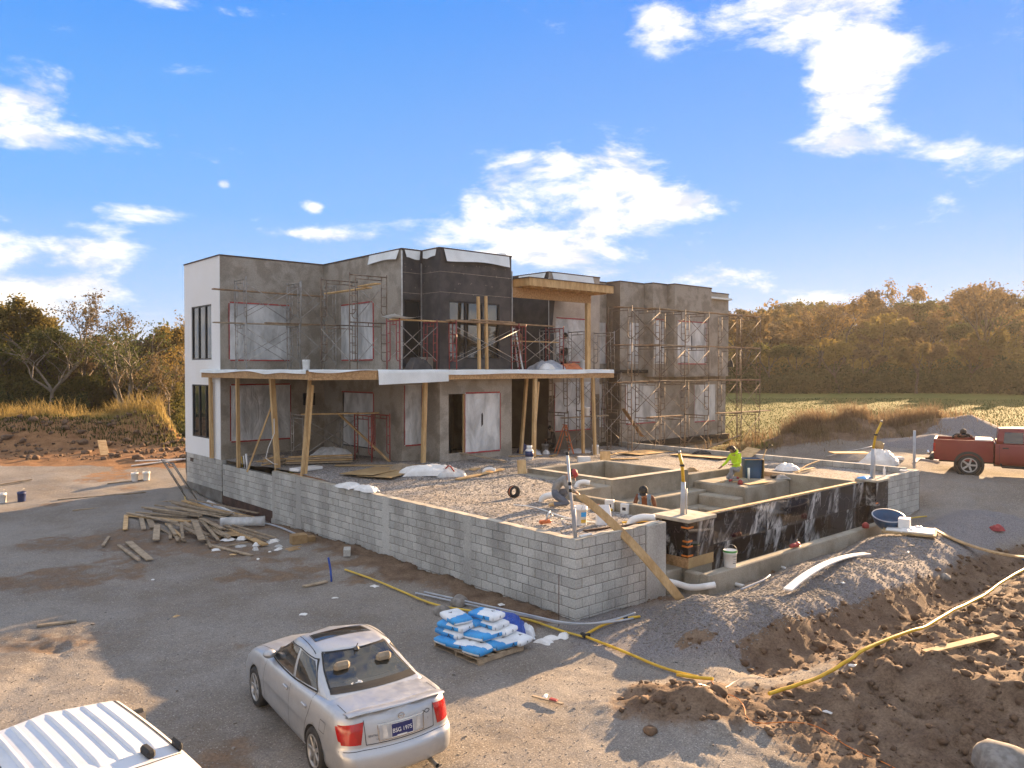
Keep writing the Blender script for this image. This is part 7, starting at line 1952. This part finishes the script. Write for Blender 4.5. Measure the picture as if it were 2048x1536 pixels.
    if hat:
        m = MB(); m.lathe([(.118, -.01), (.120, .03), (.108, .08), (.07, .115), (0, .125)], 16, h, rot=B)
        V2 = []
        m.grid(lambda i, j: h + B @ Vector((.09 + .11 * j * (1 - .35 * (2 * i - 1) ** 2), (2 * i - 1) * .095 * (1 - .15 * j), .005 - .025 * j)), 8, 4)
        m.build('cap', hat, root)
    if hair:
        m = MB()
        m.grid(lambda i, j: h + B @ Vector((-.02 + .112 * math.cos(2 * math.pi * i) * math.cos(j * 1.5 + .02 + (.55 if abs(i - .5) > .36 else -.35) * (1 - j)), .108 * math.sin(2 * math.pi * i) * math.cos(j * 1.5 + .0), .0 + .135 * math.sin(j * 1.5 + .02 + (.35 if abs(i - .5) > .36 else -.55) * (1 - j)))), 20, 8)
        m.build('hair', 'hair', root)
    m = MB()
    for sg in (-1, 1): m.lathe([(0, -.008), (.009, 0), (0, .008)], 8, h + B @ Vector((.088, sg * .035, .005)), rot=B)
    m.build('eyes', 'ink', root)
    m = MB()
    for sg in (-1, 1): m.lathe([(0, -.01), (.022, -.006), (.024, .006), (0, .01)], 8, h + B @ Vector((.0, sg * .098, -.01)), rot=B @ Matrix.Rotation(R(90), 3, 'X'))
    m.build('ears', skin, root)
    if hood:
        m = MB(); c = n + (Vector(J['chest']) * sc - n) * .1 - fw * .05
        m.lathe([(.07, .03), (.12, .05), (.13, .0), (.09, -.06), (.05, -.07)], 14, c, rot=B); m.build('hood', shirt, root)
    if vest:
        bv = Skin([m2]); m = MB()
        ch, pe = Vector(J['chest']) * sc, Vector(J['pelvis']) * sc
        for sg in (-1, 1):
            def vf(i, j):
                z = ch.z + .17 - (ch.z + .17 - pe.z) * j; y = sg * (.075 + .10 * i)
                p, nn = bv.hit((2, y, z), (-1, 0, 0))
                if p is None: p, nn = bv.hit((2, y * .8, z - .02), (-1, 0, 0))
                return (p if p else Vector((.1, y, z))) + Vector((.014, 0, 0))
            m.grid(vf, 5, 12)
        m.build('vest', vest, root)
    return root


def pose(kind):
    if kind == 'stand':
        return dict(pelvis=(0, 0, .95), spine=(0, 0, 1.12), chest=(.01, 0, 1.32), neck=(.02, 0, 1.50), head=(.05, 0, 1.63), lsh=(0, .19, 1.42), lel=(.04, .26, 1.14), lwr=(.20, .22, .96), rsh=(0, -.19, 1.42), rel=(.05, -.26, 1.14), rwr=(.22, -.18, 1.02),
                    lhip=(0, .10, .90), lkn=(.03, .12, .50), lan=(0, .12, .09), lto=(.14, .14, .045), rhip=(0, -.10, .90), rkn=(.02, -.12, .50), ran=(-.02, -.12, .09), rto=(.12, -.14, .045), look=(1, 0, -.35))
    if kind == 'kneel':   # sitting back on the heels, bent well forward
        return dict(pelvis=(-.10, 0, .30), spine=(-.04, 0, .46), chest=(.12, 0, .62), neck=(.26, 0, .71), head=(.36, 0, .76), lsh=(.12, .18, .66), lel=(.26, .22, .42), lwr=(.44, .16, .30), rsh=(.14, -.18, .64), rel=(.30, -.20, .34), rwr=(.34, -.16, .08),
                    lhip=(-.08, .10, .28), lkn=(.26, .14, .36), lan=(.02, .14, .07), lto=(.14, .15, .04), rhip=(-.08, -.10, .27), rkn=(.28, -.13, .10), ran=(-.10, -.13, .07), rto=(-.20, -.13, .05), look=(1, 0, -.6))
    if kind == 'crouch':  # one knee up, one down, upright back
        return dict(pelvis=(-.06, 0, .38), spine=(-.05, 0, .56), chest=(.02, 0, .78), neck=(.08, 0, .95), head=(.15, .0, 1.06), lsh=(.01, .19, .88), lel=(.06, .27, .62), lwr=(.26, .12, .58), rsh=(.03, -.19, .86), rel=(.10, -.28, .62), rwr=(.34, -.30, .46),
                    lhip=(-.05, .10, .36), lkn=(.34, .14, .46), lan=(.30, .14, .08), lto=(.44, .15, .045), rhip=(-.05, -.10, .35), rkn=(.22, -.16, .08), ran=(-.20, -.14, .08), rto=(-.32, -.14, .05), look=(1, 0, -.7))
    if kind == 'work':    # standing, bent over a wall, hands low in front
        return dict(pelvis=(-.05, 0, .95), spine=(-.01, 0, 1.12), chest=(.08, 0, 1.33), neck=(.17, 0, 1.50), head=(.25, 0, 1.61), lsh=(.07, .20, 1.43), lel=(.12, .29, 1.16), lwr=(.32, .17, 1.04), rsh=(.07, -.20, 1.43), rel=(.12, -.29, 1.16), rwr=(.32, -.16, 1.05),
                    lhip=(-.05, .10, .90), lkn=(.0, .12, .50), lan=(-.05, .12, .09), lto=(.10, .14, .045), rhip=(-.05, -.10, .90), rkn=(.0, -.12, .50), ran=(-.05, -.12, .09), rto=(.10, -.14, .045), look=(1, 0, -1.0))
    if kind == 'lean':
        return dict(pelvis=(-.10, 0, .92), spine=(-.02, 0, 1.05), chest=(.14, 0, 1.20), neck=(.28, 0, 1.30), head=(.36, 0, 1.40), lsh=(.14, .22, 1.28), lel=(.24, .36, 1.16), lwr=(.42, .30, 1.22), rsh=(.14, -.22, 1.28), rel=(.24, -.36, 1.16), rwr=(.42, -.30, 1.22),
                    lhip=(-.10, .10, .88), lkn=(-.08, .12, .48), lan=(-.10, .12, .09), lto=(.04, .14, .045), rhip=(-.10, -.10, .88), rkn=(-.08, -.12, .48), ran=(-.12, -.12, .09), rto=(.02, -.14, .045), look=(1, 0, -.3))


MT['c_grey'] = cloth('grey_sweater', (.27, .26, .24)); MT['c_jean'] = cloth('blue_grey_jeans', (.13, .15, .19)); MT['c_hivis'] = cloth('yellow_hoodie', (.52, .75, .03), .85)
MT['c_trouser'] = cloth('grey_trousers', (.30, .30, .31)); MT['c_brown'] = cloth('rust_brown_jacket', (.16, .065, .035)); MT['c_denim'] = cloth('denim_vest', (.20, .30, .42)); MT['c_dark'] = cloth('dark_clothes', (.03, .025, .025))
MT['c_white'] = cloth('pale_shirt', (.50, .47, .43)); MT['c_tan'] = cloth('tan_clothes', (.26, .17, .10))
person('man in grey sweater and red cap crouching on the gravel', SP(2.75, 3.30), R(-4), pose('kneel'), 'c_grey', 'c_jean', 'lumber', 'red', sc=1.12)
person('man in brown jacket and denim vest standing inside the pool', S(5.15, 2.35, .35), R(-112), pose('work'), 'c_brown', 'c_jean', 'brown', 'seam', vest='c_denim')
person('man in bright yellow hooded top crouching on the pool deck', S(11.45, 3.62, 1.45), R(-150), pose('crouch'), 'c_hivis', 'c_trouser', 'red', None, hood=True)
person('man in pale shirt standing on the upper deck before the sheeted window', S(13.45, 13.55, 5.18), R(170), pose('stand'), 'c_white', 'c_dark', 'brown', None, sc=.93)
person('person in grey crouching on the upper deck below the standing man', S(12.75, 13.3, 5.18), R(-60), pose('kneel'), 'c_grey', 'c_dark', 'brown', 'seam')
person('person in tan clothes standing at the aluminium stepladder in the dark recess', S(10.55, 13.4, 5.18), R(190), pose('stand'), 'c_tan', 'c_tan', 'brown', None)
person('person in dark clothes crouching behind the orange stepladder', SP(12.75, 13.65), R(170), pose('crouch'), 'c_dark', 'c_dark', 'brown', None)
person('person in black leaning on the far side of the red pickup bed', V3(18.55, 32.15), R(-110), pose('lean'), 'c_dark', 'c_dark', 'brown', 'seam')
# ------------------------------------------------------------------ trees and plants
def leaf_quads(P, size, r, flat=.5):
    """one bent-free quad for each point"""
    n = len(P)
    a = r.normal(0, 1, (n, 3)); a /= np.linalg.norm(a, axis=1, keepdims=True) + 1e-9
    b = np.cross(a, r.normal(0, 1, (n, 3))); b /= np.linalg.norm(b, axis=1, keepdims=True) + 1e-9
    s = (size * r.uniform(.55, 1.3, n))[:, None]
    u, v = a * s, b * s * .62
    return np.stack([P - u, P + v * .9, P + u, P - v * .9], 1).reshape(-1, 3)


def quads_mesh(name, V, mat):
    n = len(V) // 4
    me_ = bpy.data.meshes.new(name)
    me_.vertices.add(len(V)); me_.vertices.foreach_set('co', V.astype(np.float32).ravel())
    me_.loops.add(len(V)); me_.loops.foreach_set('vertex_index', np.arange(len(V), dtype=np.int32))
    me_.polygons.add(n); me_.polygons.foreach_set('loop_start', np.arange(0, len(V), 4, dtype=np.int32))
    me_.update(calc_edges=True); me_.materials.append(MT[mat]); return me_


def tree_meshes(seed, H, spread, nleaf, lsize, leaf, bark, trunk_f=.28, dens=1.0, levels=4, droop=.0, lean=.06):
    r = random.Random(seed); q = np.random.RandomState(seed)
    m = MB(); tips = []
    def grow(p, d, L, rad, lv):
        pts = [p]; n = 4 if lv < 2 else 3
        for i in range(n):
            d = (d + Vector((r.uniform(-1, 1), r.uniform(-1, 1), r.uniform(-.5, .7) - droop * lv * .2)) * (.16 + .06 * lv)).normalized()
            p = p + d * L / n; pts.append(p)
        m.tube(pts, [rad * (1 - .42 * i / n) for i in range(n + 1)], 6 if lv < 2 else 4 if lv < 3 else 3, caps=False)
        if lv >= levels - 1:
            tips.append((pts[-1], lv)); tips.append((pts[-2], lv)); return
        if lv >= 2: tips.append((pts[-1], lv))
        k = r.choice((3, 4)) if lv == 0 else r.choice((2, 3, 3))
        for j in range(k):
            base = pts[-1] if (j < 2 or lv == 0) else pts[r.choice((1, 2))]
            ang = r.uniform(0, 6.28); sp = r.uniform(.45, .95) * spread
            nd = (d + Vector((math.cos(ang) * sp, math.sin(ang) * sp, r.uniform(-.05, .45)))).normalized()
            grow(base, nd, L * r.uniform(.62, .85), rad * .58, lv + 1)
    grow(Vector((0, 0, -.3)), Vector((r.uniform(-lean, lean), r.uniform(-lean, lean), 1)).normalized(), H * trunk_f, H * (.0115 if H < 10 else .015) + .03, 0)
    zmax = max(t[0].z for t in tips)
    k = H / (zmax + .4)
    m.v = [tuple(Vector(v) * k) for v in m.v]
    me_t = m.mesh('trunk'); me_t.materials.append(MT[bark])
    T = np.array([list(t[0] * k) for t in tips])
    w_ = q.uniform(.2, 1, len(T)) ** 1.5; w_ /= w_.sum()
    c = q.choice(len(T), int(nleaf * dens), p=w_)
    P = T[c] + q.normal(0, 1, (len(c), 3)) * np.array([.50, .50, .38]) * (H * .055 + .1) * q.uniform(.3, 1.25, (len(c), 1))
    P = P[P[:, 2] > H * .08]
    me_l = quads_mesh('crown', leaf_quads(P, lsize, q), leaf)
    return me_t, me_l


KINDS = {}
for nm, a in {
    'orange': (1, 13, 1.0, 9500, .21, 'leaf_orange', 'bark'), 'orange2': (2, 13, .9, 9000, .21, 'leaf_orange', 'bark'),
    'yellow': (3, 12, 1.0, 9000, .20, 'leaf_yellow', 'bark'), 'brown': (4, 13, .95, 9000, .21, 'leaf_brown', 'bark'),
    'brown2': (5, 12, 1.1, 8500, .21, 'leaf_brown', 'bark'), 'olive': (6, 12, 1.05, 9500, .20, 'leaf_olive', 'bark'),
    'bare': (7, 14, 1.0, 2200, .17, 'leaf_orange', 'bark'), 'bare2': (8, 14, .9, 1500, .16, 'leaf_brown', 'bark'),
    'near_olive': (11, 8, 1.1, 13000, .095, 'leaf_olive', 'bark'), 'near_yellow': (12, 8, 1.05, 12000, .10, 'leaf_yellow', 'bark_pale'),
    'near_bare': (13, 9, 1.0, 3200, .085, 'leaf_brown', 'bark_pale'), 'near_bare2': (14, 9, 1.15, 2400, .085, 'leaf_olive', 'bark_pale'), 'near_brown': (15, 8, 1.1, 9000, .09, 'leaf_brown', 'bark'),
}.items():
    KINDS[nm] = (tree_meshes(a[0], a[1], a[2], a[3], a[4], a[5], a[6], levels=5 if ('bare' in nm) else 4, trunk_f=.22 if 'near' in nm else .27), a[1])
LOOK = {'orange': 'orange leaved tree', 'orange2': 'rust orange tree', 'yellow': 'yellowish tree', 'brown': 'brown leaved tree', 'brown2': 'broad brown tree', 'olive': 'olive green tree', 'bare': 'thin tall tree with few orange leaves', 'bare2': 'nearly bare tall tree',
        'near_olive': 'olive green tree', 'near_yellow': 'yellowing tree', 'near_bare': 'nearly bare pale limbed tree', 'near_bare2': 'spreading pale tree with few leaves', 'near_brown': 'brownish tree'}


def plant_tree(kind, x, y, h, label, group):
    (mt, ml), H = KINDS[kind]
    o = thing('tree', label, 'tree', V3(x, y, -.1), rng.uniform(0, 6.28), group)
    k = h / H; o.scale = (k * rng.uniform(.95, 1.15), k * rng.uniform(.95, 1.15), k)
    link('trunk', mt, o); link('crown', ml, o)


cut_ = lambda x: 'by the scaffold' if x < 36 else 'behind the weedy heap' if x < 50 else 'behind the gravel heap' if x < 62 else 'at the right edge'
seqk = ['brown', 'olive', 'orange', 'yellow', 'olive', 'brown2', 'orange2', 'bare', 'yellow', 'brown']
r_ = random.Random(99)
i = 0
for row, (y0, dx, hh) in enumerate(((106, 4.6, 7.6), (124, 4.8, 11.0), (146, 5.4, 15.0), (168, 6.0, 18.5))):
    x = (26, 30, 35, 40)[row]
    while x < (86, 96, 112, 128)[row]:
        kind = seqk[(i * 7 + row * 3) % 10] if r_.random() < .8 else r_.choice(seqk)
        xs_ = x * 106 / y0
        h = hh * (.86 + .20 * r_.random()) * (1 + .16 * max(0, min(1, (xs_ - 44) / 26))) * (.88 if xs_ < 36 else 1)
        if kind.startswith('bare'): h *= 1.1
        plant_tree(kind, x, y0 + r_.uniform(-2.5, 2.5), h, '%s, %s %s' % (LOOK[kind], ('low front row', 'second row', 'third row', 'tall back row')[row], cut_(xs_)), 'trees across the field, %s, row %s' % (kind, row))
        x += dx * r_.uniform(.75, 1.25); i += 1
for (kind, x, y, h) in (('bare', 47.5, 108, 14.0), ('bare2', 66.5, 107, 15.5), ('orange', 32.5, 108, 11.0), ('bare2', 41.5, 107, 12.5)):
    plant_tree(kind, x, y, h, 'tall %s standing out before the wood, %s' % (LOOK[kind].replace('tall ', ''), cut_(x)), 'tall trees before the wood')
r_ = random.Random(5)
for (kind, x, y, h, lab) in (
        ('near_yellow', -31.5, 51.0, 8.4, 'tall tree with golden crown on the left, left of the bare trees'), ('near_bare', -27.8, 50.5, 8.9, 'nearly bare tree with dark twigs in the middle of the left wood'), ('near_bare2', -24.0, 50.0, 9.2, 'spreading nearly bare tree with pale limbs by the white house end'),
        ('near_bare', -21.8, 49.5, 6.6, 'pale twisting tree close to the white house end'), ('near_bare2', -29.0, 48.8, 6.4, 'low pale tree with tangled bare branches in the left wood'), ('near_bare', -36.5, 50, 8.6, 'thin bare tree at the left edge of the picture')):
    plant_tree(kind, x * 1.19, y * 1.19, h * 1.16, lab, None)
for row, (y0, hh) in enumerate(((62, 6.8), (67, 8.0), (73, 9.2))):
    x = -58
    while x < -.425 * y0:
        kind = r_.choice(('near_olive', 'near_olive', 'near_yellow', 'near_brown', 'near_brown'))
        plant_tree(kind, x, y0 + r_.uniform(-1, 1), hh * r_.uniform(.85, 1.12), '%s in the left wood, %s, %s' % (LOOK[kind], ('front row', 'second row', 'third row')[row], 'at the picture edge' if x < -36 * y0 / 53 else 'behind the golden crowned tree' if x < -30 * y0 / 53 else 'behind the bare trees' if x < -25.5 * y0 / 53 else 'near the white house end'), 'trees of the left wood, %s, row %s' % (kind, row))
        x += 2.2 * r_.uniform(.75, 1.25)


for k in range(22):      # the wood goes on round the site, to the right of and behind the camera
    a = R(70 + k * 8.2 + r_.uniform(-2, 2)); d = r_.uniform(70, 84)
    plant_tree(r_.choice(('yellow', 'olive', 'orange', 'brown')), math.sin(a) * d, 10 + math.cos(a) * d, r_.uniform(9, 13), 'leafy autumn tree of the wood round the site, outside the picture', 'trees round the site outside the picture')


def thicket(name, pts_fn, n, size, mat, seed, label=None):
    q = np.random.RandomState(seed); P = pts_fn(q, n)
    return tag(link(name, quads_mesh(name, leaf_quads(P, size, q), mat)), kind='stuff')
def band(x0, x1, yb, dpt, h, lump=2.0, seed_=3.0):
    def fn(q, n):
        x = q.uniform(x0, x1, n); d = q.uniform(0, 1, n); y = yb + dpt * d + 4.5 * (fbm(x / (lump * 2.2), x * 0 + seed_, 3, 77) - .4)
        top = h * (.45 + .75 * fbm(x / lump, y / lump * .6, 3, 31)) * (.55 + .6 * d)
        z = q.uniform(0, 1, n) ** .8 * top
        g = gz(x, y, False)[0]
        return np.stack([x, y, g + z], 1)
    return fn
thicket('undergrowth', band(-62, -24.6, 58, 5, 3.8), 52000, .10, 'leaf_green', 41)
thicket('undergrowth', band(-62, -25, 59, 4, 6.2), 60000, .11, 'leaf_olive', 49)
thicket('undergrowth', band(-62, -25.3, 60.5, 6, 6.6), 80000, .11, 'leaf_olive', 42)
thicket('undergrowth', band(-62, -27, 64, 7, 8.0), 60000, .12, 'leaf_yellow', 48)
thicket('undergrowth', band(24, 84, 103, 6, 5.0, 3.5), 40000, .22, 'leaf_olive', 43)
thicket('undergrowth', band(26, 90, 112, 10, 9.0, 4.0), 52000, .26, 'leaf_yellow', 44)
thicket('distant_wood', band(34, 120, 150, 12, 15, 6), 52000, .42, 'leaf_orange', 45)
thicket('distant_wood', band(-76, -33, 78, 8, 9.5, 5), 30000, .30, 'leaf_olive', 46)
thicket('distant_wood', band(-60, 30, 150, 10, 9, 6), 12000, .5, 'leaf_brown', 47)


def blades(name, fn, n, h0, h1, wd, mat, seed, lean=.35, clump=0):
    q = np.random.RandomState(seed); x, y = fn(q, n); n = len(x)
    if clump:
        k = fbm(x * clump, y * clump, 3, seed) > q.uniform(.40, .60, n); x, y = x[k], y[k]; n = len(x)
    z = gz(x, y)[0]; h = (.55 + .9 * fbm(x * 1.1, y * 1.1, 2, seed + 3)) * q.uniform(h0, h1, n) * q.uniform(.6, 1, n); a = q.uniform(0, 6.28, n); w2 = wd * q.uniform(.6, 1.3, n) / 2
    lx, ly = q.normal(.25, lean, n) * h * .6 - .0, q.normal(0, lean, n) * h * .6
    B = np.stack([x, y, z - .03], 1); T = np.stack([x - lx, y - ly, z + h], 1); Mid = B * .5 + T * .5 + np.stack([lx * .2, ly * .2, h * .06], 1)
    s = np.stack([np.cos(a) * w2, np.sin(a) * w2, 0 * a], 1)
    V = np.stack([B - s, B + s, Mid + s * .8, Mid - s * .8, Mid - s * .8, Mid + s * .8, T + s * .25, T - s * .25], 1).reshape(-1, 3)
    return tag(link(name, quads_mesh(name, V, mat)), kind='stuff')
def heapfn(cs):
    def fn(q, n):
        k = q.choice(len(cs), n); C_ = np.array(cs)[k]
        return C_[:, 0] + q.normal(0, 1, n) * C_[:, 2], C_[:, 1] + q.normal(0, 1, n) * C_[:, 3]
    return fn
blades('tall_dry_grass', heapfn([(-26.5, 45.9, 2.6, .8), (-21.3, 46.6, 1.5, .7), (-31.5, 45.8, 2.6, .9), (-24, 46.7, 2.4, .7)]), 20000, .45, 1.35, .026, 'dry_grass', 51, .4, .9)
blades('tall_dry_grass', heapfn([(-23, 45.4, 4, .8), (-18.0, 45.6, 1.8, 1.2)]), 7000, .18, .45, .03, 'dry_grass', 52)
blades('weeds', heapfn([(17.6, 42.0, 1.2, .8), (20.0, 42.3, 1.5, .8), (15.6, 41.8, 1.5, .7), (22.3, 42.4, .9, .7)]), 15000, .30, 1.15, .026, 'dry_weed', 53, .5, 1.5)
blades('weeds', heapfn([(17, 40.6, 3.2, .9)]), 7000, .12, .5, .03, 'dry_weed', 54, .5, 1.2)
blades('field_grass', lambda q, n: (q.uniform(12, 60, n), 45 + 45 * q.uniform(0, 1, n) ** 1.7), 42000, .05, .16, .05, 'field_blade', 55)
blades('field_grass', lambda q, n: (q.uniform(-34, -13, n), q.uniform(42, 49, n)), 16000, .06, .22, .04, 'field_blade', 56)

# ------------------------------------------------------------------ thin warm volume added to stand in for lens glare
m, q, p, out = new_mat('glare_haze')
m.node_tree.nodes.remove(p)
vp = q.n('ShaderNodeVolumePrincipled'); vp.inputs['Color'].default_value = (1.0, .95, .89, 1); vp.inputs['Density'].default_value = .00022; vp.inputs['Anisotropy'].default_value = .36
m.node_tree.links.new(vp.outputs[0], out.inputs['Volume'])
hz = MB().bx((-720, -80, -2.2), (720, 920, 34)).build('glare_haze', m)
tag(hz, kind='stuff')
SC.cycles.volume_bounces = 0
SC.cycles.volume_max_steps = 64
